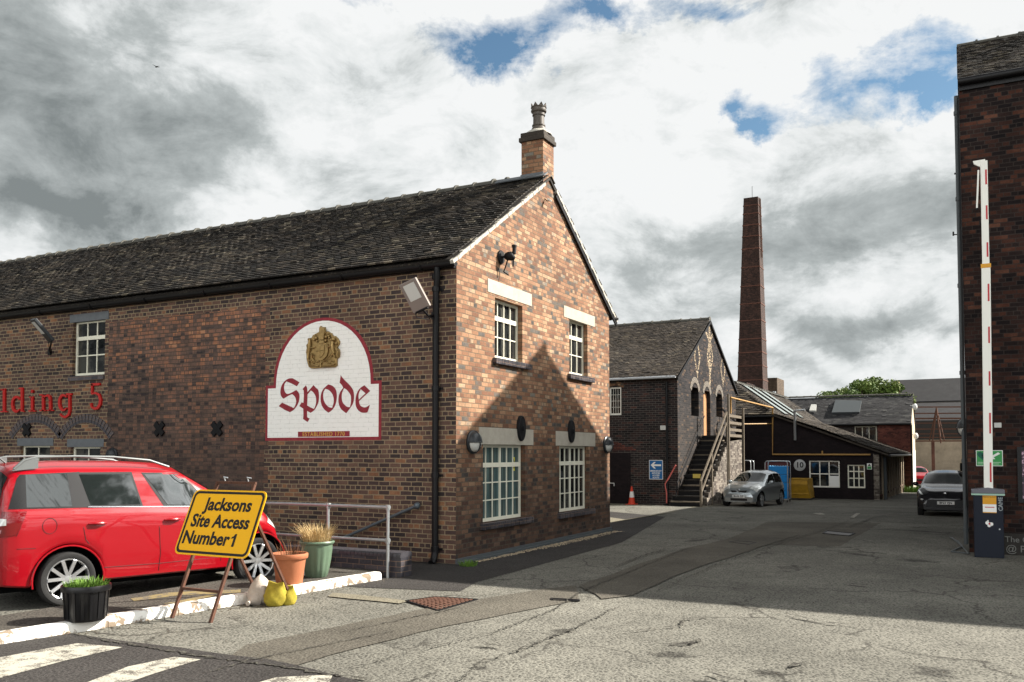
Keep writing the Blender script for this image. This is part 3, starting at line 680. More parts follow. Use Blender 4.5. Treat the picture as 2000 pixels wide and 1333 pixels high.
def frame_window(parent, O, U, N, w_, h_, cols, rows, fm, gm, depth=.05, bar=.022, fr=.055, double=False, transom=True, name='window', ratio=None):
    """O: lower left corner of the opening on the frame's outer plane; U along; N outward. rows: list of relative heights from the bottom"""
    O, U, N = Vector(O), Vector(U).normalized(), Vector(N).normalized(); Z = Vector((0, 0, 1))
    m_ = MB()
    def b(u0, u1, z0, z1, d0=0.0, d1=depth): m_.obox(O+U*(u0+u1)/2+Z*(z0+z1)/2-N*(d0+d1)/2, U*(u1-u0)/2, Z*(z1-z0)/2, N*(d1-d0)/2)
    b(0, fr, 0, h_); b(w_-fr, w_, 0, h_); b(fr, w_-fr, 0, fr*1.2); b(fr, w_-fr, h_-fr, h_)
    tot = sum(rows); zs = [fr*1.2]; H_ = h_-fr*2.2
    for q in rows: zs.append(zs[-1]+H_*q/tot)
    leaves = [(fr, w_/2-fr*.5), (w_/2+fr*.5, w_-fr)] if double else [(fr, w_-fr)]
    if double: b(w_/2-fr*.5, w_/2+fr*.5, fr*1.2, h_-fr)
    for (l0, l1) in leaves:
        for k in range(1, len(rows)):
            z = zs[k]; t_ = .045 if (transom and k == len(rows)-1) else bar/2
            b(l0, l1, z-t_, z+t_, .006 if t_ < .03 else -.004, depth-.006)
        for c_ in range(1, cols):
            u = l0+(l1-l0)*c_/cols
            for k in range(len(rows)):
                za, zb = zs[k]+(.0 if k == 0 else (.045 if (transom and k == len(rows)-1) else bar/2)), zs[k+1]-(.045 if (transom and k+1 == len(rows)-1) else bar/2 if k+1 < len(rows) else 0)
                b(u-bar/2, u+bar/2, za, zb, .006, depth-.006)
    f = m_.build(name, fm, parent)
    g = MB(); g.obox(O+U*w_/2+Z*h_/2-N*(depth*.6), U*(w_/2-.01), Z*(h_/2-.01), N*.004)
    g.build('pane', gm, f)
    return f
def lamp_bulkhead(c, N, rad, label, group=None):
    c, N = Vector(c), Vector(N).normalized(); t_ = thing('bulkhead_lamp', label, 'wall lamp', c, 0, group)
    Z = Vector((0, 0, 1)); S = N.cross(Z).normalized()
    m_ = MB(); m_.lathe([(0, 0), (rad, 0), (rad*1.02, .03), (rad*.9, .05), (rad*.86, .055)], c, N, 28); m_.build('back_plate', M_LAMPB, t_, smooth=True)
    g = MB(); rows = []
    for i in range(9):
        a = math.pi*.5*i/8; rows.append([c+N*(.05+rad*.55*math.sin(a))+(S*math.cos(b_)+Z*math.sin(b_))*rad*.86*math.cos(a) for b_ in [2*math.pi*k/28 for k in range(29)]])
    g.grid(rows); g.build('diffuser', M_LAMPG, t_, smooth=True)
    h = MB(); rows = []
    for i in range(9):
        a = math.pi*.5*i/8; rows.append([c+N*(.052+rad*.60*math.sin(a))+(S*math.cos(b_)+Z*math.sin(b_))*rad*.93*math.cos(a) for b_ in [math.pi*k/14 for k in range(15)]])
    h.grid(rows)
    h.tube([c+N*(.055+rad*.6*math.sin(math.pi*k/12))+Z*rad*.93*math.cos(math.pi*k/12) for k in range(13)], .012, 6)
    h.tube([c+N*(.055+rad*.6*math.sin(math.pi*k/12))+S*rad*.93*math.cos(math.pi*k/12) for k in range(13)], .012, 6)
    h.build('hood', M_LAMPB, t_, smooth=True); return t_

# ------------------------------------------------------------------ main building
X0, Y0 = -8.152, 13.472
YF = 21.12; YR = 17.43; ZR = 8.17; SLP = .642; ZE = 5.52; XL = -36.0
B5 = thing('brick_building', 'long two storey brick building with sunlit orange gable and moss flecked tiled roof', 'building', (X0, Y0, 0))
def hx(px0, px1, py0, py1):   # opening on the gable plane
    a = PX(px0, (py0+py1)/2, X0); b = PX(px1, (py0+py1)/2, X0); mid = (px0+px1)/2
    return (a.y, b.y, PX(mid, py1, X0).z, PX(mid, py0, X0).z)
gh = [(14.93, 16.13, 3.87, 5.06), (18.56, 19.66, 3.85, 5.15), (14.46, 16.26, .67, 2.16), (17.97, 19.71, .65, 2.16)]
lw = [(-18.80, -17.66, 3.82, 5.12)]
a = PY(40, 870, Y0); b = PY(98, 870, Y0); c = PY(138, 872, Y0); d = PY(196, 872, Y0)
lw += [(a.x, b.x, .9, a.z), (c.x, d.x, .9, c.z), (-27.0, -25.9, 3.82, 5.12), (-27.6, -26.2, .9, a.z), (-31, -29.9, 3.82, 5.12)]
mb = MB()
zt = lambda y: ZR-.10-SLP*abs(y-YR)
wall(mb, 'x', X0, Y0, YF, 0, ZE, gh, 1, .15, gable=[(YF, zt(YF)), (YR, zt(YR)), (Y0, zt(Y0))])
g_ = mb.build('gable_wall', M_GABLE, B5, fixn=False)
mb = MB(); wall(mb, 'y', Y0, XL, X0, 0, ZE+.05, lw, -1, .12)
mb.build('long_wall', M_LEFT, B5, fixn=False)
mb = MB(); wall(mb, 'y', YF, XL, X0, 0, ZE+.05, (), 1); wall(mb, 'x', XL, Y0, YF, 0, ZE, (), -1, gable=[(YF, zt(YF)), (YR, zt(YR)), (Y0, zt(Y0))])
mb.build('rear_wall', M_LEFT, B5, fixn=False)
cs = 1/math.sqrt(1+SLP**2); V1 = (0, cs, SLP*cs); V2 = (0, -cs, SLP*cs)
YE = 13.26; LV = (YR-YE)/cs
mb = MB(); roofslab(mb, (XL, YE, ZR-SLP*(YR-YE)), (1, 0, 0), V1, X0+.07-XL, LV, .19, .125, .028, 5, .008, .05)
slabbox(mb, (XL, YE+.02, ZR-SLP*(YR-YE)+.0), (1, 0, 0), V1, X0+.04-XL, LV-.03, .05)
rf = mb.build('roof', M_ROOF, B5, fixn=False)
YE2 = 21.52; mb = MB(); roofslab(mb, (XL, YE2, ZR-SLP*(YE2-YR)), (1, 0, 0), V2, X0+.07-XL, (YE2-YR)/cs, .33, .21, .02, 6, .008, .02)
slabbox(mb, (XL, YE2-.02, ZR-SLP*(YE2-YR)), (1, 0, 0), V2, X0+.04-XL, (YE2-YR)/cs-.03, .05)
mb.build('roof', M_ROOF, B5, fixn=False)
mb = MB(); ridge(mb, (XL, YR, ZR+.0), (-9.15, YR, ZR+.0), .5, .155); mb.build('ridge_tiles', M_RIDGE, rf, smooth=True)
# verges
for sgn, ye, nm in ((1, YE-.02, 'verge'), (-1, YE2+.02, 'verge')):
    V = Vector(V1 if sgn > 0 else V2); L = (abs(YR-ye)-.30)/cs; o = Vector((X0+.035, ye, ZR-SLP*abs(YR-ye)-.055))
    mb = MB(); n = int(L/.105)
    for k in range(n):
        c = o+V*(L*(k+.5)/n)+Vector((random.uniform(-.006, .006), 0, random.uniform(-.006, .006)))
        mb.obox(c, Vector((.035+random.uniform(0, .006), 0, 0)), V*L/n*.52, Vector((0, -V.z, V.y))*(.032+random.uniform(-.004, .006)))
    mb.build(nm, M_CEM, rf)
    mb = MB()
    if sgn < 0:
        mb.obox(Vector((X0+.045, ye, ZR-SLP*abs(YR-ye)-.15))+V*L/2, Vector((.02, 0, 0)), V*L/2, Vector((0, -V.z, V.y))*.05); mb.build('bargeboard', M_BLACK, rf)
# chimney stack on the gable end
ya = PX(1060.5, 310, X0).y; yb = PX(1081, 310, X0).y; xa = PY(1018.5, 310, ya).x
zc = PX(1061, 272, X0).z; zk = PX(1061, 252, X0).z
mb = MB(); mb.box(xa, X0+.004, ya, yb, 7.4, zc); st = mb.build('chimney_stack', M_GABLE, B5)
mb = MB(); mb.box(xa-.05, X0+.055, ya-.05, yb+.05, zc, zc+.10); mb.box(xa-.02, X0+.03, ya-.02, yb+.02, zc+.10, zk-.02); mb.build('chimney_cap', M_ROOF2, st, bevel=.02)
mb = MB(); cx, cy = (xa+X0)/2+.03, (ya+yb)/2
mb.lathe([(.30, zk-.03), (.28, zk+.02), (.2, zk+.07)], (cx, cy, 0), n=16); mb.build('mortar_flaunching', M_CEM, st, smooth=True)
ztop = PX(1050, 183, X0).z+.0
h = ztop-zk; mb = MB()
mb.lathe([(.19, zk+.03), (.17, zk+.10), (.135, zk+.17), (.15, zk+.18), (.15, zk+.205), (.128, zk+.215), (.124, zk+h*.60), (.145, zk+h*.61), (.145, zk+h*.635), (.128, zk+h*.65), (.128, zk+h*.68), (.172, zk+h*.73), (.178, zk+h*.77), (.165, zk+h*.78), (.165, zk+h*.85), (.18, zk+h*.87), (.172, zk+h*.885), (.14, zk+h*.885), (.14, zk+h*.6)], (cx, cy, 0), n=28)
for k in range(8):
    a = 2*math.pi*k/8; a1 = a-math.pi/9; a2 = a+math.pi/9
    p = lambda an, rr, z: (cx+rr*math.cos(an), cy+rr*math.sin(an), z)
    z0, z1 = zk+h*.88, zk+h
    mb.face([p(a1, .172, z0), p(a2, .172, z0), p(a, .182, z1)]); mb.face([p(a2, .14, z0), p(a1, .14, z0), p(a, .165, z1)])
    mb.face([p(a1, .14, z0), p(a1, .172, z0), p(a, .182, z1), p(a, .165, z1)]); mb.face([p(a2, .172, z0), p(a2, .14, z0), p(a, .165, z1), p(a, .182, z1)])
mb.build('chimney_pot', M_CLAYPOT, st, smooth=True, sangle=30)
mb = MB(); mb.obox((X0-.53, ya-.03, ZR-SLP*(YR-ya)+.15), (.62, 0, 0), Vector(V1)*.10, Vector((0, -V1[2], V1[1]))*.012); mb.box(xa-.02, X0+.01, ya-.014, ya-.002, ZR-SLP*(YR-ya), ZR-SLP*(YR-ya)+.22)
mb.build('lead_flashing', M_LEAD, rf)
# gutter, downpipe
ga = MB(); gy = Y0-.135; gzz = 5.44
rows = []
for x in (XL, X0+.06): rows.append([(x, gy+.075*math.cos(a_), gzz+.075*math.sin(a_)) for a_ in [math.pi+math.pi*k/8 for k in range(9)]])
ga.grid(rows); rows = [[(x, gy+.068*math.cos(a_), gzz+.07*math.sin(a_)) for a_ in [math.pi+math.pi*k/8 for k in range(9)]] for x in (XL, X0+.06)]; ga.grid(rows)
ga.face([(X0+.06, gy+.075*math.cos(a_), gzz+.075*math.sin(a_)) for a_ in [math.pi+math.pi*k/8 for k in range(9)]])
for k in range(14):
    x = X0-.6-k*1.83; ga.tube([(x-.06, gy+.085*math.cos(a_), gzz+.085*math.sin(a_)) for a_ in (math.pi, math.pi*1.25, math.pi*1.5, math.pi*1.75, 2*math.pi)], .02, 5)
ga.box(XL, X0-.01, Y0-.075, Y0-.004, 5.36, 5.5)
ga.build('gutter', M_BLACK, B5, smooth=True)
dp = MB(); xd = -8.545
dp.tube([(xd+.06, gy, gzz-.06), (xd+.06, gy+.01, gzz-.22), (xd+.02, gy+.05, gzz-.38), (xd, Y0-.075, gzz-.52), (xd, Y0-.075, 0.18)], .058, 12)
for z in (5.18, 4.95, 3.13, 1.55, .22): dp.tube([(xd, Y0-.075, z), (xd, Y0-.075, z+.09)], .074, 12); dp.box(xd-.1, xd+.12, Y0-.03, Y0-.002, z+.02, z+.06)
dp.tube([(xd, Y0-.075, .2), (xd, Y0-.12, .06), (xd, Y0-.2, .02)], .062, 12)
dp.build('downpipe', M_BLACK, B5, smooth=True)
# openings of the gable
Ug = (0, 1, 0); Ng = (1, 0, 0)
fw = [frame_window(B5, (X0-.11, gh[0][0], gh[0][2]), Ug, Ng, gh[0][1]-gh[0][0], gh[0][3]-gh[0][2], 4, [1, 1, .85], M_CREAM, M_GLASS),
      frame_window(B5, (X0-.11, gh[1][0], gh[1][2]), Ug, Ng, gh[1][1]-gh[1][0], gh[1][3]-gh[1][2], 3, [1, 1, .85], M_CREAM, M_GLASS),
      frame_window(B5, (X0-.11, gh[2][0], gh[2][2]), Ug, Ng, gh[2][1]-gh[2][0], gh[2][3]-gh[2][2], 3, [1, 1, 1, 1], M_CREAM, M_GLASSB, double=True),
      frame_window(B5, (X0-.11, gh[3][0], gh[3][2]), Ug, Ng, gh[3][1]-gh[3][0], gh[3][3]-gh[3][2], 3, [1, 1, 1, 1], M_CREAM, M_GLASS, double=True)]
for (l, s_) in (((14.63, 16.56, 5.15, 5.385), (14.84, 16.42, gh[0])), ((18.24, 20.12, 5.165, 5.40), (18.45, 19.95, gh[1])), ((14.30, 16.63, 2.19, 2.49), (14.36, 16.50, gh[2])), ((17.78, 20.12, 2.19, 2.49), (17.86, 19.95, gh[3]))):
    mb = MB(); mb.box(X0-.148, X0+.012, l[0], l[1], l[2]-.03, l[3]); mb.build('lintel', M_LINT, B5, bevel=.008)
    mb = MB(); z = s_[2][2]
    n = int((s_[1]-s_[0])/.085)
    for k in range(n):
        yy = s_[0]+(s_[1]-s_[0])*k/n; mb.box(X0-.145, X0+.085+random.uniform(-.004, .004), yy+.003, yy+(s_[1]-s_[0])/n-.003, z-.125, z-.01, random.random())
    mb.build('sill', M_ENGBRK, B5, bevel=.006)
# yellow warning notice stuck inside the big window
for (y_, z_) in ((15.98, 1.80),):
    mb = MB(); mb.box(X0-.138, X0-.132, y_-.055, y_+.055, z_-.17, z_+.11); nt_ = mb.build('window_notice', mat('notice_yellow', col=(.6, .55, .02)), fw[2])
    mb = MB(); mb.prism([(X0-.131, y_-.045, z_+.01), (X0-.131, y_+.045, z_+.01), (X0-.131, y_, z_+.095)], (.001, 0, 0)); mb.box(X0-.131, X0-.130, y_-.045, y_+.045, z_-.03, z_-.015); mb.box(X0-.131, X0-.130, y_-.045, y_+.045, z_-.07, z_-.055); mb.box(X0-.131, X0-.130, y_-.045, y_+.045, z_-.12, z_-.1)
    mb.build('printed_warning', M_BLKV, nt_)
# openings of the long wall
Ul = (1, 0, 0); Nl = (0, -1, 0)
for i, q in enumerate(lw):
    frame_window(B5, (q[0], Y0+.085, q[2]), Ul, Nl, q[1]-q[0], q[3]-q[2], 3 if q[2] > 3 else 2, [1, 1, .85] if q[2] > 3 else [1, .5], M_CREAM, M_GLASS, bar=.028)
    mb = MB(); mb.box(q[0]-.12, q[1]+.12, Y0-.012, Y0+.118, q[3]-.02, q[3]+.17); mb.build('lintel', M_LEAD, B5, bevel=.006)
    mb = MB(); mb.box(q[0]-.1, q[1]+.02, Y0-.05, Y0+.118, q[2]-.12, q[2]-.005); mb.build('sill', M_ENGBRK, B5, bevel=.006)
    if q[2] < 3:
        mb = MB(); cx_ = (q[0]+q[1])/2; n = 18; w2 = (q[1]-q[0])/2+.35; rise = .42
        Rr = (w2*w2+rise*rise)/(2*rise); zc_ = q[3]+.18+rise-Rr; am = math.asin(w2/Rr)
        for k in range(n):
            a_ = -am+2*am*(k+.5)/n; d_ = Vector((math.sin(a_), 0, math.cos(a_)))
            mb.obox(Vector((cx_, Y0-.004, zc_))+d_*(Rr+.05), Vector((d_.z, 0, -d_.x))*(am*(Rr)/n*.86), Vector((0, .012, 0)), d_*.105, random.random())
        mb.build('brick_arch', M_ENGBRK, B5)
# cross shaped tie plates and round ones
for x, z in ((-20.43, 2.566), (-15.78, 2.53), (-14.04, 2.51)):
    mb = MB()
    for s_ in (1, -1): mb.obox((x, Y0-.03+s_*.004, z), Vector((1, 0, s_))*.125, (0, .018, 0), Vector((-s_, 0, 1))*.045)
    mb.build('tie_plate', M_IRON, B5, bevel=.006)
for px, py in ((1018, 837), (1116, 843)):
    c_ = PX(px, py, X0+.03); mb = MB(); mb.lathe([(0, .075), (.05, .07), (.055, .045), (.2, .03), (.25, .035), (.265, .02), (.265, -.029)], c_, (1, 0, 0), 32)
    for v_ in mb.v: v_.y = c_.y+(v_.y-c_.y)*.6
    mb.build('tie_plate', M_IRON, B5, smooth=True)
# plinth channel along the foot of the gable
mb = MB(); mb.box(X0+.002, X0+.06, Y0-.02, YF, .004, .10); mb.box(X0+.06, X0+.10, Y0-.02, YF, .004, .05); mb.build('plinth_edging', M_GREYST, B5, bevel=.005)

# ------------------------------------------------------------------ painted wall sign with relief and lettering
yS = Y0-.006
def sp_(px, py, d=0): return PY(px, py, yS-d)
def outline(inset=0.0):
    xl, xr, zb, zs = -12.70+inset, -9.80-inset, 2.245+inset, 3.375-inset
    al, ar = -12.49+inset, -9.99-inset; cx_ = (al+ar)/2; hw = (ar-al)/2; top = 4.675-inset
    pts = [(xl, zb), (xr, zb), (xr, zs), (ar, zs)]
    for k in range(1, 24):
        a_ = math.pi*k/24; pts.append((cx_+hw*math.cos(a_), zs+(top-zs)*math.sin(a_)**.92))
    pts += [(al, zs), (xl, zs)]
    return pts
SG = thing('painted_wall_sign', 'arch topped white sign with maroon border painted on the brown brick wall', 'sign', (-11.25, yS, 2.24))
mb = MB(); o_ = outline(0); mb.prism([(x, yS, z) for x, z in o_], (0, .005, 0)); mb.build('border', M_MAROON, SG)
mb = MB(); o_ = outline(.062); mb.face([(x, yS-.003, z) for x, z in o_], [(x, z) for x, z in o_]); mb.build('white_field', M_SIGNW, SG, fixn=False)
K1 = 100/1333.
def T1(p): q = sp_(540+p[0]*K1, 728+p[1]*K1, .006); return (q.x, q.y, q.z)
def T2(p): q = sp_(620+p[0]*110/1466., 728+p[1]*K1, .006); return (q.x, q.y, q.z)
def smooth_poly(pts):
    """points with optional third item 's' are rounded by Catmull-Rom between sharp corners"""
    out = []; n = len(pts)
    for i in range(n):
        a_, b_ = pts[i], pts[(i+1) % n]
        out.append((a_[0], a_[1]))
        if len(a_) > 2 or len(b_) > 2:
            p0 = pts[i-1] if len(a_) > 2 else a_; p3 = pts[(i+2) % n] if len(b_) > 2 else b_
            for s_ in (.25, .5, .75):
                def cr(k): return .5*((2*a_[k])+(-p0[k]+b_[k])*s_+(2*p0[k]-5*a_[k]+4*b_[k]-p3[k])*s_**2+(-p0[k]+3*a_[k]-3*b_[k]+p3[k])*s_**3)
                out.append((cr(0), cr(1)))
    return out
def glyph(name, outer, T, inner=None):
    bm = bmesh.new()
    def loop(pts):
        vs = [bm.verts.new(Vector(T(p))-wloc(SG)) for p in smooth_poly(pts)]
        return [bm.edges.new((vs[i], vs[(i+1) % len(vs)])) for i in range(len(vs))]
    es = loop(outer)
    for q in (inner or []): es += loop(q)
    bmesh.ops.triangle_fill(bm, use_beauty=True, use_dissolve=False, edges=es)
    bmesh.ops.recalc_face_normals(bm, faces=bm.faces)
    for f in bm.faces:
        if f.normal.y > 0: f.normal_flip()
    me = bpy.data.meshes.new(name); bm.to_mesh(me); bm.free(); me.materials.append(M_MAROON)
    o = bpy.data.objects.new(name, me); COL.objects.link(o); o.parent = SG; return o
s = 's'
glyph('letter_s', [(600, 255), (530, 360), (400, 290), (262, 232), (215, 290, s), (195, 390, s), (215, 490, s), (260, 550, s), (320, 553, s), (400, 520, s), (512, 455), (560, 500, s), (595, 570, s), (598, 660, s), (580, 760, s), (530, 870, s), (450, 970, s), (350, 1035), (200, 965), (60, 875), (145, 785), (300, 855), (450, 925), (490, 850, s), (512, 770, s), (500, 680, s), (470, 620, s), (412, 565), (330, 595, s), (185, 682), (130, 630, s), (102, 540, s), (110, 420, s), (150, 310, s), (215, 225, s), (300, 165, s), (390, 150, s), (440, 160, s)], T1)
glyph('letter_p', [(680, 430), (762, 335), (790, 380, s), (802, 440, s), (806, 512), (965, 325), (1030, 400, s), (1085, 450, s), (1105, 560, s), (1105, 680, s), (1085, 790, s), (1040, 890, s), (980, 985, s), (888, 1050), (798, 1000), (798, 1160), (830, 1185), (868, 1195), (808, 1290), (690, 1210), (700, 1120), (697, 940), (595, 875), (650, 780), (702, 790), (712, 620), (708, 470)], T1,
      [[(808, 570), (895, 468), (950, 510, s), (1000, 580, s), (1028, 660, s), (1032, 760, s), (1010, 870, s), (975, 948), (880, 905), (800, 860)]])
glyph('letter_o', [(278, 310), (360, 330, s), (430, 380, s), (480, 450, s), (503, 560, s), (500, 700, s), (470, 830, s), (420, 930, s), (350, 1005, s), (285, 1045), (220, 1000, s), (160, 940, s), (110, 850, s), (82, 730, s), (85, 600, s), (120, 490, s), (170, 410, s)], T2,
      [[(200, 425), (280, 450, s), (350, 510, s), (395, 580, s), (420, 670, s), (420, 780, s), (380, 922), (300, 900, s), (230, 840, s), (175, 750, s), (150, 640, s), (155, 520, s)]])
glyph('letter_d', [(605, 65), (640, 120, s), (720, 210, s), (830, 320, s), (920, 440, s), (950, 560, s), (950, 700, s), (925, 800, s), (870, 900, s), (750, 1062), (680, 1010, s), (610, 945, s), (565, 850, s), (545, 730, s), (555, 610, s), (590, 510, s), (672, 395), (635, 330), (575, 262), (590, 190)], T2,
      [[(692, 408), (760, 450, s), (820, 520, s), (865, 600, s), (875, 690, s), (868, 800, s), (845, 900), (780, 895, s), (710, 845, s), (650, 760, s), (632, 640, s), (645, 520, s)]])
glyph('letter_e', [(1222, 330), (1375, 480), (1250, 590, s), (1085, 745), (1090, 800, s), (1130, 870, s), (1200, 905, s), (1270, 900, s), (1362, 840), (1350, 900, s), (1300, 1040), (1220, 1050, s), (1130, 1035, s), (1050, 970, s), (1000, 870, s), (988, 740, s), (1005, 610, s), (1050, 490, s), (1120, 400, s)], T2,
      [[(1128, 435), (1250, 542), (1160, 625), (1078, 708), (1068, 620, s), (1085, 520, s)]])
p0 = sp_(582, 848.5, .005); p1 = sp_(683, 847.5, .005)
mb = MB(); mb.box(p0.x, p1.x, yS-.007, yS-.004, p0.z-.055, p0.z+.05); mb.build('date_panel', M_MAROON, SG)
text('date_lettering', 'ESTABLISHED 1770', M_GOLDT, SG, ((p0.x+p1.x)/2, yS-.0075, p0.z-.006), (1, 0, 0), (0, 0, 1), .118, .001, sx=.98, spacing=1.12, bold=.0015)
# coat of arms relief
CA = thing('coat_of_arms', 'gold relief coat of arms with two beasts and a shield on the white wall sign', 'coat of arms', (-11.3, Y0-.01, 3.6))
def TC(p, d=0): q = PY(590+p[0]*80/1123., 630+p[1]*95/1333., yS-d); return Vector(q)
ol = [(500, 90), (540, 130), (610, 125), (625, 260), (700, 245), (800, 300), (830, 375), (900, 370), (960, 430), (1010, 520), (1000, 600), (950, 680), (1000, 740), (1015, 830), (1000, 950), (940, 1000), (940, 1180), (880, 1230), (560, 1245), (250, 1265), (180, 1230), (155, 1150), (120, 1030), (135, 800), (110, 620), (165, 560), (170, 440), (260, 420), (290, 350), (410, 290), (460, 260), (465, 150)]
mb = MB(); mb.prism([TC(p, .05) for p in ol], (0, .05, 0)); base = mb.build('backing', M_GOLD, CA, bevel=.008)
mb = MB(); shp = [(350, 590), (620, 560), (690, 580), (705, 760), (670, 920), (590, 1010), (510, 1060), (420, 1010), (350, 900), (335, 740)]
mb.prism([TC(p, .085) for p in shp], (0, .035, 0)); si = [(390, 640), (600, 610), (605, 820), (540, 930), (480, 970), (400, 900), (370, 780)]; mb.prism([TC(p, .1) for p in si], (0, .015, 0))
for q in (((485, 640), (485, 960)), ((380, 790), (600, 770))): mb.tube([TC(q[0], .102), TC(q[1], .102)], .008, 6)
mb.build('shield', M_GOLD, CA, bevel=.006)
def lump(mb, pts, r0, d=.07):
    n = len(pts); mb.tube([TC(p, d+.012*math.sin(i*1.7)) for i, p in enumerate(pts)], [r0*(.6+.5*math.sin(math.pi*(i+.6)/(n+.2))) for i in range(n)], 8)
mb = MB()
for p_, r_ in (((190, 470), .03), ((160, 640), .028)): mb.ell(TC(p_, .08), r_, r_, r_)
lump(mb, [(215, 470), (200, 600), (200, 740), (170, 880), (160, 1000)], .036); lump(mb, [(210, 690), (290, 700), (370, 675)], .016, .09); lump(mb, [(220, 840), (290, 900), (270, 980), (340, 1060)], .018, .085); lump(mb, [(170, 1000), (170, 1100), (200, 1160)], .018); lump(mb, [(140, 720), (125, 820), (140, 900)], .014)
mb.build('left_beast', M_GOLD, CA, smooth=True)
mb = MB(); mb.ell(TC((850, 470), .09), .045, .035, .04); mb.ell(TC((930, 580), .08), .03, .03, .03)
lump(mb, [(840, 500), (830, 620), (840, 740), (870, 840), (800, 900)], .04); lump(mb, [(800, 640), (730, 670), (650, 610)], .016, .1); lump(mb, [(800, 880), (700, 980), (620, 1050)], .014, .09); lump(mb, [(870, 880), (900, 970)], .016); lump(mb, [(930, 700), (980, 800), (960, 940)], .024)
mb.build('right_beast', M_GOLD, CA, smooth=True)
mb = MB(); mb.prism([TC(p, .1) for p in ((430, 590), (480, 500), (590, 500), (600, 560))], (0, .05, 0)); mb.prism([TC(p, .11) for p in ((455, 470), (450, 400), (480, 300), (470, 200), (500, 110), (545, 150), (600, 140), (600, 260), (590, 400), (585, 470))], (0, .06, 0))
for p_, r_ in (((380, 430), .035), ((320, 480), .026), ((400, 520), .024), ((650, 400), .035), ((720, 370), .03), ((640, 500), .03), ((740, 430), .026), ((350, 350), .02), ((690, 300), .022), ((780, 480), .022)): mb.ell(TC(p_, .085), r_, r_*.8, r_)
mb.build('crown_and_mantling', M_GOLD, CA, smooth=True)
mb = MB()
for k in range(16): mb.ell(TC((220+45*k, 1090+random.uniform(-40, 60)), .065), .022, .016, .018)
lump(mb, [(200, 1190), (330, 1170), (460, 1200)], .02); lump(mb, [(560, 1210), (720, 1180), (890, 1150)], .02); mb.tube([TC((505, 1100), .08), TC((505, 1230), .08)], .014, 6)
mb.build('motto_scroll', M_GOLD, CA, smooth=True)

# red letters on the long wall
KL = 210/2000.
def TL(p, d=0): q = PY(p[0]*KL, 740+p[1]*KL, Y0-.05-d); return Vector(q)
LT = thing('wall_lettering', 'raised red serif lettering with the number 5 on the brown brick wall', 'lettering', (-18.5, Y0-.02, 3.1))
def letter(nm, strokes, polys=()):
    m_ = MB()
    for pts, wd in strokes:
        pts = [TL(p) for p in pts]
        L = []; Q = []
        for i, p in enumerate(pts):
            d_ = (pts[min(i+1, len(pts)-1)]-pts[max(i-1, 0)]).normalized(); n_ = Vector((-d_.z, 0, d_.x)); ww = wd[i] if isinstance(wd, list) else wd
            L.append(p+n_*ww/2); Q.append(p-n_*ww/2)
        dv = Vector((0, .045, 0))
        m_.grid([L, Q]); m_.grid([[p+dv for p in Q], [p+dv for p in L]]); m_.grid([[p+dv for p in L], L]); m_.grid([Q, [p+dv for p in Q]])
        m_.face([L[0], Q[0], Q[0]+dv, L[0]+dv]); m_.face([L[-1], Q[-1], Q[-1]+dv, L[-1]+dv])
    return m_.build(nm, M_REDLET, LT)
def serif(x, y, hw=50): return ([(x-hw, y), (x+hw, y)], .028)
letter('letter_l', [([(68, 185), (68, 620)], .085), serif(65, 615, 60), ([(10, 205), (70, 200)], .03)])
def ringpts(cx_, cy_, rx, ry, a0, a1, n=18): return [(cx_+rx*math.cos(a0+(a1-a0)*k/n), cy_+ry*math.sin(a0+(a1-a0)*k/n)) for k in range(n+1)]
letter('letter_d', [([(400, 165), (400, 610)], .08), ([(345, 180), (400, 175)], .03), ([(400, 600), (440, 608)], .03), (ringpts(300, 475, 80, 135, -.7, -2*math.pi+.75), [.035+.05*abs(math.sin(math.pi*k/18)) for k in range(19)])])
letter('letter_i', [([(590, 330), (590, 605)], .08), serif(588, 602, 62), ([(540, 345), (590, 340)], .03), (ringpts(590, 235, 12, 14, 0, 2*math.pi, 10), .045)])
letter('letter_n', [([(795, 310), (795, 600)], .08), serif(790, 592, 58), ([(725, 300), (795, 305)], .03), ([(925, 400), (928, 595)], .08), serif(930, 590, 58), ([(800, 360), (840, 325), (880, 310), (915, 335), (927, 410)], [.03, .04, .06, .075, .08])])
letter('letter_g', [([(1285, 300), (1285, 600), (1270, 670), (1210, 715), (1150, 700), (1110, 660)], [.075, .075, .07, .06, .045, .04]), ([(1225, 290), (1330, 290)], .045), (ringpts(1175, 445, 80, 140, -.8, -2*math.pi+.8), [.035+.045*abs(math.sin(math.pi*k/18)) for k in range(19)])])
letter('number_five', [([(1690, 110), (1850, 100)], .055), ([(1708, 95), (1700, 280)], .055), ([(1695, 285), (1770, 265), (1835, 300), (1860, 390), (1850, 480), (1810, 545), (1760, 560), (1700, 530), (1680, 460)], [.03, .045, .06, .08, .08, .07, .055, .045, .06])])

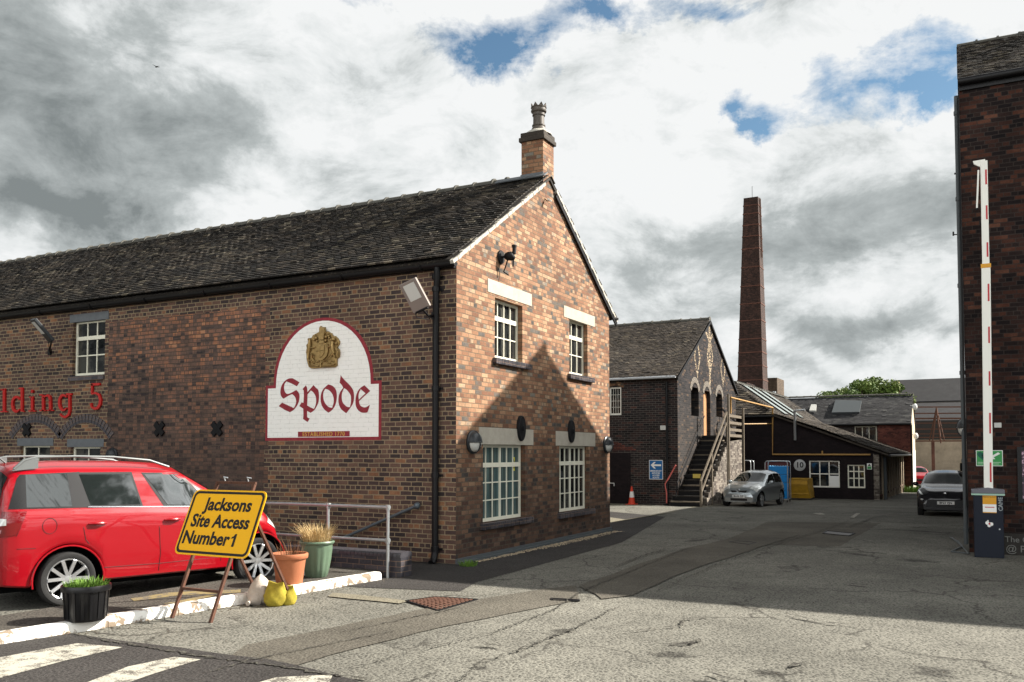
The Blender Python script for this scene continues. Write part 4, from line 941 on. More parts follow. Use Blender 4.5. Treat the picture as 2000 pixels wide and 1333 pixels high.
# small fittings on the main building
lamp_bulkhead(PX(922, 864, X0+.005), (1, 0, 0), .215, 'round bulkhead lamp near the front corner of the sunlit gable')
lamp_bulkhead(PX(1184, 869, X0+.005), (1, 0, 0), .215, 'round bulkhead lamp at the far end of the sunlit gable')
lamp_bulkhead(PY(221, 889, Y0-.005), (0, -1, 0), .16, 'round bulkhead lamp low on the long wall behind the red car')
def floodlight(label, hinge, top, wdir, N, anchor, L, W_, T_, body=M_LAMPT):
    t_ = thing('floodlight', label, 'floodlight', hinge)
    hinge, top, N = Vector(hinge), Vector(top), Vector(N).normalized(); V = (top-hinge).normalized(); U = V.cross(N).normalized(); N = U.cross(V).normalized()
    c = hinge+V*L/2
    m_ = MB(); m_.obox(c-N*T_/2, U*W_/2, V*L/2, N*T_/2); m_.build('housing', body, t_, bevel=.018)
    m_ = MB(); m_.obox(c+V*L*.14+N*.003, U*W_*.32, V*L*.27, N*.004); m_.build('lens', M_LAMPG, t_, bevel=.003)
    m_ = MB(); m_.tube([hinge-U*W_*.35, hinge+U*W_*.35], .022, 8); m_.tube([hinge-N*T_*.5, (hinge+Vector(anchor))/2+Vector((0, 0, -.05)), anchor], .02, 8); m_.obox(Vector(anchor), (.05, 0, 0), (0, .02, 0), (0, 0, .07)); m_.build('bracket', M_BLACK, t_, smooth=True)
    m_ = MB(); a_ = Vector(anchor); m_.tube([hinge-U*W_*.4, hinge-U*W_*.3+Vector((0, 0, -.09)), (hinge+a_)/2+Vector((0, 0, -.12)), a_], .008, 6); m_.build('cable', M_IRON, t_)
    return t_
floodlight('grey brown floodlight on a bracket beside the black downpipe', PY(824, 606, 12.85), PY(797, 555, 12.62), None, (.2, -1, -.4), PY(848, 617, Y0-.02), .56, .36, .07)
floodlight('dark floodlight on the long wall left of the small upstairs window', PY(98, 668, 12.95), PY(66, 631, 12.6), None, (-.35, -1, -.2), PY(97, 688, Y0-.02), .62, .34, .08, M_LAMPB)
# black fitting high on the gable
c = PX(978, 503, X0+.01); HB = thing('wall_camera_lamp', 'black wall fitting with upright head and dangling cables high on the sunlit gable', 'light fitting', c)
mb = MB(); mb.lathe([(0, .03), (.13, .025), (.14, 0)], c, (1, 0, 0), 20); mb.build('wall_plate', M_IRON, HB, smooth=True)
mb = MB(); d = Vector((.19, .06, .02)); mb.tube([c, c+d*.6], .025, 8); mb.ell(c+d*.85, .11, .08, .09, 12, 8); mb.ell(c+d*1.1+Vector((0, 0, -.03)), .08, .07, .07, 10, 7); mb.build('body', M_IRON, HB, smooth=True)
mb = MB(); e = c+d*1.35; mb.tube([e+Vector((0, 0, .03)), e+Vector((0, .01, .10)), e+Vector((0, .01, .17))], .04, 10); mb.tube([e+Vector((0, .01, .17)), e+Vector((0, .01, .21))], .05, 10); mb.build('upright_head', M_IRON, HB, smooth=True)
mb = MB(); mb.tube([c+d*.8, c+d*.5+Vector((0, 0, -.2)), c+d*.3+Vector((0, 0, -.3)), c+d*.8+Vector((0, 0, -.38))], .014, 6); mb.tube([c+d*1.3, c+d*1.25+Vector((0, 0, -.22))], .018, 6); mb.tube([c+Vector((.01, 0, .02)), c+Vector((.01, 0, .14))], .008, 6); mb.build('cable', M_IRON, HB)
def camera_box(label, c, d, m, s_=.1, anchor=None, mount=M_BLACK):
    t_ = thing('security_camera', label, 'security camera', c); c = Vector(c); d = Vector(d).normalized()
    m_ = MB(); m_.bar(c-d*s_, c+d*s_, s_*.75, s_*.7); m_.build('housing', m, t_, bevel=.008)
    m_ = MB(); m_.tube([Vector(anchor), (Vector(anchor)+c)/2+Vector((0, 0, -.04)), c+Vector((0, 0, -.02))], .012, 6); m_.build('bracket', mount, t_); return t_
c = PX(1073, 391, X0+.12); camera_box('small white and black camera near the gable peak under the chimney stack', c, (1, .1, -.7), M_WHITEF, .055, (X0, c.y, c.z+.05))
c = PX(1198, 621, X0+.05); camera_box('small black security camera at the far eaves corner of the sunlit gable', c+Vector((0, .12, 0)), (.4, 1, -.1), M_BLACK, .1, (X0-.1, YF, c.z-.05))

# ------------------------------------------------------------------ tall dark red building on the right (its gable end is seen edge on; it shades the yard)
RX, RY0, RY1, RZE, RYR, RZR = 0.03, 19.9, 27.4, 9.6, 23.65, 11.85
RB = thing('tall_brick_building', 'tall dark red brick building at the right edge behind the barrier', 'building', (RX, RY0, 0))
rs = (RZR-RZE)/(RYR-RY0)
mb = MB(); wall(mb, 'y', RY0, RX, 14, 0, RZE, [(1.22, 1.9, .55, 2.2)], -1, .12); mb.build('front_wall', M_RBRK, RB, fixn=False)
mb = MB(); wall(mb, 'x', RX, RY0, RY1, 0, RZE, (), -1, gable=[(RY1, RZE), (RYR, RZR-.1), (RY0, RZE)]); wall(mb, 'y', RY1, RX, 14, 0, RZE, (), 1); wall(mb, 'x', 14, RY0, RY1, 0, RZE, (), 1, gable=[(RY1, RZE), (RYR, RZR-.1), (RY0, RZE)])
mb.build('gable_wall', M_RBRK, RB, fixn=False)
cs2 = 1/math.sqrt(1+rs*rs); LVr = (RYR-RY0+.12)/cs2
mb = MB(); roofslab(mb, (RX-.03, RY0-.12, RZE-.12*rs+.1), (1, 0, 0), (0, cs2, rs*cs2), 6.0, LVr, .2, .13, .02, 21, .008, .02); slabbox(mb, (RX-.02, RY0-.1, RZE-.12*rs+.09), (1, 0, 0), (0, cs2, rs*cs2), 14, LVr-.02, .06)
slabbox(mb, (RX-.02, RY1+.1, RZE-.12*rs+.09), (1, 0, 0), (0, -cs2, rs*cs2), 14, LVr-.02, .06); rr = mb.build('roof', M_ROOF, RB, fixn=False)
mb = MB(); ridge(mb, (RX-.02, RYR, RZR+.08), (9, RYR, RZR+.08), .45, .13, 9); mb.build('ridge_tiles', M_RIDGE, rr, smooth=True)
mb = MB(); mb.tube([(RX-.02, RY0-.12, RZE+.0), (14, RY0-.12, RZE+.0)], .075, 10); mb.box(RX, 14, RY0-.05, RY0-.003, RZE-.16, RZE+.05); mb.build('gutter', M_BLACK, RB, smooth=True)
mb = MB(); px_ = RX-.055
mb.tube([(px_, RY0+.12, RZE-.2), (px_, RY0+.12, .15)], .042, 8)
for z in (9, 7.2, 5.4, 3.6, 1.8, .4): mb.tube([(px_, RY0+.12, z), (px_, RY0+.12, z+.08)], .055, 8)
mb.build('downpipe', M_GREYST, RB, smooth=True)
mb = MB(); mb.tube([(RX-.02, RY0-.03, .9), (RX-.03, RY0-.04, 3.0), (RX-.02, RY0-.03, 5.0), (RX-.02, RY0-.03, RZE-.3)], .018, 6); mb.build('wall_cable', M_BLACK, RB)
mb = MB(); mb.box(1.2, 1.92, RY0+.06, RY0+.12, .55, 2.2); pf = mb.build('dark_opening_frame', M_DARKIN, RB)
# paler efflorescence on bricks is in the material; framed poster at the edge
PO = thing('framed_poster', 'dark framed poster with pink and white print at the right edge of the picture', 'poster', (1.3, RY0-.01, .9))
q = PY(1993, 882, RY0)
mb = MB(); mb.box(q.x-.06, q.x+.9, RY0-.05, RY0-.012, 1.02, 2.12); mb.build('frame', M_BLACK, PO)
mb = MB(); mb.box(q.x+.02, q.x+.84, RY0-.056, RY0-.052, 1.1, 2.04); mb.build('print', mat('poster_print', lambda t, b: t.put(b.inputs['Base Color'], t.ramp(t.noise(t.n('ShaderNodeTexCoord').outputs['Object'], 9, 4, .7), [(0, (.02, .02, .03)), (.45, (.06, .03, .05)), (.55, (.45, .3, .38)), (.7, (.5, .5, .48))], 'CONSTANT')), rough=.3), PO)
# chalk board leaning at the foot
CB = thing('chalk_board', 'low dark board with hand chalked words leaning beside the barrier cabinet', 'board', (.9, RY0-.15, 0))
q = PY(1957, 1066, RY0-.17)
mb = MB(); mb.obox((q.x+.75, RY0-.14, .21), (.75, 0, 0), (0, .012, .0), (0, .03, .21)); mb.build('board', M_TIMBERD, CB, bevel=.004)
ch = mat('chalk', col=(.16, .16, .15), rough=.9)
text('chalk_writing', 'The Q', ch, CB, (q.x+.05, RY0-.162, .30), (1, 0, 0), (0, .14, 1), .16, .001, 'LEFT')
text('chalk_writing', '@ Po', ch, CB, (q.x+.06, RY0-.19, .12), (1, 0, 0), (0, .14, 1), .19, .001, 'LEFT')
c = PY(1882, 836, RY0+.3); lamp_bulkhead((RX-.005, RY0+.25, c.z), (-1, 0, 0), .2, 'bulkhead lamp on the corner of the tall right hand building')
c = PY(1862, 457, RY0+.25); camera_box('black camera hanging from a bracket on the tall right hand building', (c.x, RY0+.25, c.z), (0, -.3, -1), M_BLACK, .045, (RX, RY0+.25, c.z+.03))
c = PY(1871, 339, RY0+.2); camera_box('small black camera high on the edge of the tall right hand building', (c.x-.02, RY0+.2, c.z), (-1, -.2, 0), M_BLACK, .05, (RX, RY0+.2, c.z))
# first aid sign
GS = thing('defibrillator_sign', 'green sign with a white arrow and a heart behind the barrier arm', 'sign', PY(1931, 911, RY0))
a_, b_ = PY(1906, 880, RY0), PY(1959, 911, RY0); yy = RY0-.012
mb = MB(); mb.box(a_.x, b_.x, yy, RY0-.002, b_.z, a_.z); mb.build('panel', M_WHITE, GS)
mb = MB(); mb.box(a_.x+.012, b_.x-.012, yy-.003, yy-.001, b_.z+.012, a_.z-.012); mb.build('green_field', M_GREEN, GS)
W_ = b_.x-a_.x; H_ = a_.z-b_.z
def gp(u, v): return (a_.x+u*W_, yy-.0045, a_.z-v*H_)
mb = MB(); mb.face([gp(.04+.0, .22), gp(.09, .11), gp(.17, .10), gp(.24, .16), gp(.31, .10), gp(.40, .12), gp(.44, .24), gp(.40, .38), gp(.25, .62), gp(.08, .38)]); mb.build('heart', M_GREEND, GS)
mb = MB(); mb.face([gp(.83, .13), gp(.91, .22), gp(.66, .44), gp(.72, .55), gp(.46, .60), gp(.50, .30), gp(.57, .37)]); mb.build('arrow', M_WHITE, GS); mb = MB(); mb.face([gp(.26, .26), gp(.30, .26), gp(.27, .34), gp(.31, .34), gp(.22, .5), gp(.24, .38), gp(.2, .38)]); mb.build('lightning_bolt', M_WHITE, GS)
mb = MB()
for v in (.74, .84): mb.face([gp(.06, v), gp(.36, v), gp(.36, v+.05), gp(.06, v+.05)]); mb.face([gp(.55, v), gp(.92 if v < .8 else .85, v), gp(.92 if v < .8 else .85, v+.05), gp(.55, v+.05)])
mb.build('small_print', mat('pale_green_print', col=(.3, .5, .33)), GS)
mb = MB(); q = PY(1947, 831, RY0); mb.box(q.x-.05, q.x+.08, RY0-.03, RY0-.002, q.z-.05, q.z+.05); o = mb.build('junction_box', M_LAMPG, None, bevel=.01); tag(o, 'small cream box on the dark brick wall above the green sign', 'junction box')
# wing behind, hidden by the front but shading the yard
WB = thing('rear_wing', 'long dark brick wing behind the tall right hand building', 'building', (.85, RY1, 0))
mb = MB(); wall(mb, 'x', .85, RY1+.01, 64, -.7, 9.15, (), -1); wall(mb, 'x', 12, RY1+.01, 64, -.7, 9.15, (), 1); wall(mb, 'y', 64, .85, 12, -.7, 9.15, (), 1); mb.box(.86, 12, RY1+.01, 64, 9.16, 9.2); mb.build('wall', M_RBRK, WB, fixn=False)

# ------------------------------------------------------------------ dark brick warehouse with outside stair
DX, DY0, DY1, DZE, DYR, DZR = -10.0, 33.3, 43.1, 5.0, 38.2, 7.85
DB = thing('dark_brick_warehouse', 'blackened brick warehouse with tiled roof and an outside stair to a tan door', 'building', (DX, DY0, 0))
def dh(x0, x1, y0, y1):
    return (PX(x0, y0, DX).y, PX(x1, y0, DX).y, PX((x0+x1)/2, y1, DX).z, PX((x0+x1)/2, y0, DX).z)
dho = [dh(1349.5, 1364.5, 757, 813), dh(1398.5, 1410.5, 770, 815)]
dd = dh(1374, 1387, 764, 852); dho.append((dd[0], dd[1], 2.74, dd[3]))
ws = DYR-DY0; ds = (DZR-DZE-.05)/ws
mb = MB(); wall(mb, 'x', DX, DY0, DY1, -.8, DZE, dho, 1, .35, gable=[(DY1, DZE), (DYR, DZR-.12), (DY0, DZE)]); mb.build('gable_wall', M_DGAB, DB, fixn=False)
w0, w1 = PY(1190, 757, DY0), PY(1213.5, 811, DY0)
mb = MB(); wall(mb, 'y', DY0, -26, DX, -.8, DZE, [(w0.x, w1.x, w1.z, w0.z)], -1, .1); wall(mb, 'y', DY1, -26, DX, -.8, DZE, (), 1); wall(mb, 'x', -26, DY0, DY1, -.8, DZE, (), -1, gable=[(DY1, DZE), (DYR, DZR-.12), (DY0, DZE)]); mb.build('side_wall', M_DBRK, DB, fixn=False)
frame_window(DB, (w0.x, DY0+.05, w1.z), (1, 0, 0), (0, -1, 0), w1.x-w0.x, w0.z-w1.z, 4, [1, 1, 1, 1], M_WHITEF, M_GLASS, transom=False, bar=.011, fr=.06)
mb = MB()
for k in range(12):
    u = (k+.5)/12; a_ = w0.x-.1+(w1.x-w0.x+.2)*u; mb.box(a_-.035, a_+.035, DY0-.01, DY0+.05, w0.z-.04+.1*math.sin(math.pi*u), w0.z+.12+.1*math.sin(math.pi*u))
mb.build('brick_arch', M_GABLE, DB)
csd = 1/math.sqrt(1+ds*ds); LVd = (ws+.2)/csd
mb = MB(); roofslab(mb, (-18, DY0-.2, DZE+.02-.2*ds+.06), (1, 0, 0), (0, csd, ds*csd), DX+.08+18, LVd, .17, .12, .018, 31, .012, .06); slabbox(mb, (-26, DY0-.18, DZE-.2*ds+.07), (1, 0, 0), (0, csd, ds*csd), DX+.06+26, LVd-.03, .05)
slabbox(mb, (-26, DY1+.18, DZE-.2*ds+.07), (1, 0, 0), (0, -csd, ds*csd), DX+.06+26, LVd-.03, .05); dr = mb.build('roof', M_ROOF2, DB, fixn=False)
mb = MB(); ridge(mb, (-18, DYR, DZR+.08), (DX+.05, DYR, DZR+.08), .45, .14, 12); mb.build('ridge_tiles', M_RIDGE, dr, smooth=True)
mb = MB()
for s_, y_ in ((1, DY0-.2), (-1, DY1+.2)):
    L_ = LVd; mb.obox(Vector((DX+.06, y_, DZE-.2*ds+.02))+Vector((0, s_*csd, ds*csd))*L_/2, (.03, 0, 0), Vector((0, s_*csd, ds*csd))*L_/2, Vector((0, -s_*ds*csd, csd))*.05)
mb.build('bargeboard', M_BLACK, dr)
mb = MB(); mb.tube([(-26, DY0-.26, DZE-.06), (DX, DY0-.26, DZE-.02)], .05, 8); mb.build('gutter', mat('pale_grey_gutter', col=(.4, .42, .44), rough=.5), DB, smooth=True)
mb = MB(); q = PY(1303, 760, DY0); mb.tube([(q.x, DY0-.08, 4.8), (q.x, DY0-.08, .0)], .05, 8); mb.build('downpipe', M_BLACK, DB, smooth=True)
# brick arches over the openings and the door
for k, h_ in enumerate(dho):
    mb = MB(); n = 9; wd = h_[1]-h_[0]; cy_ = (h_[0]+h_[1])/2
    for i in range(n):
        a_ = math.pi*(.12+.76*(i+.5)/n); d_ = Vector((0, -math.cos(a_), math.sin(a_)))
        mb.obox(Vector((DX+.004, cy_, h_[3]-wd*.32))+d_*(wd*.5+.1), (.012, 0, 0), Vector((0, d_.z, -d_.y))*.045*wd/.6, d_*.12, random.random())
    mb.build('brick_arch', M_WASH, DB)
for h_ in dho[:2]:
    mb = MB(); mb.box(DX-.35, DX-.34, h_[0], h_[1], h_[2], h_[3]); mb.build('niche_back', M_TIMBERD, DB)  # dark panel closing the back of the blind niche
mb = MB(); mb.box(DX-.2, DX-.15, dho[2][0], dho[2][1], 2.74, dho[2][3]-.02); dr_ = mb.build('door', M_DOOR, DB)
mb = MB(); mb.box(DX-.15, DX-.11, dho[2][0]+.12, dho[2][0]+.22, 3.7, 3.8); mb.build('handle', M_IRON, dr_)
mb = MB(); q = PY(1210, 930, DY0); mb.box(-14, PY(1232, 930, DY0).x, DY0-.03, DY0-.003, gz(33), PY(1232, 885, DY0).z); dk = mb.build('blocked_doorway', M_PAINTBRK, DB)
mb = MB(); q = PY(1196, 944, DY0-.06); mb.tube([(q.x-.1, DY0-.08, q.z), (q.x+.08, DY0-.08, q.z), (q.x+.08, DY0-.08, q.z-.12)], .015, 6); mb.build('handle', M_WHITE, dk)
mb = MB(); q0 = PY(1192, 868, DY0); q1 = PY(1225, 880, DY0)
for i in range(4):
    for k in range(int(6-i)): mb.box(q0.x-.3+k*.235+(i % 2)*.1, q0.x-.3+k*.235+.215+(i % 2)*.1, DY0-.006, DY0+.05, q1.z+i*.075, q1.z+i*.075+.062, random.random())
mb.build('patched_bricks', M_REDWALL, DB)
mb = MB(); q = PY(1296, 836, DY0); mb.box(q.x-.11, q.x+.13, DY0-.1, DY0-.002, q.z-.09, q.z+.09); o = mb.build('wall_light', M_LAMPG, None, bevel=.015); tag(o, 'small cream box light on the blackened brick wall above the blue sign', 'wall light')
# emergency route sign
a_, b_ = PY(1268, 899, DY0), PY(1295, 937, DY0); BS = thing('route_sign', 'blue and white sign with an arrow pointing left on the blackened brick wall', 'sign', (a_.x, DY0, b_.z))
W_ = b_.x-a_.x; H_ = a_.z-b_.z; yy = DY0-.02
mb = MB(); mb.box(a_.x, b_.x, yy, DY0-.002, b_.z, a_.z); mb.build('panel', M_WHITE, BS)
mb = MB(); mb.box(a_.x+.02, b_.x-.02, yy-.003, yy-.001, b_.z+.02, a_.z-.02); mb.build('blue_field', M_BLUE, BS)
def gp(u, v): return (a_.x+u*W_, yy-.0045, a_.z-v*H_)
mb = MB(); mb.face([gp(.12, .26), gp(.36, .10), gp(.50, .10), gp(.34, .22), gp(.88, .22), gp(.88, .31), gp(.34, .31), gp(.50, .44), gp(.36, .44)]); mb.build('arrow', M_WHITE, BS)
for i, s_ in enumerate(('EMERGENCY', 'SERVICES', 'ACCESS', 'ROUTE')): text('sign_lettering', s_, M_WHITE, BS, (a_.x+W_/2, yy-.0045, a_.z-H_*(.565+.115*i)), (1, 0, 0), (0, 0, 1), .082, .0005, bold=.002)

# stair
ST = thing('outside_stair', 'dark timber outside stair with handrails rising to the tan door', 'stair', (-9.4, 32.7, 0))
N_ = 14; yb0, yt0 = 32.75, 36.9; xl_, xr_ = -9.92, -8.98
g0 = gz(33)
for k in range(N_):
    mb = MB(); z = g0+(2.74-g0)*(k+1)/N_; y = yb0+(yt0-yb0)*k/N_; e = .12 if k < 3 else 0
    mb.box(xl_-e*2, xr_, y-.02, y+.30, z-.05, z, random.random()); mb.build('tread', M_TIMBERD if k % 3 else M_TIMBER, ST)
mb = MB(); mb.box(xl_, xr_-.02, yt0+.02, 39.8, 2.66, 2.735); mb.build('landing', M_TIMBER, ST)
mb = MB()
for k in range(N_):
    z = g0+(2.74-g0)*(k+1)/N_; y = yb0+(yt0-yb0)*k/N_
    mb.box(xl_-(.24 if k < 3 else 0), xr_-.02, y+.012, y+.03, z-.25, z-.052)
mb.build('risers', M_IRON, ST)
mb = MB(); poly = [(xr_-.01, yb0+.9, g0-.1)]
pr_ = [(yb0+.9, g0-.1)]
for k in range(3, N_+1):
    z = g0+(2.74-g0)*k/N_-.3; y = yb0+(yt0-yb0)*k/N_; pr_ += [(y-.05, z), (y+.2, z)]
pr_ += [(39.8, 2.6), (39.8, g0-.3)]
mb.face([(xr_+.03, y, z) for y, z in pr_], [(y, z) for y, z in pr_]); mb.face([(xr_-.2, y, z) for y, z in reversed(pr_)], [(y, z) for y, z in reversed(pr_)])
for i in range(len(pr_)-1):
    (y_, z_), (y2, z2) = pr_[i], pr_[i+1]; mb.face([(xr_-.2, y_, z_), (xr_+.03, y_, z_), (xr_+.03, y2, z2), (xr_-.2, y2, z2)], [(0, z_), (.23, z_), (.23, z2+.01), (0, z2+.01)])
mb.box(xl_, xr_+.03, 39.8, 40.05, g0-.3, 2.7)
mb.build('whitewashed_support_wall', M_WASH, ST, fixn=False)
mb = MB()
def hr(y, z): return (xr_+.03, y, z)
s0 = (2.74-g0)/(yt0-yb0)
mb.bar(hr(yb0-.05, g0+.95), hr(yt0, 2.74+.98), .05, .09); mb.bar(hr(yb0+.05, g0+.55), hr(yt0, 2.74+.55), .04, .09)
for y in (yb0+.0, yb0+1.6, yt0): mb.box(xr_-.01, xr_+.07, y-.04, y+.04, g0, g0+s0*(y-yb0)+1.0)
mb.build('handrail', M_TIMBER, ST)
mb = MB(); mb.tube([(xl_+.02, yb0-.1, g0+.35), (xl_+.02, yb0+.1, g0+.9), (xl_+.02, yt0, 2.74+.85)], .02, 6); mb.build('wall_rail', M_IRON, ST)
mb = MB()
for y, zt_ in ((yt0+.1, 2.74+1.75), (39.75, 2.74+1.3)): mb.box(xr_+.04, xr_+.12, y-.05, y+.05, gz(39)-.05, zt_)
for z in (3.6, 3.3, 3.0, 2.75): mb.box(xr_+.0, xr_+.035, yt0, 39.8, z-.06, z+.06)
for z in (3.6, 3.25): mb.box(xl_+.1, xr_-.05, 39.72, 39.78, z-.05, z+.05)
mb.box(xl_+.35, xl_+.43, 39.7, 39.78, 2.74, 3.75)
mb.build('landing_guard', M_TIMBER, ST)
mb = MB(); q = (-9.45, yb0+1.2, g0+.0); zz = g0+s0*1.25+.25; mb.box(xl_, xr_+.1, yb0+1.05, yb0+1.09, zz, zz+.1); bar_ = mb.build('barrier_bar', M_IRON, ST)
mb = MB(); mb.box(-9.55, -9.25, yb0+1.03, yb0+1.045, zz-.03, zz+.13); mb.build('warning_notice', mat('notice_gold', col=(.5, .38, .08)), bar_)
# red handrail pipe and cone
c0, c1, c2 = PY(1302, 983, 33.1), PY(1299, 946, 33.05), PY(1320, 909, 33.0)
mb = MB(); mb.tube([c0, (c1+c0)/2+Vector((.03, 0, 0)), c1, c2], .028, 8); o = mb.build('bent_red_pole', mat('faded_red_pole', col=(.5, .12, .1), rough=.5), None, smooth=True); tag(o, 'bent faded red pole leaning by the foot of the outside stair', 'pole')
c = GG(1234, 986); CO = thing('traffic_cone', 'red and white traffic cone standing by the blackened brick wall', 'cone', c)
mb = MB(); mb.box(c.x-.2, c.x+.2, c.y-.2, c.y+.2, c.z+.0, c.z+.03); mb.build('base', M_ORANGE, CO, bevel=.01)
mb = MB(); mb.lathe([(.15, c.z+.03), (.115, c.z+.2), (.03, c.z+.72), (0, c.z+.72)], (c.x, c.y, 0), n=20); mb.build('cone_body', M_ORANGE, CO, smooth=True)
mb = MB(); mb.lathe([(.103, c.z+.27), (.070, c.z+.52)], (c.x, c.y, 0), n=20); mb.build('reflective_band', M_WHITE, CO, smooth=True)

# ------------------------------------------------------------------ low dark painted building with the number ten
BY, BX1, BYR = 46.0, -3.75, 63.9
XB, ZB, XR_, ZR_, XE, ZE_ = -8.75, 3.98, -11.3, 5.85, -3.3, 1.93
TB = thing('dark_painted_building', 'low dark painted brick workshop with long tiled roof and three skylights', 'building', (BX1, BY, -.3))
gb = gz(BY)
def bo(x0, x1, y0, y1):
    p, q = PY(x0, y0, BY), PY(x1, y1, BY); return (p.x, q.x, q.z, p.z)
bd = bo(1580, 1640.5, 900, 953); bw_ = bo(1655, 1690, 908, 954); md = bo(1494, 1542, 902, 972)
mb = MB(); wall(mb, 'y', BY, -26, BX1, -1, 1.95, [bd, bw_, (md[0], md[1], gb, md[3])], -1, .12); 
zl_ = lambda x: ZB+(ZE_-ZB)*(x-XB)/(XE-XB)
xs_ = PY(1705, 900, BY).x
mb.face([(-26, BY, 1.95), (BX1, BY, 1.95), (BX1, BY, zl_(BX1)-.06), (XB, BY, ZB-.06), (-26, BY, ZB-.1)], [(-26, 1.95), (BX1, 1.95), (BX1, zl_(BX1)), (XB, ZB), (-26, ZB)])
mb.build('front_wall', M_PAINTBRK, TB, fixn=False)
mb = MB(); q = PY(1706, 900, BY).x
mb.box(q, BX1+.002, BY-.03, BY-.002, -1, 1.95); mb.build('pale_corner', M_WASH, TB)
mb = MB(); wall(mb, 'x', BX1, BY, BYR, -1.2, 1.95, (), 1); mb.build('side_wall', M_WASH, TB, fixn=False)
for k in range(9):
    mb = MB(); y = BY+1.2+k*1.95; mb.box(BX1+.002, BX1+.1, y, y+.35, -1.2, 1.9); mb.build('pilaster', M_BEIGEW, TB)
mb = MB(); mb.box(BX1+.002, BX1+.05, BY+.4, BYR, -.15, -.05); mb.build('rusty_band', M_RUST, TB)
mb = MB(); mb.face([(-26, BYR, -1), (BX1, BYR, -1), (BX1, BYR, 1.9), (XB, BYR, ZB-.08), (XR_, BYR, ZR_-.08), (XR_-5, BYR, 3), (-26, BYR, 3)]); mb.build('rear_wall', M_PAINTBRK, TB, fixn=False)
# roofs: catslide lower pitch, steeper upper pitch, lean-to on the left
vl = Vector((XB-XE, 0, ZB-ZE_)); vu = Vector((XR_-XB, 0, ZR_-ZB)); ly = BYR+.2-(BY-.25)
mb = MB(); roofslab(mb, (XE, BY-.25, ZE_), (0, 1, 0), vl, ly, vl.length, .3, .17, .03, 41, .016, .05); slabbox(mb, (XE-.02, BY-.22, ZE_+.01), (0, 1, 0), vl, ly-.05, vl.length, .08)
roofslab(mb, (XB, BY-.25, ZB), (0, 1, 0), vu, ly, vu.length, .3, .17, .03, 42, .012, .03, clip=lambda p: p.y-BY > .98*(XB-p.x)-.15)
yh = BY+.98*(XB-XR_); mb.prism([(XB, BY-.15, ZB), (XR_, yh, ZR_), (XR_, BYR+.2, ZR_), (XB, BYR+.2, ZB)], (0, 0, -.08))
mb.prism([(XR_, yh, ZR_-.01), (-16, yh, ZR_-2.2), (-16, BYR+.2, ZR_-2.2), (XR_, BYR+.2, ZR_-.01)], (0, 0, -.08))
br_ = mb.build('roof', M_ROOF2, TB, fixn=False)
mb = MB(); ridge(mb, (XR_, yh, ZR_+.06), (XR_, BYR+.2, ZR_+.06), .5, .14, 14); mb.build('ridge_tiles', M_RIDGE, br_, smooth=True)
sk_ = vu.normalized(); nn = Vector((0, 1, 0)).cross(sk_); nn = nn if nn.z > 0 else -nn
for k in range(3):
    y = BY+3.6+k*2.6; m2 = MB(); m2.obox(Vector((XB, y+.5, ZB))+sk_*(vu.length*.5)+nn*.09, (0, .62, 0), sk_*vu.length*.46, nn*.03); fr_ = m2.build('skylight', M_IRON, TB)
    m2 = MB(); m2.obox(Vector((XB, y+.5, ZB))+sk_*(vu.length*.5)+nn*.125, (0, .55, 0), sk_*vu.length*.44, nn*.004); m2.build('pane', mat('pale_skylight_glass', col=(.2, .24, .22), rough=.15, spec=.6), fr_)
lt = Vector((0, 1, .75)); xq = XB
mb = MB(); roofslab(mb, (-16, BY-.15, ZB-.02), (1, 0, 0), lt, 16+XB, 3.1, .3, .17, .03, 43, .012, .03, clip=lambda p: p.x < XR_+.1 or p.y-BY < .98*(XB-p.x)); mb.prism([(-16, BY-.15, ZB-.03), (XB, BY-.15, ZB-.03), (XR_, yh, ZR_-.03), (-16, yh, ZR_-.03)], (0, 0, -.08)); mb.build('lean_to_roof', M_ROOF2, TB, fixn=False)
mb = MB(); mb.tube([(-16, BY-.22, ZB-.1), (XB, BY-.22, ZB-.1)], .06, 8); mb.tube([(XE+.05, BY-.2, ZE_-.06), (XE+.05, BYR, ZE_-.06)], .06, 8); mb.build('gutter', M_BLACK, TB, smooth=True)
f = frame_window(TB, (bd[0], BY+.06, bd[2]), (1, 0, 0), (0, -1, 0), bd[1]-bd[0], bd[3]-bd[2], 3, [1, 1], M_WHITEF, M_GLASS, transom=False, bar=.05, fr=.06)
mb = MB(); mb.box(bd[1]-(bd[1]-bd[0])*.34, bd[1]-.05, BY+.05, BY+.075, bd[2]+.05, bd[2]+.58); mb.build('white_lower_panel', M_WHITE, f)
frame_window(TB, (bw_[0], BY+.06, bw_[2]), (1, 0, 0), (0, -1, 0), bw_[1]-bw_[0], bw_[3]-bw_[2], 3, [1.2, 1, .8], M_CREAM, M_GLASS, transom=False, bar=.05, fr=.06)
mb = MB(); mb.box(md[0], md[1], BY+.08, BY+.12, gb, md[3]); mb.build('door', M_MAND, TB)
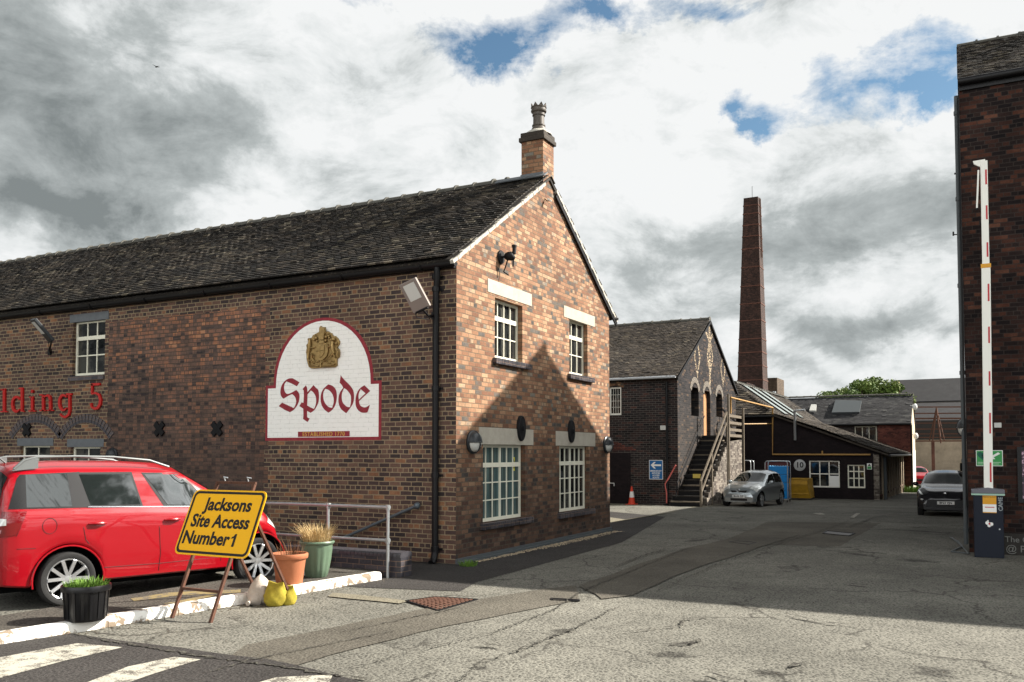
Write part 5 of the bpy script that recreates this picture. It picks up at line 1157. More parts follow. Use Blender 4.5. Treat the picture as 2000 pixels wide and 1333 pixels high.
# pipes
pm = MB(); P1 = PY(1427, 777, 40.2); P2 = PY(1509, 797, BY-.15); P3 = PY(1509, 888, BY-.08); P4 = PY(1752, 889, BY-.08)
pm.tube([PY(1427, 808, 40.2), P1, P2, P3, PY(1700, 888.5, BY-.08)], .045, 8); a_ = PY(1427, 829, 40.4); pm.tube([PY(1430, 829, 42), PY(1507, 828, BY-.1)], .03, 6)
pm.tube([PY(1606, 888, BY-.08), PY(1606, 881, BY-.08)], .04, 6)
o = pm.build('gas_pipe', M_PIPEY, None, smooth=True); tag(o, 'rusty yellow pipe running over and down the dark painted workshop wall', 'pipe')
mb = MB(); q = PY(1552, 802, BY-.3); mb.tube([(q.x+.5, BY-.3, q.z), (q.x, BY-.3, q.z), PY(1553, 860, BY-.1)], .07, 8); o = mb.build('flue_pipe', M_GALV, None, smooth=True); tag(o, 'grey vertical flue pipe on the dark painted workshop gable', 'pipe')
q = PY(1562, 909, BY-.01); NS = thing('number_sign', 'round white sign with the number 10 on the dark painted wall', 'sign', q)
mb = MB(); mb.lathe([(0, .03), (.275, .03), (.29, .02), (.29, 0)], (q.x, BY-.005, q.z), (0, -1, 0), 36); mb.build('disc', mat('dull_white_disc', col=(.4, .41, .41), rough=.5, noise=.15), NS, smooth=True)
text('number_lettering', '10', M_BLKV, NS, (q.x, BY-.036, q.z), (1, 0, 0), (0, 0, 1), .38, .001, bold=.012)
q = PY(1698, 911, BY-.01); mb = MB(); mb.box(q.x-.11, q.x+.11, BY-.02, BY-.004, q.z-.16, q.z+.14); o = mb.build('warning_sign', M_WHITE, None); tag(o, 'small white and green warning sign right of the cream barred window', 'sign')
m2 = MB(); m2.box(q.x-.09, q.x+.09, BY-.024, BY-.021, q.z-.14, q.z-.01); m2.build('green_text_band', M_GREEN, o); m2 = MB(); m2.prism([(q.x-.08, BY-.022, q.z+.01), (q.x+.08, BY-.022, q.z+.01), (q.x, BY-.022, q.z+.12)], (0, -.002, 0)); m2.build('warning_triangle', M_BLKV, o)
c = PY(1743, 965, BY+.2); mb = MB(); xx = BX1+.2; mb.tube([(xx, BY+.9, 1.8), (xx, BY+.9, -.3)], .08, 8); o = mb.build('drain_pipe', M_GREYST, None, smooth=True); tag(o, 'grey drain pipe by the pale corner of the dark painted workshop', 'pipe')

# ------------------------------------------------------------------ red brick house beyond
EX, EY0, EY1 = -3.25, 64.2, 69.9; EYR = 67.05; EZE, EZR = 3.98, 6.05
EB = thing('red_brick_house', 'red brick building with slate roof and white end wall beyond the dark workshop', 'building', (EX, EY0, -.6))
p, q = PY(1669, 833, EY0), PY(1713, 868, EY0)
mb = MB(); wall(mb, 'y', EY0, PY(1714, 850, EY0).x, EX, -1, EZE, (), -1); mb.build('front_wall', M_REDWALL, EB, fixn=False)
mb = MB(); wall(mb, 'y', EY0, -20, PY(1714, 850, EY0).x, -1, EZE, [(p.x, q.x, q.z-.3, p.z)], -1, .1); wall(mb, 'y', EY1, -20, EX, -1, EZE, (), 1); mb.build('dark_wall', M_DBRK, EB, fixn=False)
frame_window(EB, (p.x, EY0+.05, q.z-.3), (1, 0, 0), (0, -1, 0), q.x-p.x, p.z-q.z+.3, 3, [1], mat('faded_window_paint', col=(.4, .38, .3)), M_GLASS, transom=False, bar=.06, fr=.07)
mb = MB(); wall(mb, 'x', EX, EY0, EY1, -1, EZE, [(65.4, 66.4, 2.3, 3.6)], 1, .1, gable=[(EY1, EZE), (EYR, EZR-.1), (EY0, EZE)]); wall(mb, 'x', -20, EY0, EY1, -1, EZE, (), -1, gable=[(EY1, EZE), (EYR, EZR-.1), (EY0, EZE)]); mb.build('end_wall', mat('cream_end_wall', col=(.5, .42, .3), rough=.85, noise=.3, nscale=.8), EB, fixn=False)
mb = MB(); mb.box(EX+.003, EX+.02, EY0+.1, EY1-.05, -.65, 2.2); mb.build('whitewashed_base', mat('whitewash', col=(.62, .58, .48), rough=.9, noise=.2), EB)
frame_window(EB, (EX-.05, 65.4, 2.3), (0, 1, 0), (1, 0, 0), 1.0, 1.3, 2, [1, 1], M_WHITEF, M_GLASS, transom=False)
es = (EZR-EZE)/(EYR-EY0+.2); ce = 1/math.sqrt(1+es*es); le = (EYR-EY0+.2)/ce
mb = MB(); roofslab(mb, (-14, EY0-.2, EZE-.0), (1, 0, 0), (0, ce, es*ce), EX+.08+14, le, .26, .17, .018, 51, .006, .03); slabbox(mb, (-20, EY0-.18, EZE+.01), (1, 0, 0), (0, ce, es*ce), EX+.07+20, le-.03, .06); slabbox(mb, (-20, EY1+.18, EZE+.01), (1, 0, 0), (0, -ce, es*ce), EX+.07+20, le-.03, .06)
er = mb.build('roof', M_SLATE, EB, fixn=False)
mb = MB(); ridge(mb, (-14, EYR, EZR+.06), (EX+.08, EYR, EZR+.06), .5, .13, 17); mb.build('ridge_tiles', M_RIDGE, er, smooth=True)
mb = MB(); mb.tube([(-20, EY0-.28, EZE-.04), (EX+.1, EY0-.28, EZE-.04)], .06, 8); mb.tube([(EX+.06, EY0-.2, EZE-.1), (EX+.06, EY0-.12, -.6)], .06, 8); mb.build('gutter', M_BLACK, EB, smooth=True)
# skylight panel and small vent on its roof
def onroof(px, py, lift=.06):
    n_ = Vector((0, -es, 1)).normalized(); p0_ = Vector((0, EY0-.2, EZE+.03)); d = ray(px, py); t_ = ((p0_-CP).dot(n_))/d.dot(n_); return CP+d*t_+n_*lift
mb = MB(); A, B_, C_, D_ = onroof(1625, 810), onroof(1679, 809), onroof(1683, 787), onroof(1632, 786)
n_ = Vector((0, -es, 1)).normalized(); mb.prism([A, B_, C_, D_], n_*.12); mb.build('roof_light', M_GREYST, er)
mb = MB(); A, B_, C_, D_ = onroof(1581, 807), onroof(1594, 807), onroof(1595, 795), onroof(1585, 795); mb.prism([A, B_, C_, D_], n_*.15); mb.build('roof_vent', M_LAMPG, er)
for k, (px, py) in enumerate(((1789, 795), (1794, 852))):
    c = PY(px, py, EY0+.3); m2 = MB(); m2.ell((EX+.28, EY0+.3+k*.4, c.z), .16, .16, .22); m2.tube([(EX, EY0+.3+k*.4, c.z+.1), (EX+.28, EY0+.3+k*.4, c.z+.1)], .03, 6)
    o = m2.build('end_wall_lamp', M_WHITE, None, smooth=True); tag(o, ('upper' if k == 0 else 'lower')+' white lamp on the far end wall of the red brick building', 'wall lamp')

# ------------------------------------------------------------------ tall tapering chimney and block
CY = 72.0
b0, b1, t0, t1 = PY(1440, 752, CY), PY(1490, 752, CY), PY(1450, 385, CY), PY(1478, 385, CY)
def hw(z):
    k = (z-b0.z)/(t0.z-b0.z); xl, xr = b0.x+(t0.x-b0.x)*k, b1.x+(t1.x-b1.x)*k; return (xl, xr)
TC_ = thing('factory_chimney', 'tall tapering square brick factory chimney with iron bands', 'chimney', ((b0.x+b1.x)/2, CY+1, -.7))
mb = MB(); zs_ = [-1, b0.z, t0.z]
cyc = CY+(b1.x-b0.x)/2
def sq(z, e=0):
    xl, xr = hw(z); h_ = (xr-xl)/2+e; cx_ = (xl+xr)/2; return [(cx_-h_, cyc-h_, z), (cx_+h_, cyc-h_, z), (cx_+h_, cyc+h_, z), (cx_-h_, cyc+h_, z)]
for z0, z1 in zip(zs_[:-1], zs_[1:]):
    A, B_ = sq(z0), sq(z1)
    for i in range(4):
        j = (i+1) % 4; wl = (Vector(A[j])-Vector(A[i])).length; mb.face([A[i], A[j], B_[j], B_[i]], [(0, z0), (wl, z0), (wl*.8, z1), (.1, z1)])
mb.face(sq(t0.z)); mb.build('shaft', M_CHIM, TC_, fixn=False)
for py in (399.6, 416, 438.5, 460.7, 485.4, 521.7, 559, 593.7, 626.7, 663, 689.4, 715.8, 743.8):
    z = PY(1465, py, CY).z; m2 = MB(); A, B_ = sq(z, .03), sq(z+.09, .03)
    for i in range(4): m2.face([A[i], A[(i+1) % 4], B_[(i+1) % 4], B_[i]])
    m2.face(A[::-1]); m2.face(B_); m2.build('iron_band', M_RUSTF, TC_)
mb = MB()
A, B_ = Vector(sq(PY(1465, 500, CY).z)[1])+Vector((.06, .5, 0)), Vector(sq(t0.z)[1])+Vector((.06, .45, 0))
mb.tube([A, B_], .03, 6); mb.tube([A+Vector((0, .35, 0)), B_+Vector((0, .3, 0))], .03, 6)
for k in range(40): p = A.lerp(B_, k/40); mb.tube([p, p+Vector((0, .33, 0))], .02, 4)
mb.build('ladder', M_RUST, TC_)
mb = MB(); c_ = sq(t0.z); mb.tube([Vector(c_[0]).lerp(Vector(c_[2]), .5), Vector(c_[0]).lerp(Vector(c_[2]), .5)+Vector((0, 0, 1.1))], .02, 5); mb.build('lightning_rod', M_IRON, TC_)
BY2 = 76.0; b0, b1 = PY(1500, 738, BY2), PY(1518, 770, BY2)
mb = MB(); dpt = 0
for k in range(200):
    dpt = .1*k; d_ = Vector((b1.x, BY2+dpt, 0))-CP; pxx = 1000+FPX*(d_.dot(RT))/(d_.dot(FW))
    if pxx > 1533.5 or pxx < 1500: break
x1_ = PY(1518, 770, BY2).x
mb.box(x1_-2.2, x1_, BY2, BY2+3.2, -1, PY(1518, 738, BY2).z); o = mb.build('brown_block_tower', M_BLOCK, None); tag(o, 'squat square brown block tower beside the tall factory chimney', 'tower')
q = PY(1511, 771, BY2-2); m2 = MB(); m2.tube([(q.x, q.y, 0), q], .12, 8); m2.tube([q, q+Vector((0, 0, .25))], .2, 10); o = m2.build('flue_cowl', M_GALV, None, smooth=True); tag(o, 'small pale metal flue cowl poking above the workshop ridge', 'flue')
mb = MB(); p, q = PY(1432, 749, 68), PY(1443, 749, 68); mb.box(p.x-3, q.x+.6, 68, 71, -1, PY(1435, 748, 68).z); o = mb.build('dark_outhouse', M_RBRK, None); tag(o, 'dark brick outhouse at the foot of the factory chimney', 'building')

# ------------------------------------------------------------------ far warehouse with slate roofs, render wall
WY = 128.0; gw = -.648
WH = thing('slate_warehouse', 'far warehouse with two long slate roofs and a stained pale wall', 'building', (-3, WY, gw))
r0, r1 = PY(1757, 744, WY+14), PY(1895, 739, WY+14)
e0, e1 = PY(1740, 787, WY+9), PY(1895, 786, WY+9)
mb = MB(); mb.obox((Vector((r0.x-1, WY+14, r0.z))+Vector((14, WY+9, e0.z)))/2, Vector(((15-r0.x)/2, 0, 0)), (Vector((0, WY+14, r0.z))-Vector((0, WY+9, e0.z)))/2, (0, -.05, .1))
mb.obox(Vector((5, WY+17, (r0.z+e0.z)/2)), ((15-r0.x)/2, 0, 0), Vector((0, 3, (e0.z-r0.z)/2)), (0, .05, .1)); mb.build('upper_roof', M_SLATE, WH)
f0, f1 = PY(1780, 789, WY+8.9), PY(1895, 842, WY)
mb = MB(); mb.obox((Vector((f0.x-4, WY+8.9, f0.z))+Vector((14, WY-.3, f1.z)))/2, ((18-f0.x)/2, 0, 0), (Vector((0, WY+8.9, f0.z))-Vector((0, WY-.3, f1.z)))/2, (0, -.05, .1)); mb.build('lower_roof', mat('dark_slate', col=(.02, .02, .023), rough=.9, noise=.5, nscale=.7), WH)
mb = MB(); mb.box(f0.x-3.5, 13, WY, WY+.4, gw-.3, f1.z); mb.box(f0.x-3.5, f0.x-3.1, WY+.4, WY+17, gw-.3, f1.z); mb.box(r0.x, 13, WY+9, WY+19.5, gw, e0.z-.1); mb.build('wall', M_BEIGEW, WH)
mb = MB(); q = PY(1757, 775, WY+10); q2 = PY(1745, 750, WY+10); mb.prism([PY(1746, 772, WY+9.2), PY(1757, 768, WY+9.2), PY(1757, 746, WY+13), PY(1749, 752, WY+12)], (0, .5, 0)); mb.build('brick_gable_end', mat('orange_brick_far', col=(.25, .1, .06), rough=.9, noise=.3), WH)
q0, q1 = PY(1875, 905, WY-1), PY(1888, 930, WY-1); mb = MB(); mb.box(q0.x, q0.x+2, WY-.1, WY-.02, gw, q0.z); mb.build('doorway', M_DARKIN, WH)
# rusty steel frame in front of it
SY = 100.0
SF = thing('rusty_steel_frame', 'open rusty steel roof frame on posts in front of the pale wall', 'steel frame', (-2, SY, -.65))
for py, th_, dy in ((795.6, .16, 0), (808, .16, .8), (818, .22, 1.6), (827, .14, 2.2), (838.6, .16, 2.8), (848, .14, 3.2), (855, .16, 3.6), (862, .2, 0)):
    mb = MB(); p, q = PY(1784, py, SY+dy), PY(1905, py-.5, SY+dy); mb.bar(p, q, .12, th_*.75); mb.build('purlin', M_RUST, SF)
mb = MB()
a_ = PY(1829, 797, SY+.4)
for px in (1821, 1838): mb.bar(a_, PY(px, 866, SY+1), .12, .10)
mb.bar(a_, PY(1815, 862, SY+3), .09, .09); mb.bar(a_, PY(1845, 862, SY+3), .09, .09)
mb.build('truss', M_RUST, SF)
for px in (1822, 1899, 1780):
    mb = MB(); p = PY(px, 862, SY+1); mb.box(p.x-.16, p.x+.16, SY+.9, SY+1.2, -.7, p.z); mb.build('post', M_RUSTF, SF)
mb = MB(); p, q = PY(1784, 822, SY+9), PY(1905, 858, SY+9); mb.box(p.x-2, q.x+3, SY+9, SY+13, q.z, p.z); mb.build('void_shade', M_TIMBERD, SF)  # dark block standing in for the shade inside the open frame
# low wall and bushes at the foot
p, q = PY(1790, 928, 88), PY(1830, 955, 88); mb = MB(); mb.box(p.x-1, 2.2, 88, 88.4, -.7, .35); o = mb.build('low_rubble_wall', M_WASH, None); tag(o, 'low rubble wall beyond the black parked car', 'wall')

# ------------------------------------------------------------------ trees
def tree(loc, h, rx, seed, label, n=1500, group='trees beyond the roofs'):
    rnd = random.Random(seed); t_ = thing('broadleaf_tree', label, 'tree', loc, 0, group); loc = Vector(loc)
    m_ = MB(); top = loc+Vector((0, 0, h*.75)); m_.tube([loc, loc+Vector((.1, 0, h*.25)), loc+Vector((0, .1, h*.5)), top], [h*.03, h*.024, h*.016, h*.005], 8)
    cl = []
    for k in range(22):
        a = rnd.uniform(0, 6.28); r_ = rx*math.sqrt(rnd.random())*.85; zf = rnd.uniform(.42, .95); rr_ = r_*(1.15-abs(zf-.6)*1.5)
        c_ = loc+Vector((rr_*math.cos(a), rr_*math.sin(a), h*zf)); cl.append((c_, rx*rnd.uniform(.2, .36)))
        m_.tube([loc+Vector((0, 0, h*(zf-.2))), (loc+Vector((0, 0, h*(zf-.1)))+c_)/2, c_], [h*.01, h*.007, h*.003], 5)
    m_.build('trunk', M_BARK, t_, smooth=True)
    m_ = MB()
    for c_, r_ in cl:
        tone = rnd.random()
        for _ in range(n//22):
            d = Vector((rnd.gauss(0, 1), rnd.gauss(0, 1), rnd.gauss(0, 1))).normalized()*r_*(rnd.random()**.4); d.z *= .8
            p = c_+d; s_ = rx*rnd.uniform(.025, .06); u = Vector((rnd.gauss(0, 1), rnd.gauss(0, 1), rnd.gauss(0, .6))).normalized(); v = u.cross(Vector((rnd.gauss(0, 1), rnd.gauss(0, 1), rnd.gauss(0, 1)))).normalized()
            m_.face([p-u*s_, p-v*s_*.6, p+u*s_, p+v*s_*.6], None, min(1, max(0, tone*.5+rnd.random()*.5)))
    m_.build('crown', M_LEAF, t_, fixn=False)
for k, (px, top, lab) in enumerate(((1630, 760, 'low leafy tree at the left of the row beyond the slate roof'), (1652, 749, 'rounded leafy tree second from the left beyond the slate roof'), (1678, 744, 'leafy tree in the middle of the row beyond the slate roof'), (1704, 738, 'tallest leafy tree of the row beyond the slate roof'), (1728, 745, 'leafy tree at the right of the row next to the far warehouse'))):
    y_ = 112+k*2; q = PY(px, top, y_); tree((q.x, y_, -.65), q.z+.65, 3.5+.4*(k % 2), 60+k, lab, 9000)
q = PY(1756, 737, 150); tree((q.x, 150, -.65), q.z+.6, 1.8, 77, 'treetop showing just above the far warehouse roof', 1500)
q = PY(1622, 762, 110); tree((q.x-.8, 111, -.65), q.z+.5, 2.0, 78, 'lowest leafy tree at the left end of the row beyond the roofs', 2000)

# ------------------------------------------------------------------ cars
def lerp_tab(tab, s):
    if s <= tab[0][0]: return tab[0][1]
    for (a, va), (b, vb) in zip(tab[:-1], tab[1:]):
        if s <= b:
            k = (s-a)/(b-a) if b > a else 0; return va+(vb-va)*k
    return tab[-1][1]
def smt(tab, s, w_=.05): return (lerp_tab(tab, s-w_)+2*lerp_tab(tab, s)+lerp_tab(tab, s+w_))/4
class Car:
    def __init__(c, label, cat, loc, heading, k, T, wb, r, paint, group=None, name='parked_car'):
        c.T = T; c.wb = wb; c.r = r; c.k = k; c.paint = paint
        # local axes: +y forward, +x right-hand side of the car; heading measured from +Y towards +X
        c.root = thing(name, label, cat, loc, -heading, group)
    def sec(c, s):
        T = c.T; zt = smt(T['zt'], s); zl = lerp_tab(T['zl'], s); zs = min(smt(T['zs'], s), zt-.03); ws = smt(T['ws'], s); wt = min(smt(T['wt'], s), ws-.01)
        for hub in (0, c.wb):
            d = abs(s-hub); Ra = c.r*1.23
            if d < Ra: zl = max(zl, c.r+math.sqrt(Ra*Ra-d*d))
        zl = min(zl, zt-.12); ze = zs+(zt-zs)*T.get('fe', .8)
        z2 = min(max(zl+.06, .6*c.r/.35), max(zs-.14, zl+.04)); z3 = max(zs-.10, z2+.01)
        return [(ws-.05, zl), (ws-.008, zl+.025), (ws+.005, z2), (ws, z3), (ws-.045, max(zs, z3+.01)), (wt+.025, ze-.025), (wt-.05, ze+.025), (wt*.55, zt-.012), (0, zt)]
    def surf(c, s, i, side=1, off=0.0):
        P_ = c.sec(s); a = min(int(i), 7); f = i-a; x = P_[a][0]+(P_[a+1][0]-P_[a][0])*f; z = P_[a][1]+(P_[a+1][1]-P_[a][1])*f
        if off:
            dx, dz = P_[a+1][0]-P_[a][0], P_[a+1][1]-P_[a][1]; l = math.hypot(dx, dz) or 1; x += off*dz/l; z -= off*dx/l
        return Vector((side*x, s, z))*c.k
    def atz(c, s, z, side=1, off=0.0):
        P_ = c.sec(s)
        for i in range(8):
            if P_[i][1] <= z <= P_[i+1][1] and P_[i+1][1] > P_[i][1]:
                return c.surf(s, i+(z-P_[i][1])/(P_[i+1][1]-P_[i][1]), side, off)
        return c.surf(s, 8 if z > P_[-1][1] else 0, side, off)
    def body(c):
        s0, s1 = c.T['zt'][0][0], c.T['zt'][-1][0]; ss = []; s = s0
        while s < s1:
            ss.append(s); s += .012 if (s < s0+.25 or s > s1-.3) else .03
        ss.append(s1); m_ = MB()
        for side in (1, -1):
            m_.grid([[c.surf(s, j/3, side) for j in range(25)] for s in ss])
        for s in (s0, s1):
            q = [c.surf(s, j/3, 1) for j in range(25)]+[c.surf(s, j/3, -1) for j in reversed(range(24))]; m_.face(q)
        c.b = m_.build('body', c.paint, c.root, smooth=True, local=True, sangle=50)
        m_ = MB(); k = c.k; ww = c.T['ws'][len(c.T['ws'])//2][1]
        m_.box(-(ww-.26)*k, (ww-.26)*k, (s0+.12)*k, (s1-.15)*k, .22*k, .75*k)
        for hub in (0, c.wb):
            for side in (1, -1):
                rows = []
                for x in (ww-.30, ww-.025): rows.append([(side*x*k, (hub+c.r*1.24*math.cos(a_))*k, (c.r+c.r*1.24*math.sin(a_))*k) for a_ in [math.pi*q/14 for q in range(15)]])
                m_.grid(rows)
        m_.build('underbody', M_DARKIN, c.root, local=True)
    def side_patch(c, name, q4, m, off=.006, sides=(1, -1), n=8, parent=None):
        """q4 corners (s,z): rear-bottom, front-bottom, front-top, rear-top"""
        for sd in sides:
            m_ = MB(); rows = []
            for i in range(n+1):
                u = i/n; rows.append([c.atz((q4[0][0]*(1-u)+q4[1][0]*u)*(1-v)+(q4[3][0]*(1-u)+q4[2][0]*u)*v, (q4[0][1]*(1-u)+q4[1][1]*u)*(1-v)+(q4[3][1]*(1-u)+q4[2][1]*u)*v, sd, off) for v in [w_/6 for w_ in range(7)]])
            m_.grid(rows); o_ = m_.build(name, m, parent or c.root, smooth=True, local=True)
        return o_
    def top_patch(c, name, s0, s1, i0, i1, m, off=.006, n=10, slope=0.0, mirror=True, sides=(1, -1)):
        m_ = MB()
        for sd in sides:
            m_.grid([[c.surf(s0+(s1-s0)*a/n+slope*(1-b/8.0), i0+(i1-i0)*b/8.0, sd, off) for b in range(9)] for a in range(n+1)])
        return m_.build(name, m, c.root, smooth=True, local=True)
    def seam(c, pts, w_=.006):
        for sd in (1, -1): m_ = MB(); m_.tube([c.atz(s, z, sd, .0015) for s, z in pts], w_*.6, 5); m_.build('door_seam', M_TRIM, c.root, local=True)
    def wheels(c, spokes=5, double=True, W_=.2):
        for hub in (0, c.wb):
            for sd in (1, -1):
                ww = lerp_tab(c.T['ws'], hub)-.015; k = c.k; r = c.r; cx_ = sd*(ww)*k; ctr = Vector((cx_, hub*k, r*k)); ax = Vector((-sd, 0, 0))
                m_ = MB(); m_.lathe([(r*.735*k, .015*k), (r*.80*k, .0), (r*.93*k, .004*k), (r*.985*k, .03*k), (r*k, .05*k), (r*k, (W_-.05)*k), (r*.98*k, (W_-.02)*k), (r*.7*k, W_*k)], ctr, ax, 40)
                ty = m_.build('wheel', M_TYRE, c.root, smooth=True, local=True)
                m_ = MB(); m_.lathe([(r*.75*k, .012*k), (r*.735*k, .004*k), (r*.70*k, .012*k), (r*.69*k, .10*k)], ctr, ax, 40)
                yy = Vector((0, 1, 0)); zz = Vector((0, 0, 1))
                for q in range(spokes):
                    for dd in ((-.14, .14) if double else (0,)):
                        a_ = 2*math.pi*q/spokes+dd+.3; b_ = 2*math.pi*q/spokes+dd*2.2+.3
                        p0 = ctr+ax*.035*k+(yy*math.cos(a_)+zz*math.sin(a_))*r*.12*k; p1 = ctr+ax*.012*k+(yy*math.cos(b_)+zz*math.sin(b_))*r*.71*k
                        m_.bar(p0, p1, .042*k*(1 if double else 1.4), .03*k, up=ax)
                m_.lathe([(0, .018*k), (r*.14*k, .02*k), (r*.19*k, .04*k)], ctr, ax, 18)
                m_.build('rim', M_RIM, ty, smooth=True, local=True)
                m_ = MB(); m_.lathe([(0, .085*k), (r*.69*k, .085*k)], ctr, ax, 24); m_.build('brake_backing', M_DARKIN, ty, local=True)
# --- red estate car
T = dict(zt=[(-.875, .78), (-.86, .84), (-.82, .92), (-.795, 1.30), (-.74, 1.66), (-.68, 1.81), (-.52, 1.875), (0, 1.895), (.8, 1.89), (1.3, 1.865), (1.55, 1.80), (1.97, 1.50), (2.22, 1.27), (2.45, 1.215), (2.83, 1.11), (3.02, 1.0), (3.12, .86), (3.18, .66), (3.21, .56)],
         zs=[(-.875, .70), (-.80, 1.27), (-.6, 1.285), (0, 1.275), (1, 1.255), (1.7, 1.215), (2.2, 1.15), (2.83, 1.03), (3.05, .86), (3.21, .5)],
         ws=[(-.875, .66), (-.84, .76), (-.76, .845), (-.6, .895), (0, .925), (2, .925), (2.7, .91), (2.95, .86), (3.1, .77), (3.21, .60)],
         wt=[(-.875, .6), (-.8, .74), (-.68, .73), (-.4, .735), (1.4, .735), (1.9, .76), (2.2, .80), (2.8, .80), (3.21, .5)],
         zl=[(-.875, .34), (-.5, .29), (.4, .30), (2.3, .30), (2.9, .26), (3.21, .33)])
Nn = Vector((math.cos(R(18)), -math.sin(R(18)), 0)); hub = Vector((-10.39, 7.46, 0))-Nn*.915
C1 = Car('red estate car with silver roof rails parked beside the kerb', 'car', hub, R(18), 1.0, T, 2.707, .355, M_CARRED); C1.body(); C1.wheels(5, True, .21)
gh_ = C1.side_patch('window_surround', [(-.70, 1.292), (.30, 1.275), (.15, 1.745), (-.585, 1.72)], M_TRIM, .005, n=18)
C1.side_patch('window_surround', [(.22, 1.272), (.955, 1.262), (.835, 1.735), (.09, 1.74)], M_TRIM, .004)
C1.side_patch('window_surround', [(1.25, 1.245), (2.02, 1.205), (1.52, 1.712), (.965, 1.725)], M_TRIM, .003)
C1.side_patch('side_window', [(-.50, 1.305), (.035, 1.298), (-.005, 1.725), (-.50, 1.72)], M_CARGL, .006)
C1.side_patch('side_window', [(.265, 1.302), (.92, 1.29), (.812, 1.705), (.145, 1.712)], M_CARGL, .007)
C1.side_patch('side_window', [(1.30, 1.27), (1.93, 1.235), (1.49, 1.69), (1.005, 1.70)], M_CARGL, .006)
C1.side_patch('window_trim', [(.235, 1.276), (2.02, 1.207), (2.02, 1.219), (.235, 1.290)], M_CHROME, .009)
C1.top_patch('windscreen', 1.60, 2.14, 6.0, 8, M_CARGL, .006); C1.top_patch('rear_window', -.792, -.69, 5.8, 8, M_CARGL, .006)
C1.side_patch('tail_lamp', [(-.845, .93), (-.615, .97), (-.50, 1.255), (-.80, 1.26)], M_TAILR, .008)
C1.side_patch('reversing_lamp', [(-.83, 1.08), (-.73, 1.09), (-.73, 1.17), (-.81, 1.17)], M_LAMPW, .012)
C1.side_patch('headlamp', [(2.86, .93), (3.08, .80), (3.06, .92), (2.92, 1.04)], M_LAMPW, .008)
C1.seam([(.13, 1.27), (.17, 1.0), (.195, .86), (.24, .80)]); C1.seam([(1.12, 1.25), (1.17, .95), (1.19, .6), (1.17, .36)]); C1.seam([(2.10, 1.17), (2.13, .8), (2.1, .5), (2.08, .42)]); C1.seam([(.44, .47), (1.2, .46), (2.25, .475)])
C1.seam([(-.84, .80), (-.6, .79), (-.40, .785)]); C1.seam([(-.62, .95), (-.58, 1.05), (-.52, 1.22)])
m_ = MB(); cc = [(-.24+.085*math.cos(a_), 1.06+.10*math.sin(a_)) for a_ in [2*math.pi*q/24 for q in range(25)]]
m_.tube([C1.atz(s, z, 1, .0015) for s, z in cc], .003, 5, False); m_.build('fuel_flap', M_TRIM, C1.root, local=True)
for s in (.34, 1.35):
    for sd in (1, -1):
        m_ = MB(); m_.tube([C1.atz(s-.11, 1.06, sd, .01), C1.atz(s-.05, 1.065, sd, .035), C1.atz(s+.05, 1.065, sd, .038), C1.atz(s+.11, 1.06, sd, .01)], [.012, .02, .02, .012], 8)
        m_.build('door_handle', M_CARRED, C1.root, smooth=True, local=True)
for sd in (1, -1):
    m_ = MB(); pts = [(-.62, 1.79), (-.50, 1.905), (-.35, 1.945), (.1, 1.955), (.6, 1.945), (1.1, 1.895), (1.38, 1.80)]
    m_.tube([Vector((sd*.71, s, z)) for s, z in pts], [.022, .022, .016, .015, .015, .016, .016], 8)
    m_.prism([Vector((sd*.69, -.64, 1.77)), Vector((sd*.69, -.34, 1.80)), Vector((sd*.69, -.34, 1.94)), Vector((sd*.69, -.52, 1.90))], (sd*.035, 0, 0)); m_.build('roof_rail', M_RAIL, C1.root, smooth=True, local=True)
for sd in (1, -1):
    m_ = MB(); m_.ell(Vector((sd*1.02, 1.83, 1.26)), .11, .07, .09, 12, 8); m_.tube([Vector((sd*.88, 1.86, 1.22)), Vector((sd*.98, 1.84, 1.23))], .03, 6); m_.build('door_mirror', M_CARRED, C1.root, smooth=True, local=True)
m_ = MB(); m_.tube([Vector((0, -.52, 1.85)), Vector((0, -.86, 2.15))], [.012, .003], 6); m_.build('aerial', M_BLACK, C1.root, local=True)
m_ = MB(); m_.box(-.26, .26, -.885, -.872, .92, 1.03); m_.build('number_plate', mat('yellow_plate', col=(.6, .45, .05)), C1.root, local=True)
for hb in (0, 2.707):   # arch lips
    for sd in (1, -1): m_ = MB(); m_.tube([Vector((sd*(lerp_tab(T['ws'], hb)-.004), hb+.437*math.cos(a_), .355+.437*math.sin(a_))) for a_ in [math.pi*(-.06+1.12*q/22) for q in range(23)]], .012, 6); m_.build('wheel_arch_lip', M_CARRED, C1.root, smooth=True, local=True)
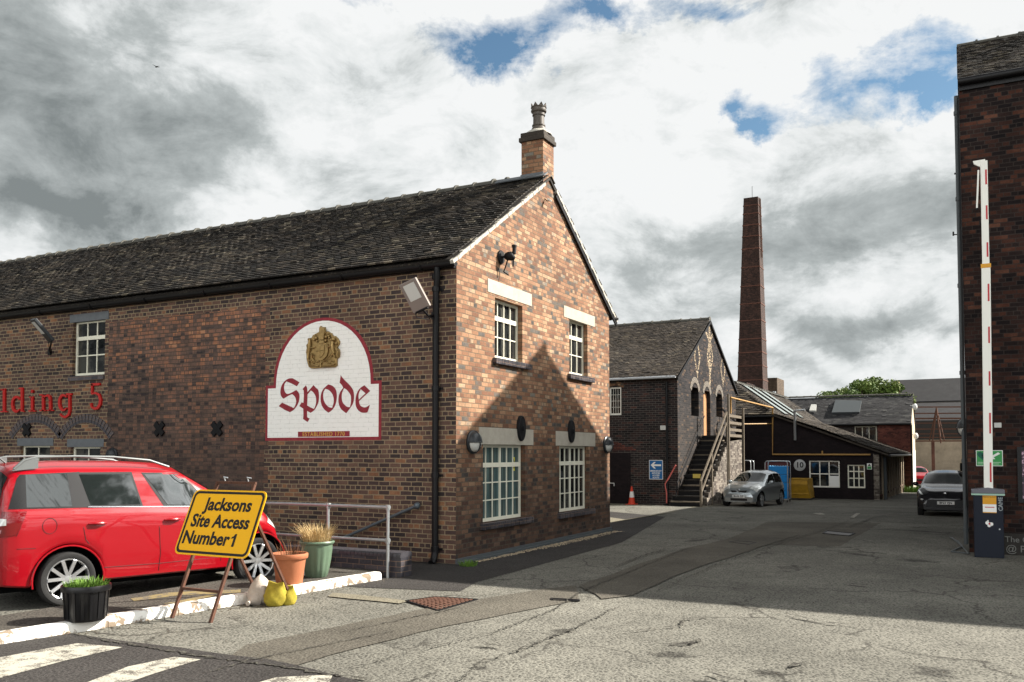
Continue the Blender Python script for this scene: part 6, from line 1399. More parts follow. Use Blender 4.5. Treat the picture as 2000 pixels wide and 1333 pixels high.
# --- generic small cars seen from the front
def front_car(label, loc, heading, k, T, wb, r, paint, plate, style):
    c = Car(label, 'car', loc, heading, k, T, wb, r, paint); c.body(); c.wheels(5, style != 'silver', .19)
    n = T['zt'][-1][0]; A = T['A']
    c.side_patch('side_window', A['w1'], M_CARGL, .006); c.side_patch('side_window', A['w2'], M_CARGL, .006)
    c.top_patch('windscreen', A['ws'][0], A['ws'][1], 6.05, 8, M_CARGL, .006, slope=-.04); c.top_patch('rear_window', A['rw'][0], A['rw'][1], 6.0, 8, M_CARGL, .006)
    for sd in (1, -1):
        c.top_patch('headlamp', *A['hl'], M_LAMPW if style != 'black' else M_TRIM, .008, slope=-.05, sides=(sd,))
        if style == 'black': c.top_patch('running_light', A['hl'][0]+.04, A['hl'][1]-.03, A['hl'][2]+.5, A['hl'][2]+.85, M_LAMPW, .014, slope=-.04, sides=(sd,))
        m2 = MB(); ms = A['mir']; m2.ell(Vector((sd*ms[0], ms[1], ms[2]))*k, .10*k, .06*k, .075*k, 12, 8); m2.tube([Vector((sd*(ms[0]-.14), ms[1]+.03, ms[2]-.06))*k, Vector((sd*ms[0], ms[1], ms[2]-.04))*k], .025*k, 6); m2.build('door_mirror', paint if style != 'silver' else M_CARSIL, c.root, smooth=True, local=True)
    def fb(nm, x0, x1, z0, z1, m, d=.012, s=None, poly=None):
        m2 = MB(); s = n if s is None else s
        if poly: m2.prism([Vector((x, s+d, z))*k for x, z in poly], Vector((0, -.06, 0))*k)
        else: m2.box(x0*k, x1*k, (s-.05)*k, (s+d)*k, z0*k, z1*k)
        return m2.build(nm, m, c.root, local=True, bevel=.004)
    if style == 'silver':
        fb('grille', 0, 0, 0, 0, M_TRIM, poly=[(-.34, .70), (-.3, .60), (-.1, .555), (.1, .555), (.3, .60), (.34, .70), (.1, .69), (-.1, .69)], s=n-.035, d=.03)
        fb('lower_intake', -.36, .36, .27, .37, M_TRIM, .012, n-.01)
        for sd in (1, -1): fb('fog_recess', sd*.50, sd*.68, .29, .36, M_TRIM, .03, n-.10)
        m2 = MB(); m2.tube([Vector((.075*math.cos(a_), n+.035, .70+.05*math.sin(a_)))*k for a_ in [2*math.pi*q/18 for q in range(19)]], .010*k, 6, False); m2.tube([Vector((.03*math.cos(a_), n+.037, .70+.045*math.sin(a_)))*k for a_ in [2*math.pi*q/14 for q in range(15)]], .007*k, 5, False); m2.build('badge', M_CHROME, c.root, local=True)
        pz = .455
    elif style == 'black':
        fb('grille', 0, 0, 0, 0, M_TRIM, poly=[(-.55, .60), (-.62, .36), (.62, .36), (.55, .60)], s=n-.01, d=.02)
        m2 = MB(); m2.ell(Vector((0, n-.04, .82))*k, .075*k, .03*k, .035*k, 12, 8); m2.build('badge', M_CHROME, c.root, smooth=True, local=True)
        for sd in (1, -1):
            m2 = MB(); m2.ell(Vector((sd*.72, n-.08, .60))*k, .05*k, .03*k, .03*k); m2.build('fog_lamp', M_LAMPW, c.root, smooth=True, local=True)
        pz = .50
    else:
        fb('grille', -.4, .4, .5, .62, M_TRIM, .012); pz = .42
    if plate:
        pb = fb('number_plate', -.26, .26, pz-.055, pz+.055, M_PLATE, .03)
        # lettering is read from in front of the car, so it runs towards -x
        o = text('plate_lettering', plate, M_BLKV, c.root, (0, 0, 0), (-1, 0, 0), (0, 0, 1), .105*k, .0005, bold=.003, sx=.92)
        for v in o.data.vertices: v.co += wloc(c.root); v.co = v.co+Vector((0, (n+.0315)*k, pz*k))
    return c
TS = dict(zt=[(-.62, .66), (-.58, .98), (-.50, 1.25), (-.32, 1.44), (0, 1.51), (.5, 1.53), (1.0, 1.50), (1.25, 1.42), (1.95, 1.03), (2.15, .985), (2.5, .93), (2.78, .83), (2.93, .70), (2.98, .58)],
          zs=[(-.62, .6), (-.5, .93), (0, .97), (1, .94), (1.9, .90), (2.3, .86), (2.7, .76), (2.98, .5)],
          ws=[(-.62, .62), (-.5, .76), (0, .83), (1, .845), (2.2, .845), (2.6, .82), (2.82, .74), (2.98, .60)],
          wt=[(-.62, .55), (-.3, .60), (.5, .61), (1.2, .62), (1.95, .72), (2.5, .68), (2.98, .48)], zl=[(-.62, .3), (0, .24), (2.2, .24), (2.98, .22)],
          A=dict(w1=[(-.2, 1.0), (.72, .985), (.66, 1.38), (.0, 1.36)], w2=[(.80, .985), (1.72, .95), (1.12, 1.37), (.74, 1.385)], ws=(1.27, 1.93), rw=(-.55, -.36), hl=(2.42, 2.86, 3.6, 6.3), mir=(.92, 1.62, 1.02)))
# silver hatchback: nose towards the camera and a little left
p_ = GG(1456, 986); fwd = Vector((math.sin(R(188)), math.cos(R(188)), 0)); kS = .93
loc = Vector((-7.80, 34.05, 0))-fwd*2.9*kS; loc.z = gz(loc.y)+.02
front_car('silver hatchback parked nose towards the yard beside the whitewashed stair wall', loc, R(188), kS, TS, 2.46, .30, M_CARSIL, 'MA58 EZP', 'silver')
TK = dict(zt=[(-.85, .8), (-.8, 1.05), (-.62, 1.2), (-.2, 1.46), (.3, 1.55), (.9, 1.56), (1.4, 1.47), (2.05, 1.10), (2.3, 1.04), (2.8, .97), (3.1, .88), (3.3, .72), (3.36, .62)],
          zs=[(-.85, .7), (-.6, 1.02), (0, 1.05), (1, 1.0), (2, .97), (2.6, .92), (3.1, .78), (3.36, .55)],
          ws=[(-.85, .66), (-.6, .84), (0, .90), (1, .88), (2.2, .90), (2.8, .90), (3.1, .84), (3.36, .66)],
          wt=[(-.85, .55), (-.3, .58), (.5, .62), (1.3, .66), (2.0, .76), (2.8, .74), (3.36, .5)], zl=[(-.85, .36), (0, .28), (2.4, .28), (3.36, .26)],
          A=dict(w1=[(-.1, 1.1), (.85, 1.06), (.8, 1.42), (.3, 1.40)], w2=[(.93, 1.06), (1.8, 1.03), (1.25, 1.42), (.88, 1.43)], ws=(1.38, 2.03), rw=(-.6, -.25), hl=(2.75, 3.2, 3.6, 6.0), mir=(.98, 1.75, 1.08)))
p_ = GG(1846, 1008); fwd = Vector((math.sin(R(180)), math.cos(R(180)), 0)); kK = .95
qx = PY(1847, 960, 31.2).x; loc = Vector((qx, 31.0, 0))-fwd*3.3*kK; loc.z = gz(loc.y)+.01
front_car('black crossover car parked by the tall right hand building', loc, R(180), kK, TK, 2.64, .34, M_CARBLK, 'BF23 VJN', 'black')
q = PY(1790, 930, 74); loc = Vector((q.x-.25, 74+3, gz(77))); TR_ = dict(TK); front_car('small bright red car far off beyond the white end wall', loc, R(172), 1.02, TR_, 2.64, .34, M_CARRED, None, 'far')

# ------------------------------------------------------------------ kerb, pavement, low wall, rails
kf = [(-9.7, .5), (-9.28, 3.2), (-8.93, 5.6), (-8.70, 7.3), (-8.48, 9.0), (-8.33, 10.2), (-8.20, 11.3)]
def kx(y): return lerp_tab([(b, a) for a, b in kf], y)
mb = MB(); y = .5; rk = random.Random(4)
while y < 11.3:
    e = min(11.32, y+.9)
    n = 5
    for i in range(n):
        ya_, yb_ = y+(e-y)*i/n+(.008 if i == 0 else 0), y+(e-y)*(i+1)/n
        P_ = lambda y_, dx, z: (kx(y_)-dx, y_, z)
        prof = [(0, 0), (.0, .09), (.02, .118), (.04, .125), (.14, .125)]
        mb.grid([[P_(ya_, *p) for p in prof], [P_(yb_, *p) for p in prof]])
        if i == 0: mb.face([P_(ya_, *p) for p in prof]+[P_(ya_, .14, 0)])
        if i == n-1: mb.face([P_(yb_, *p) for p in reversed(prof)]+[P_(yb_, .14, 0)])
    y = e
o = mb.build('kerb', M_KERB, None, smooth=True, sangle=50); o['kind'] = 'structure'
bk = [G(-300, 1262, .1), G(0, 1205, .1), G(235, 1166, .1), G(471, 1129, .1), G(560, 1112, .1)]
pts = [(kx(y)-.135, y) for y in (.5, 3.2, 5.6, 7.3, 9, 10.2, 11.3)]
back = [(q.x, q.y) for q in reversed(bk)]
mb = MB(); pl = pts+[(-8.36, 11.55), (-10.1, 11.55)]+back+[(-12, .5)]
mb.face([(x, y, .112) for x, y in pl]); 
bb = [(-10.1, 11.55)]+back
for (xa_, ya_), (xb_, yb_) in zip(bb[:-1], bb[1:]): mb.face([(xa_, ya_, 0), (xa_, ya_, .112), (xb_, yb_, .112), (xb_, yb_, 0)])
o = mb.build('pavement', M_PAVE, None, fixn=False); o['kind'] = 'structure'
if o.data.polygons[0].normal.z < 0: o.data.flip_normals()
def mark(pts, m, z):
    m2 = MB(); m2.face([Vector((G(*p, .112).x, G(*p, .112).y, z)) for p in pts]); o_ = m2.build('pavement_marking', m, None); o_['kind'] = 'structure'
    if o_.data.polygons[0].normal.z < 0: o_.data.flip_normals()
mark([(255, 1170), (330, 1158), (470, 1152), (470, 1158), (345, 1164), (262, 1175)], M_LINEY, .116)
mark([(320, 1180), (405, 1163), (425, 1163), (350, 1180)], M_LINEY, .1165)
# low engineering brick wall with bullnose top
LWT = thing('low_brick_wall', 'low dark bullnose brick wall behind the railings and flower pots', 'wall', (-8.25, 11.75, 0))
xr2 = G(773, 1132).x; mb = MB(); mb.box(-13.4, xr2, 11.60, 11.90, 0, .32); mb.build('wall', M_ENGBRK, LWT)
mb = MB(); x = xr2; k = 0
while x > -13.3:
    prof = [(11.585, .322), (11.585, .36), (11.60, .39), (11.63, .405), (11.87, .405), (11.90, .39), (11.915, .36), (11.915, .322)]
    xa_, xb_ = x, x-.068; mb.grid([[(xa_, a_, b_) for a_, b_ in prof], [(xb_, a_, b_) for a_, b_ in prof]], random.random()); mb.face([(xa_, a_, b_) for a_, b_ in prof]); mb.face([(xb_, a_, b_) for a_, b_ in reversed(prof)]); x -= .077
mb.build('coping', mat('blue_black_coping', col=(.05, .048, .055), rough=.35, noise=.3, nscale=12), LWT, smooth=True)
# railings
RLg = thing('guard_rail', 'galvanised tubular guard rail standing by the kerb end', 'railing', G(757, 1130))
q0 = G(757, 1130); yr = q0.y; zt_ = 1.13
xm = PY(641, 985, yr).x; xl2 = -12.6
mb = MB(); mb.tube([(xl2, yr, zt_), (q0.x, yr, zt_)], .026, 10); mb.tube([(xl2, yr, .60), (q0.x, yr, .60)], .024, 10); mb.build('rail', M_GALV, RLg, smooth=True)
for x in (q0.x, xm, xm-1.55, xm-3.1):
    if x < xl2: break
    mb = MB(); mb.tube([(x, yr, 0), (x, yr, zt_)], .026, 10)
    for z in (zt_, .60): mb.tube([(x, yr, z-.05), (x, yr, z+.035)], .036, 10); mb.tube([(x-.05, yr, z), (x+.05 if x < q0.x-.1 else x+.03, yr, z)], .035, 10)
    mb.build('post', M_GALV, RLg, smooth=True)
a_, b_ = PY(668, 1052, Y0-.12), PY(812, 989, Y0-.12)
mb = MB(); mb.tube([a_, b_], .028, 10); o = mb.build('ramp_handrail', M_GREYBLUE, None, smooth=True); tag(o, 'dark sloping handrail with a ball end fixed to the brown brick wall', 'handrail')
m2 = MB(); m2.ell(b_+Vector((.03, 0, .01)), .062, .062, .062, 14, 10); m2.build('ball_end', M_GREYBLUE, o, smooth=True); m2 = MB(); m2.tube([a_.lerp(b_, .6), a_.lerp(b_, .6)+Vector((0, .12, -.05))], .012, 6); m2.tube([a_.lerp(b_, .1), a_.lerp(b_, .1)+Vector((0, .12, -.05))], .012, 6); m2.build('bracket', M_IRON, o)

# ------------------------------------------------------------------ A frame road sign
m = .43; FY = 7.54
def AP(x, t_, off=0):   # on the leaning plane; t_ is height
    n_ = Vector((0, -1, m)).normalized(); return Vector((x, FY+m*t_, t_))+n_*off
AF = thing('road_sign', 'yellow access sign with black border on a rusty folding frame', 'sign', (-8.25, FY, 0))
x0_, x1_, z0_, z1_ = -8.89, -7.64, .72, 1.515; rad = .085
def rrect(i, off):
    pts = []; a0, a1, b0_, b1_ = x0_+i, x1_-i, z0_+i*.9, z1_-i*.9; rr = max(.02, rad-i*.6)
    for cx_, cz_, st_ in ((a1-rr, b1_-rr, 0), (a0+rr, b1_-rr, 90), (a0+rr, b0_+rr, 180), (a1-rr, b0_+rr, 270)):
        for k in range(7): a = R(st_+15*k); pts.append(AP(cx_+rr*math.cos(a), cz_+rr*math.sin(a), off))
    return pts
nA = Vector((0, -1, m)).normalized()
mb = MB(); mb.prism(rrect(0, .030), -nA*.008); mb.build('plate', M_SIGNY, AF)
mb = MB(); a_, b_ = rrect(.022, .0315), rrect(.055, .0315)
for i in range(len(a_)): j = (i+1) % len(a_); mb.face([a_[i], a_[j], b_[j], b_[i]])
mb.build('border', M_BLKV, AF)
Vn = Vector((0, m, 1)).normalized()
for i, (s_, fx, zz, sz) in enumerate((('Jacksons', -8.22, 1.33, .235), ('Site Access', -8.27, 1.125, .235), ('Number', -8.42, .92, .235))):
    text('sign_lettering', s_, M_BLKV, AF, AP(fx, zz, .0315), (1, 0, 0), Vn, sz, .0006, sx=.98 if i != 1 else .92, bold=.007)
mb = MB(); f1 = lambda u, v: AP(-8.00+u*.11, .845+v*.15, .0325)
mb.face([f1(.38, 0), f1(.72, 0), f1(.72, 1), f1(.45, 1), f1(.32, .83), f1(.05, .74), f1(.05, .6), f1(.38, .68)]); mb.build('digit_one', M_BLKV, AF)
lx, rx_ = -8.57, -7.93; zt_ = 1.62
for x in (lx, rx_):
    mb = MB(); mb.bar(AP(x, 0), AP(x, zt_), .035, .035, up=(1, 0, 0)); mb.build('leg', M_RUST, AF)
mb = MB(); mb.bar(AP(lx, .34), AP(rx_, .34), .035, .03); mb.build('crossbar', M_RUST, AF)
mb = MB(); mb.bar(AP(lx-.02, zt_), AP(rx_+.02, zt_), .03, .03); mb.build('crossbar', M_RUST, AF)
tb = AP(0, 1.36)
for x in (lx+.03, rx_-.02):
    mb = MB(); mb.bar((x, 9.0, 0), (x, tb.y+.03, tb.z), .03, .035, up=(1, 0, 0)); mb.build('rear_leg', M_RUST, AF)
mb = MB()
for x in (lx+.12, rx_-.12): p = AP(x, zt_+.02); mb.tube([p, p+Vector((.0, -.02, .05)), p+Vector((.05, 0, .04))], .01, 6)
mb.build('clips', M_GALV, AF)

# ------------------------------------------------------------------ pots, sacks, grate
def blades(n, c, r, h, lean, seed, wd=.006, tone=(0, 1)):
    rnd = random.Random(seed); m2 = MB(); c = Vector(c)
    for _ in range(n):
        a = rnd.uniform(0, 6.28); rr = r*math.sqrt(rnd.random()); p = c+Vector((rr*math.cos(a), rr*math.sin(a), 0)); hh = h*rnd.uniform(.45, 1); a2 = a+rnd.uniform(-1, 1); l = lean*rnd.uniform(.2, 1)
        t1 = p+Vector((math.cos(a2)*l*hh*.4, math.sin(a2)*l*hh*.4, hh*.6)); t2 = p+Vector((math.cos(a2)*l*hh, math.sin(a2)*l*hh, hh)); s_ = Vector((-math.sin(a2+rnd.uniform(-.8, .8)), math.cos(a2), 0))*wd; q = rnd.random()
        m2.face([p-s_, p+s_, t1+s_*.8, t1-s_*.8], None, q); m2.face([t1-s_*.8, t1+s_*.8, t2], None, q)
    return m2
g = G(167, 1211, .112); BP = thing('black_plant_tub', 'black plastic tub with green grass on the pavement nearest the camera', 'plant pot', g)
mb = MB(); prof = [(0, .004), (.205, .004), (.215, .02), (.235, .33), (.262, .335), (.265, .375), (.258, .40), (.245, .40), (.235, .34), (0, .34)]
mb.lathe([(a_, g.z+b_) for a_, b_ in prof], (g.x, g.y, 0), n=40)
for k in range(16):
    a = 2*math.pi*k/16; d = Vector((math.cos(a), math.sin(a), 0)); mb.bar(g+d*.216+Vector((0, 0, .03)), g+d*.238+Vector((0, 0, .33)), .028, .012, up=d)
mb.build('tub', M_PLASTK, BP, smooth=True)
mb = MB(); mb.lathe([(0, g.z+.36), (.24, g.z+.345)], (g.x, g.y, 0), n=20); mb.build('soil', M_SOIL, BP)
blades(420, g+Vector((0, 0, .35)), .22, .13, .9, 3, .006).build('grass', M_GRASS, BP, fixn=False)
g = G(565, 1141, .112); TPt = thing('terracotta_pot', 'terracotta pot with withered stems beside the kerb', 'plant pot', g)
mb = MB(); prof = [(0, .0), (.175, .0), (.185, .012), (.228, .34), (.232, .36), (.25, .365), (.262, .38), (.265, .43), (.255, .445), (.235, .44), (.225, .39), (0, .385)]
mb.lathe([(a_, g.z+b_) for a_, b_ in prof], (g.x, g.y, 0), n=40); mb.build('pot', M_TERRA, TPt, smooth=True)
mb = MB(); mb.lathe([(0, g.z+.42), (.22, g.z+.40)], (g.x, g.y, 0), n=20); mb.build('soil', M_SOIL, TPt)
blades(70, g+Vector((.03, 0, .40)), .2, .30, .8, 9, .003).build('stems', M_DEADP, TPt, fixn=False)
g = G(618, 1127, .112); GP = thing('green_pot', 'sage green ribbed pot full of dry yellow grass', 'plant pot', g)
mb = MB(); n = 56; zs_ = [(a_*.86, b_) for a_, b_ in [(0, 0), (.17, 0), (.18, .015), (.215, .12), (.245, .26), (.268, .42), (.275, .50), (.30, .505), (.315, .53), (.30, .55), (.275, .54), (.26, .5), (0, .49)]]
rows = []
for k in range(n):
    a = 2*math.pi*k/n; rows.append([g+Vector(((rr+(.008*(k % 4 < 2) if .01 < zz < .45 and rr > .1 and i_ < 7 else 0))*math.cos(a), (rr+(.008*(k % 4 < 2) if .01 < zz < .45 and rr > .1 and i_ < 7 else 0))*math.sin(a), zz)) for i_, (rr, zz) in enumerate(zs_)])
mb.grid(rows, .5, True); mb.build('pot', M_GREENP, GP, smooth=True)
mb = MB(); mb.lathe([(0, g.z+.52), (.225, g.z+.51)], (g.x, g.y, 0), n=20); mb.build('soil', M_SOIL, GP)
blades(520, g+Vector((0, 0, .50)), .19, .34, 1.05, 5, .004).build('dry_grass', M_DRYG, GP, fixn=False)
def sack(name, label, c, rx_, ry_, h, m, seed, neck=None, n=26):
    rnd = random.Random(seed); m2 = MB(); c = Vector(c); rows = []
    ph = [rnd.uniform(0, 6.28) for _ in range(6)]
    for i in range(n):
        a = 2*math.pi*i/n; row = []
        for j in range(15):
            v = j/14; rr = math.sin(math.pi*min(1, .06+.94*v))**.45 if v < .97 else .05
            prof_ = (1-.42*v)*rr; wv = 1+.10*math.cos(4*a+ph[0])+.06*math.sin(3*a+ph[0]+v*5)+.05*math.sin(7*a+ph[1]-v*9)+.04*math.sin(11*a+ph[2]+v*12)
            if neck is None:
                fx = (1-.18*v)*math.sin(math.pi*min(1, .10+.60*v))**.4*(1 if v < .99 else .97); fy = max(.06, (1-v**2.2)*math.sin(math.pi*min(1, .10+.7*v))**.4); cr_ = 1+.10*abs(math.sin(2.5*a+ph[1]+v*5))-.07*abs(math.sin(6.5*a+ph[2]-v*9))+.03*math.sin(15*a+v*13)
                row.append(c+Vector((rx_*fx*cr_*math.cos(a), ry_*fy*cr_*math.sin(a), h*v*(1+.10*math.cos(a)**2*v))))
            else: row.append(c+Vector((rx_*prof_*wv*math.cos(a), ry_*prof_*wv*math.sin(a), h*v*(1+.06*math.sin(2*a+ph[3])))))
        rows.append(row)
    m2.grid(rows, .5, True); m2.face([r_[0] for r_ in rows]); m2.face([r_[-1] for r_ in reversed(rows)])
    if neck:
        nk = Vector(neck); b_ = c+Vector((0, 0, h*.25))
        m2.tube([b_.lerp(nk, .55), b_.lerp(nk, .8), nk], [rx_*.55, rx_*.3, .018], 12)
        m2.tube([nk, nk+(nk-b_).normalized()*.05], [.02, .035], 8)
    o_ = m2.build(name, m, None, smooth=True, sangle=70); tag(o_, label, 'sandbag'); return o_
g = G(503, 1180); sack('sandbag', 'grubby white sandbag tied at the neck at the foot of the yellow sign', (g.x, g.y+.05, 0), .19, .20, .37, M_SACKW, 3, neck=(g.x+.03, g.y-.17, .05))
g = G(534, 1184); sack('sandbag', 'yellow sandbag against the rear leg of the yellow sign', (g.x, g.y+.04, 0), .165, .17, .29, M_SACKY, 8)
g = G(556, 1184); sack('sandbag', 'smaller slumped yellow sandbag between the larger one and the terracotta pot', (g.x-.02, g.y+.1, 0), .10, .13, .24, M_SACKY, 12)
# iron drain grate and covers
def cover(name, label, q4, m, grid_=0, dz=.014):
    q = [GG(*p) for p in q4]; q = [Vector((v.x, v.y, gz(v.y)+dz)) for v in q]
    t_ = thing(name, label, 'drain cover', (q[0]+q[2])/2)
    m2 = MB()
    for i in range(4): m2.bar(q[i], q[(i+1) % 4], .035, .012)
    m2.build('frame', M_IRON, t_)
    m2 = MB(); m2.face([v-Vector((0, 0, .006)) for v in q]); m2.build('recess', M_DARKIN if grid_ else m, t_)
    if grid_:
        m2 = MB()
        for i in range(1, grid_):
            u = i/grid_
            m2.bar(q[0].lerp(q[1], u), q[3].lerp(q[2], u), .03, .010); m2.bar(q[0].lerp(q[3], u), q[1].lerp(q[2], u), .03, .012)
        m2.build('bars', m, t_)
    return t_
cover('drain_grate', 'rusty iron chequered drain grate in the sunlit asphalt', [(793, 1176), (856, 1195), (932, 1173), (850, 1168)], M_RUST, 9)
cover('access_cover', 'square access cover in the shaded yard near the tall building', [(1608, 1043), (1615, 1038), (1669, 1043), (1658, 1048)], mat('steel_cover', col=(.11, .105, .1), rough=.6, noise=.3, nscale=10), 0)
cover('slot_drain', 'narrow dark slot drain at the edge of the shadow', [(1077, 1171), (1078, 1174), (1130, 1176), (1130, 1174)], M_IRON, 0)
cover('access_cover', 'small pale access cover near the middle of the shaded yard', [(1424, 1060), (1440, 1058), (1476, 1061), (1462, 1065)], mat('worn_cover', col=(.17, .17, .17), rough=.6, noise=.3, nscale=10), 0)
# weeds at the corner, gravel strip
blades(160, G(915, 1106), .16, .12, .9, 31, .006).build('weeds', M_GRASS, None, fixn=False); o = bpy.data.objects['weeds']; tag(o, 'tuft of green weeds at the corner of the gable', 'weeds')
b_ = blades(300, (-3.0, 63.4, gz(63)), .9, .5, .8, 32, .03); o = b_.build('weeds', M_GRASS, None, fixn=False); tag(o, 'patch of green weeds at the foot of the white end wall', 'weeds')
rk = random.Random(5); mb = MB()
for _ in range(900):
    y = rk.uniform(Y0+.45, YF-.1); wdt = .10+.22*min(1, (y-Y0)/4)*rk.random()**.6; c = (X0+.11+wdt*rk.random(), y, .008); s_ = rk.uniform(.010, .024)
    mb.ell(c, s_, s_*rk.uniform(.7, 1.2), s_*.6, 5, 3, rk.random())
o = mb.build('gravel', M_STONES, None); o['kind'] = 'stuff'
# black hoses on the ground by the corner
mb = MB(); g1 = G(1855, 1052); g2 = G(1872, 1060); g3 = G(1880, 1070); g4 = G(1858, 1080); g5 = G(1893, 1084)
for seq in ([g1, g2, g3, (g3+g4)/2, g4, (g4+g5)/2+Vector((0, .02, 0)), g5], [g1+Vector((.05, -.05, 0)), g3+Vector((0, -.1, 0)), g5+Vector((-.02, .05, 0))]):
    mb.tube([Vector((p.x, p.y, .025)) for p in seq], .014, 6)
o = mb.build('hose', M_GREYST, None, smooth=True); tag(o, 'loose dark cable lying on the asphalt at the corner of the tall building', 'cable')

rk = random.Random(15); mb = MB()
for _ in range(420):
    y = rk.uniform(4.2, 11.6); c = (kx(y)+.02+.25*rk.random()**2.2, y, .006); s_ = rk.uniform(.004, .012); mb.ell(c, s_, s_*rk.uniform(.6, 1.4), s_*.5, 5, 3, rk.random())
for _ in range(260):
    x, y = rk.uniform(-8.0, 2.0), rk.uniform(6.2, 12.5); s_ = rk.uniform(.004, .009); mb.ell((x, y, .02), s_, s_*rk.uniform(.7, 1.3), s_*.6, 5, 3, rk.random())
o = mb.build('grit', mat('road_grit', col=(.12, .1, .075), rough=.95, noise=.5, nscale=20), None); o['kind'] = 'stuff'
# ------------------------------------------------------------------ barrier
g = G(1932, 1090); BR = thing('car_park_barrier', 'raised white barrier arm on a navy cabinet with grey lid', 'barrier', g)
gy_ = g.y; c0, c1 = PY(1903.5, 1090, gy_), PY(1962, 1090, gy_); zt_ = PY(1932, 968, gy_).z
mb = MB(); mb.box(c0.x, c1.x, gy_, gy_+.42, 0, zt_); mb.build('cabinet', M_NAVY, BR, bevel=.012)
mb = MB(); mb.box(c0.x+.03, c1.x-.03, gy_-.004, gy_-.001, .06, zt_-.04); dr2 = mb.build('door_panel', M_NAVY, BR); mb = MB(); mb.lathe([(0, .012), (.014, .012), (.014, 0)], (c1.x-.07, gy_-.004, .55), (0, -1, 0), 12); mb.build('lock', M_GALV, dr2)
z1_ = PY(1932, 954, gy_).z; mb = MB(); mb.prism([(c0.x-.03, gy_-.02, zt_+.035), (c1.x+.03, gy_-.02, zt_+.035), (c1.x+.03, gy_-.02, z1_-.03), ((c0.x+c1.x)/2, gy_-.02, z1_+.01), (c0.x-.03, gy_-.02, z1_-.03)], (0, .46, 0)); mb.build('lid', M_CABTOP, BR, bevel=.01)
mb = MB(); mb.box(c0.x-.03, c1.x+.03, gy_-.022, gy_+.44, zt_, zt_+.033); mb.build('lid_stripe', mat('pale_green_strip', col=(.3, .45, .36)), BR)
a_, b_ = PY(1919, 968, gy_), PY(1946.5, 1001, gy_); mb = MB(); yy = gy_-.008
mb.box(a_.x, b_.x, yy, gy_-.001, b_.z, (a_.z+b_.z)/2-.01); nt_ = mb.build('notice', M_WHITE, BR); mb = MB(); mb.box(a_.x, b_.x, yy-.001, gy_-.001, (a_.z+b_.z)/2-.009, a_.z); mb.box(a_.x, b_.x, yy-.001, gy_-.001, b_.z-.015, b_.z-.001); mb.build('notice_header', M_AMBER, nt_)
text('notice_lettering', 'PERMIT & PAY', M_BLKV, nt_, ((a_.x+b_.x)/2, yy-.002, a_.z-.03), (1, 0, 0), (0, 0, 1), .036, .0003); 
mb = MB(); mb.box((a_.x+b_.x)/2-.08, (a_.x+b_.x)/2+.08, yy-.002, yy-.001, b_.z+.085, b_.z+.10); mb.build('red_line_of_print', M_REFL, nt_)
text('maker_lettering', 'CAME', mat('grey_vinyl', col=(.25, .28, .29)), BR, PY(1954.5, 985, gy_-.006), (0, 0, 1), (-1, 0, 0), .10, .0004, bold=.002)
mb = MB(); q = PY(1932, 1024, gy_-.006)
for dx, dz, r_ in ((-.03, .02, .035), (.035, .0, .035), (0, -.03, .03), (-.02, .06, .015)): mb.lathe([(0, .002), (r_, .002), (r_, 0)], (q.x+dx, gy_-.005, q.z+dz), (0, -1, 0), 12)
mb.build('round_sticker', M_WHITE, BR); mb = MB(); mb.lathe([(0, .003), (.018, .003)], (q.x+.005, gy_-.0055, q.z+.005), (0, -1, 0), 12); mb.build('sticker_centre', M_REFL, BR)
ya_ = gy_+.12; b0_, b1_ = PY(1930.5, 954, ya_), PY(1925.5, 519, ya_); t1_ = PY(1915, 312, ya_)
def armbar(m2, p, q, w_): m2.bar(p, q, w_, .07, up=(0, 1, 0))
mb = MB(); mid = PY(1925.5, 519, ya_); top = PY(1921.5, 315, ya_)
mb.bar(Vector((b0_.x, ya_, z1_-.1)), mid, .07, .155, up=(1, 0, 0)); mb.bar(mid, top, .06, .125, up=(1, 0, 0))
a_ = PY(1900.5, 321, ya_); mb.prism([PY(1900, 315, ya_-.022), PY(1924, 311, ya_-.022), PY(1924, 326, ya_-.022), PY(1915, 327, ya_-.022), PY(1902, 321, ya_-.022)], (0, .044, 0)); ar = mb.build('arm', M_ARM, BR, bevel=.006)
mb = MB(); mb.bar(mid-Vector((0, 0, .05)), mid+Vector((0, 0, .03)), .085, .175, up=(1, 0, 0)); mb.build('arm_joint', M_AMBER, ar)
mb = MB()
for py0, py1 in ((333, 362), (403, 430), (475, 503), (556, 590), (640, 672), (727, 755), (808, 848), (904, 942)):
    for py, lst in ((py0, 0),):
        def axx(y_):
            return mid.lerp(b0_, (y_-519)/(954-519)) if y_ > 519 else top.lerp(mid, (y_-315)/(519-315))
        p, q = PY(1000, py0, ya_), PY(1000, py1, ya_); wv = .155 if py0 > 519 else .125
        A, B_ = axx(py0), axx(py1); off = Vector((wv*.26, -.036-(.002 if py0 > 519 else -.003), 0)); mb.bar(A+off, B_+off, .004, .03, up=(1, 0, 0))
mb.build('red_reflector', M_REFL, ar)
a_, b_ = PY(1911, 333, ya_-.1), PY(1908, 407, ya_-.1); mb = MB(); mb.bar(a_, b_, .03, .03); hg = mb.build('hanging_rod', M_ARM, ar)
mb = MB(); mb.bar(PY(1910, 326, ya_-.05), a_, .015, .015); mb.bar(b_, b_-Vector((0, 0, .03)), .035, .035); mb.build('rod_joint', M_IRON, hg)

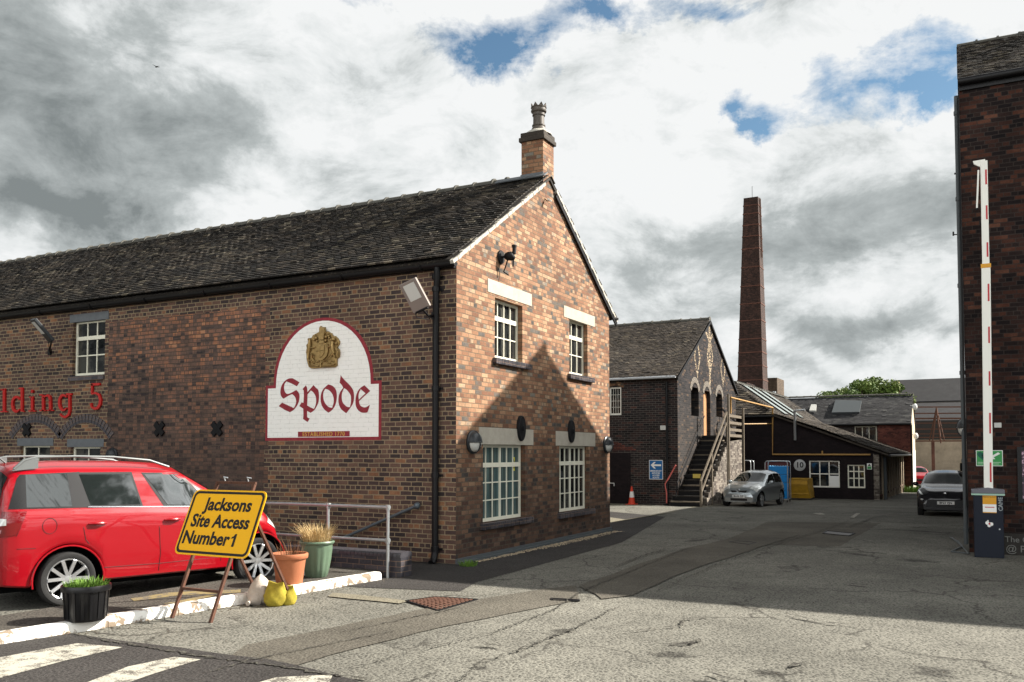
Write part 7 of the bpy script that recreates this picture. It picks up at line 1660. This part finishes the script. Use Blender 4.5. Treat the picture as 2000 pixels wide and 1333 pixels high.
# ------------------------------------------------------------------ roll cages, crates, skip
def cage(label, px0, px1, ytop, ybase, yy, full=True):
    a_, b_ = PY(px0, ytop, yy), PY(px1, ytop, yy); zb_ = gz(yy); t_ = thing('roll_cage', label, 'roll cage', ((a_.x+b_.x)/2, yy, zb_), 0, 'roll cages in the yard')
    for dy in (0, .7):
        m2 = MB(); m2.tube([(a_.x, yy+dy, zb_+.12), (a_.x, yy+dy, a_.z-.08), (a_.x+.04, yy+dy, a_.z-.02), (a_.x+.1, yy+dy, a_.z), (b_.x-.1, yy+dy, a_.z), (b_.x-.04, yy+dy, a_.z-.02), (b_.x, yy+dy, a_.z-.08), (b_.x, yy+dy, zb_+.12)], .02, 8)
        m2.build('side_frame', M_GALV, t_, smooth=True)
    m2 = MB(); m2.box(a_.x, b_.x, yy, yy+.7, zb_+.12, zb_+.15); m2.build('base', M_GALV, t_)
    for x in (a_.x+.03, b_.x-.03):
        for dy in (.03, .67): m2 = MB(); m2.lathe([(0, 0), (.05, 0), (.05, .03), (0, .03)], (x-.015, yy+dy, zb_+.06), (1, 0, 0), 14); m2.build('castor', M_TYRE, t_)
    return a_, b_, t_
a_, b_, t_ = cage('roll cage holding blue plastic crates beside the yellow skip', 1494, 1538, 901, 968, 39.5)
n = 4; ztop = PY(1515, 911, 39.5).z; zb_ = gz(39.5)+.16; hh = (ztop-zb_)/n
for k in range(n):
    z = zb_+k*hh; m2 = MB(); m2.box(a_.x+.25 if 0 else PY(1501, 930, 39.55).x, b_.x-.04, 39.55, 40.12, z+.005, z+hh-.006)
    o = m2.build('plastic_crate', M_BLUECR, None, bevel=.015); tag(o, ('lowest', 'second', 'third', 'topmost')[k]+' blue plastic crate of the stack inside the roll cage', 'crate', 'blue crates in the roll cage')
    m3 = MB(); xx0, xx1 = PY(1501, 930, 39.55).x, b_.x-.04
    if k == n-1:
        for q in range(7): x = xx0+(xx1-xx0)*(q+.5)/7; m3.ell((x, 39.62, z+hh), .045, .05, .03, 8, 5)
        m3.build('lid_ribs', mat('pale_blue_plastic', col=(.15, .4, .6), rough=.3), o)
cage('empty roll cage behind the silver hatchback', 1430, 1466, 900, 968, 42.0)
q0, q1 = PY(1538, 935, 43.2), PY(1578, 935, 43.2); zb_ = gz(43.4)
SKp = thing('yellow_skip', 'small battered yellow skip against the dark painted wall', 'skip', ((q0.x+q1.x)/2, 43.4, zb_))
mb = MB(); zz = q0.z; mb.prism([(q0.x+.1, 43.3, zb_+.08), (q0.x, 43.0, zb_+.7), (q0.x, 43.0, zz), (q0.x, 44.6, zz), (q0.x+.1, 44.5, zb_+.08)], (q1.x-q0.x-.0, 0, 0)); mb.build('bin_body', M_SKIP, SKp, bevel=.02)
mb = MB(); mb.bar((q0.x-.02, 42.98, zz-.25), (q1.x+.02, 42.98, zz-.25), .05, .05); mb.bar((q0.x-.02, 42.98, zz), (q1.x+.02, 42.98, zz), .06, .06); mb.bar((q0.x-.0, 43.2, zb_+.3), (q1.x+.0, 43.2, zb_+.3), .05, .05); mb.build('rim', M_SKIP, SKp)
c = P(306, 131, 1, 60); mb = MB(); mb.ell(c, .22, .08, .06, 8, 5); mb.face([c+Vector((-.05, 0, 0)), c+Vector((.1, 0, 0)), c+Vector((-.12, .5, .12))]); mb.face([c+Vector((-.05, 0, 0)), c+Vector((.1, 0, 0)), c+Vector((-.12, -.5, .12))]); mb.face([c+Vector((.2, 0, 0)), c+Vector((.36, .08, 0)), c+Vector((.36, -.08, 0))]); o = mb.build('bird', M_IRON, None); tag(o, 'small dark bird flying high against the clouds', 'bird')
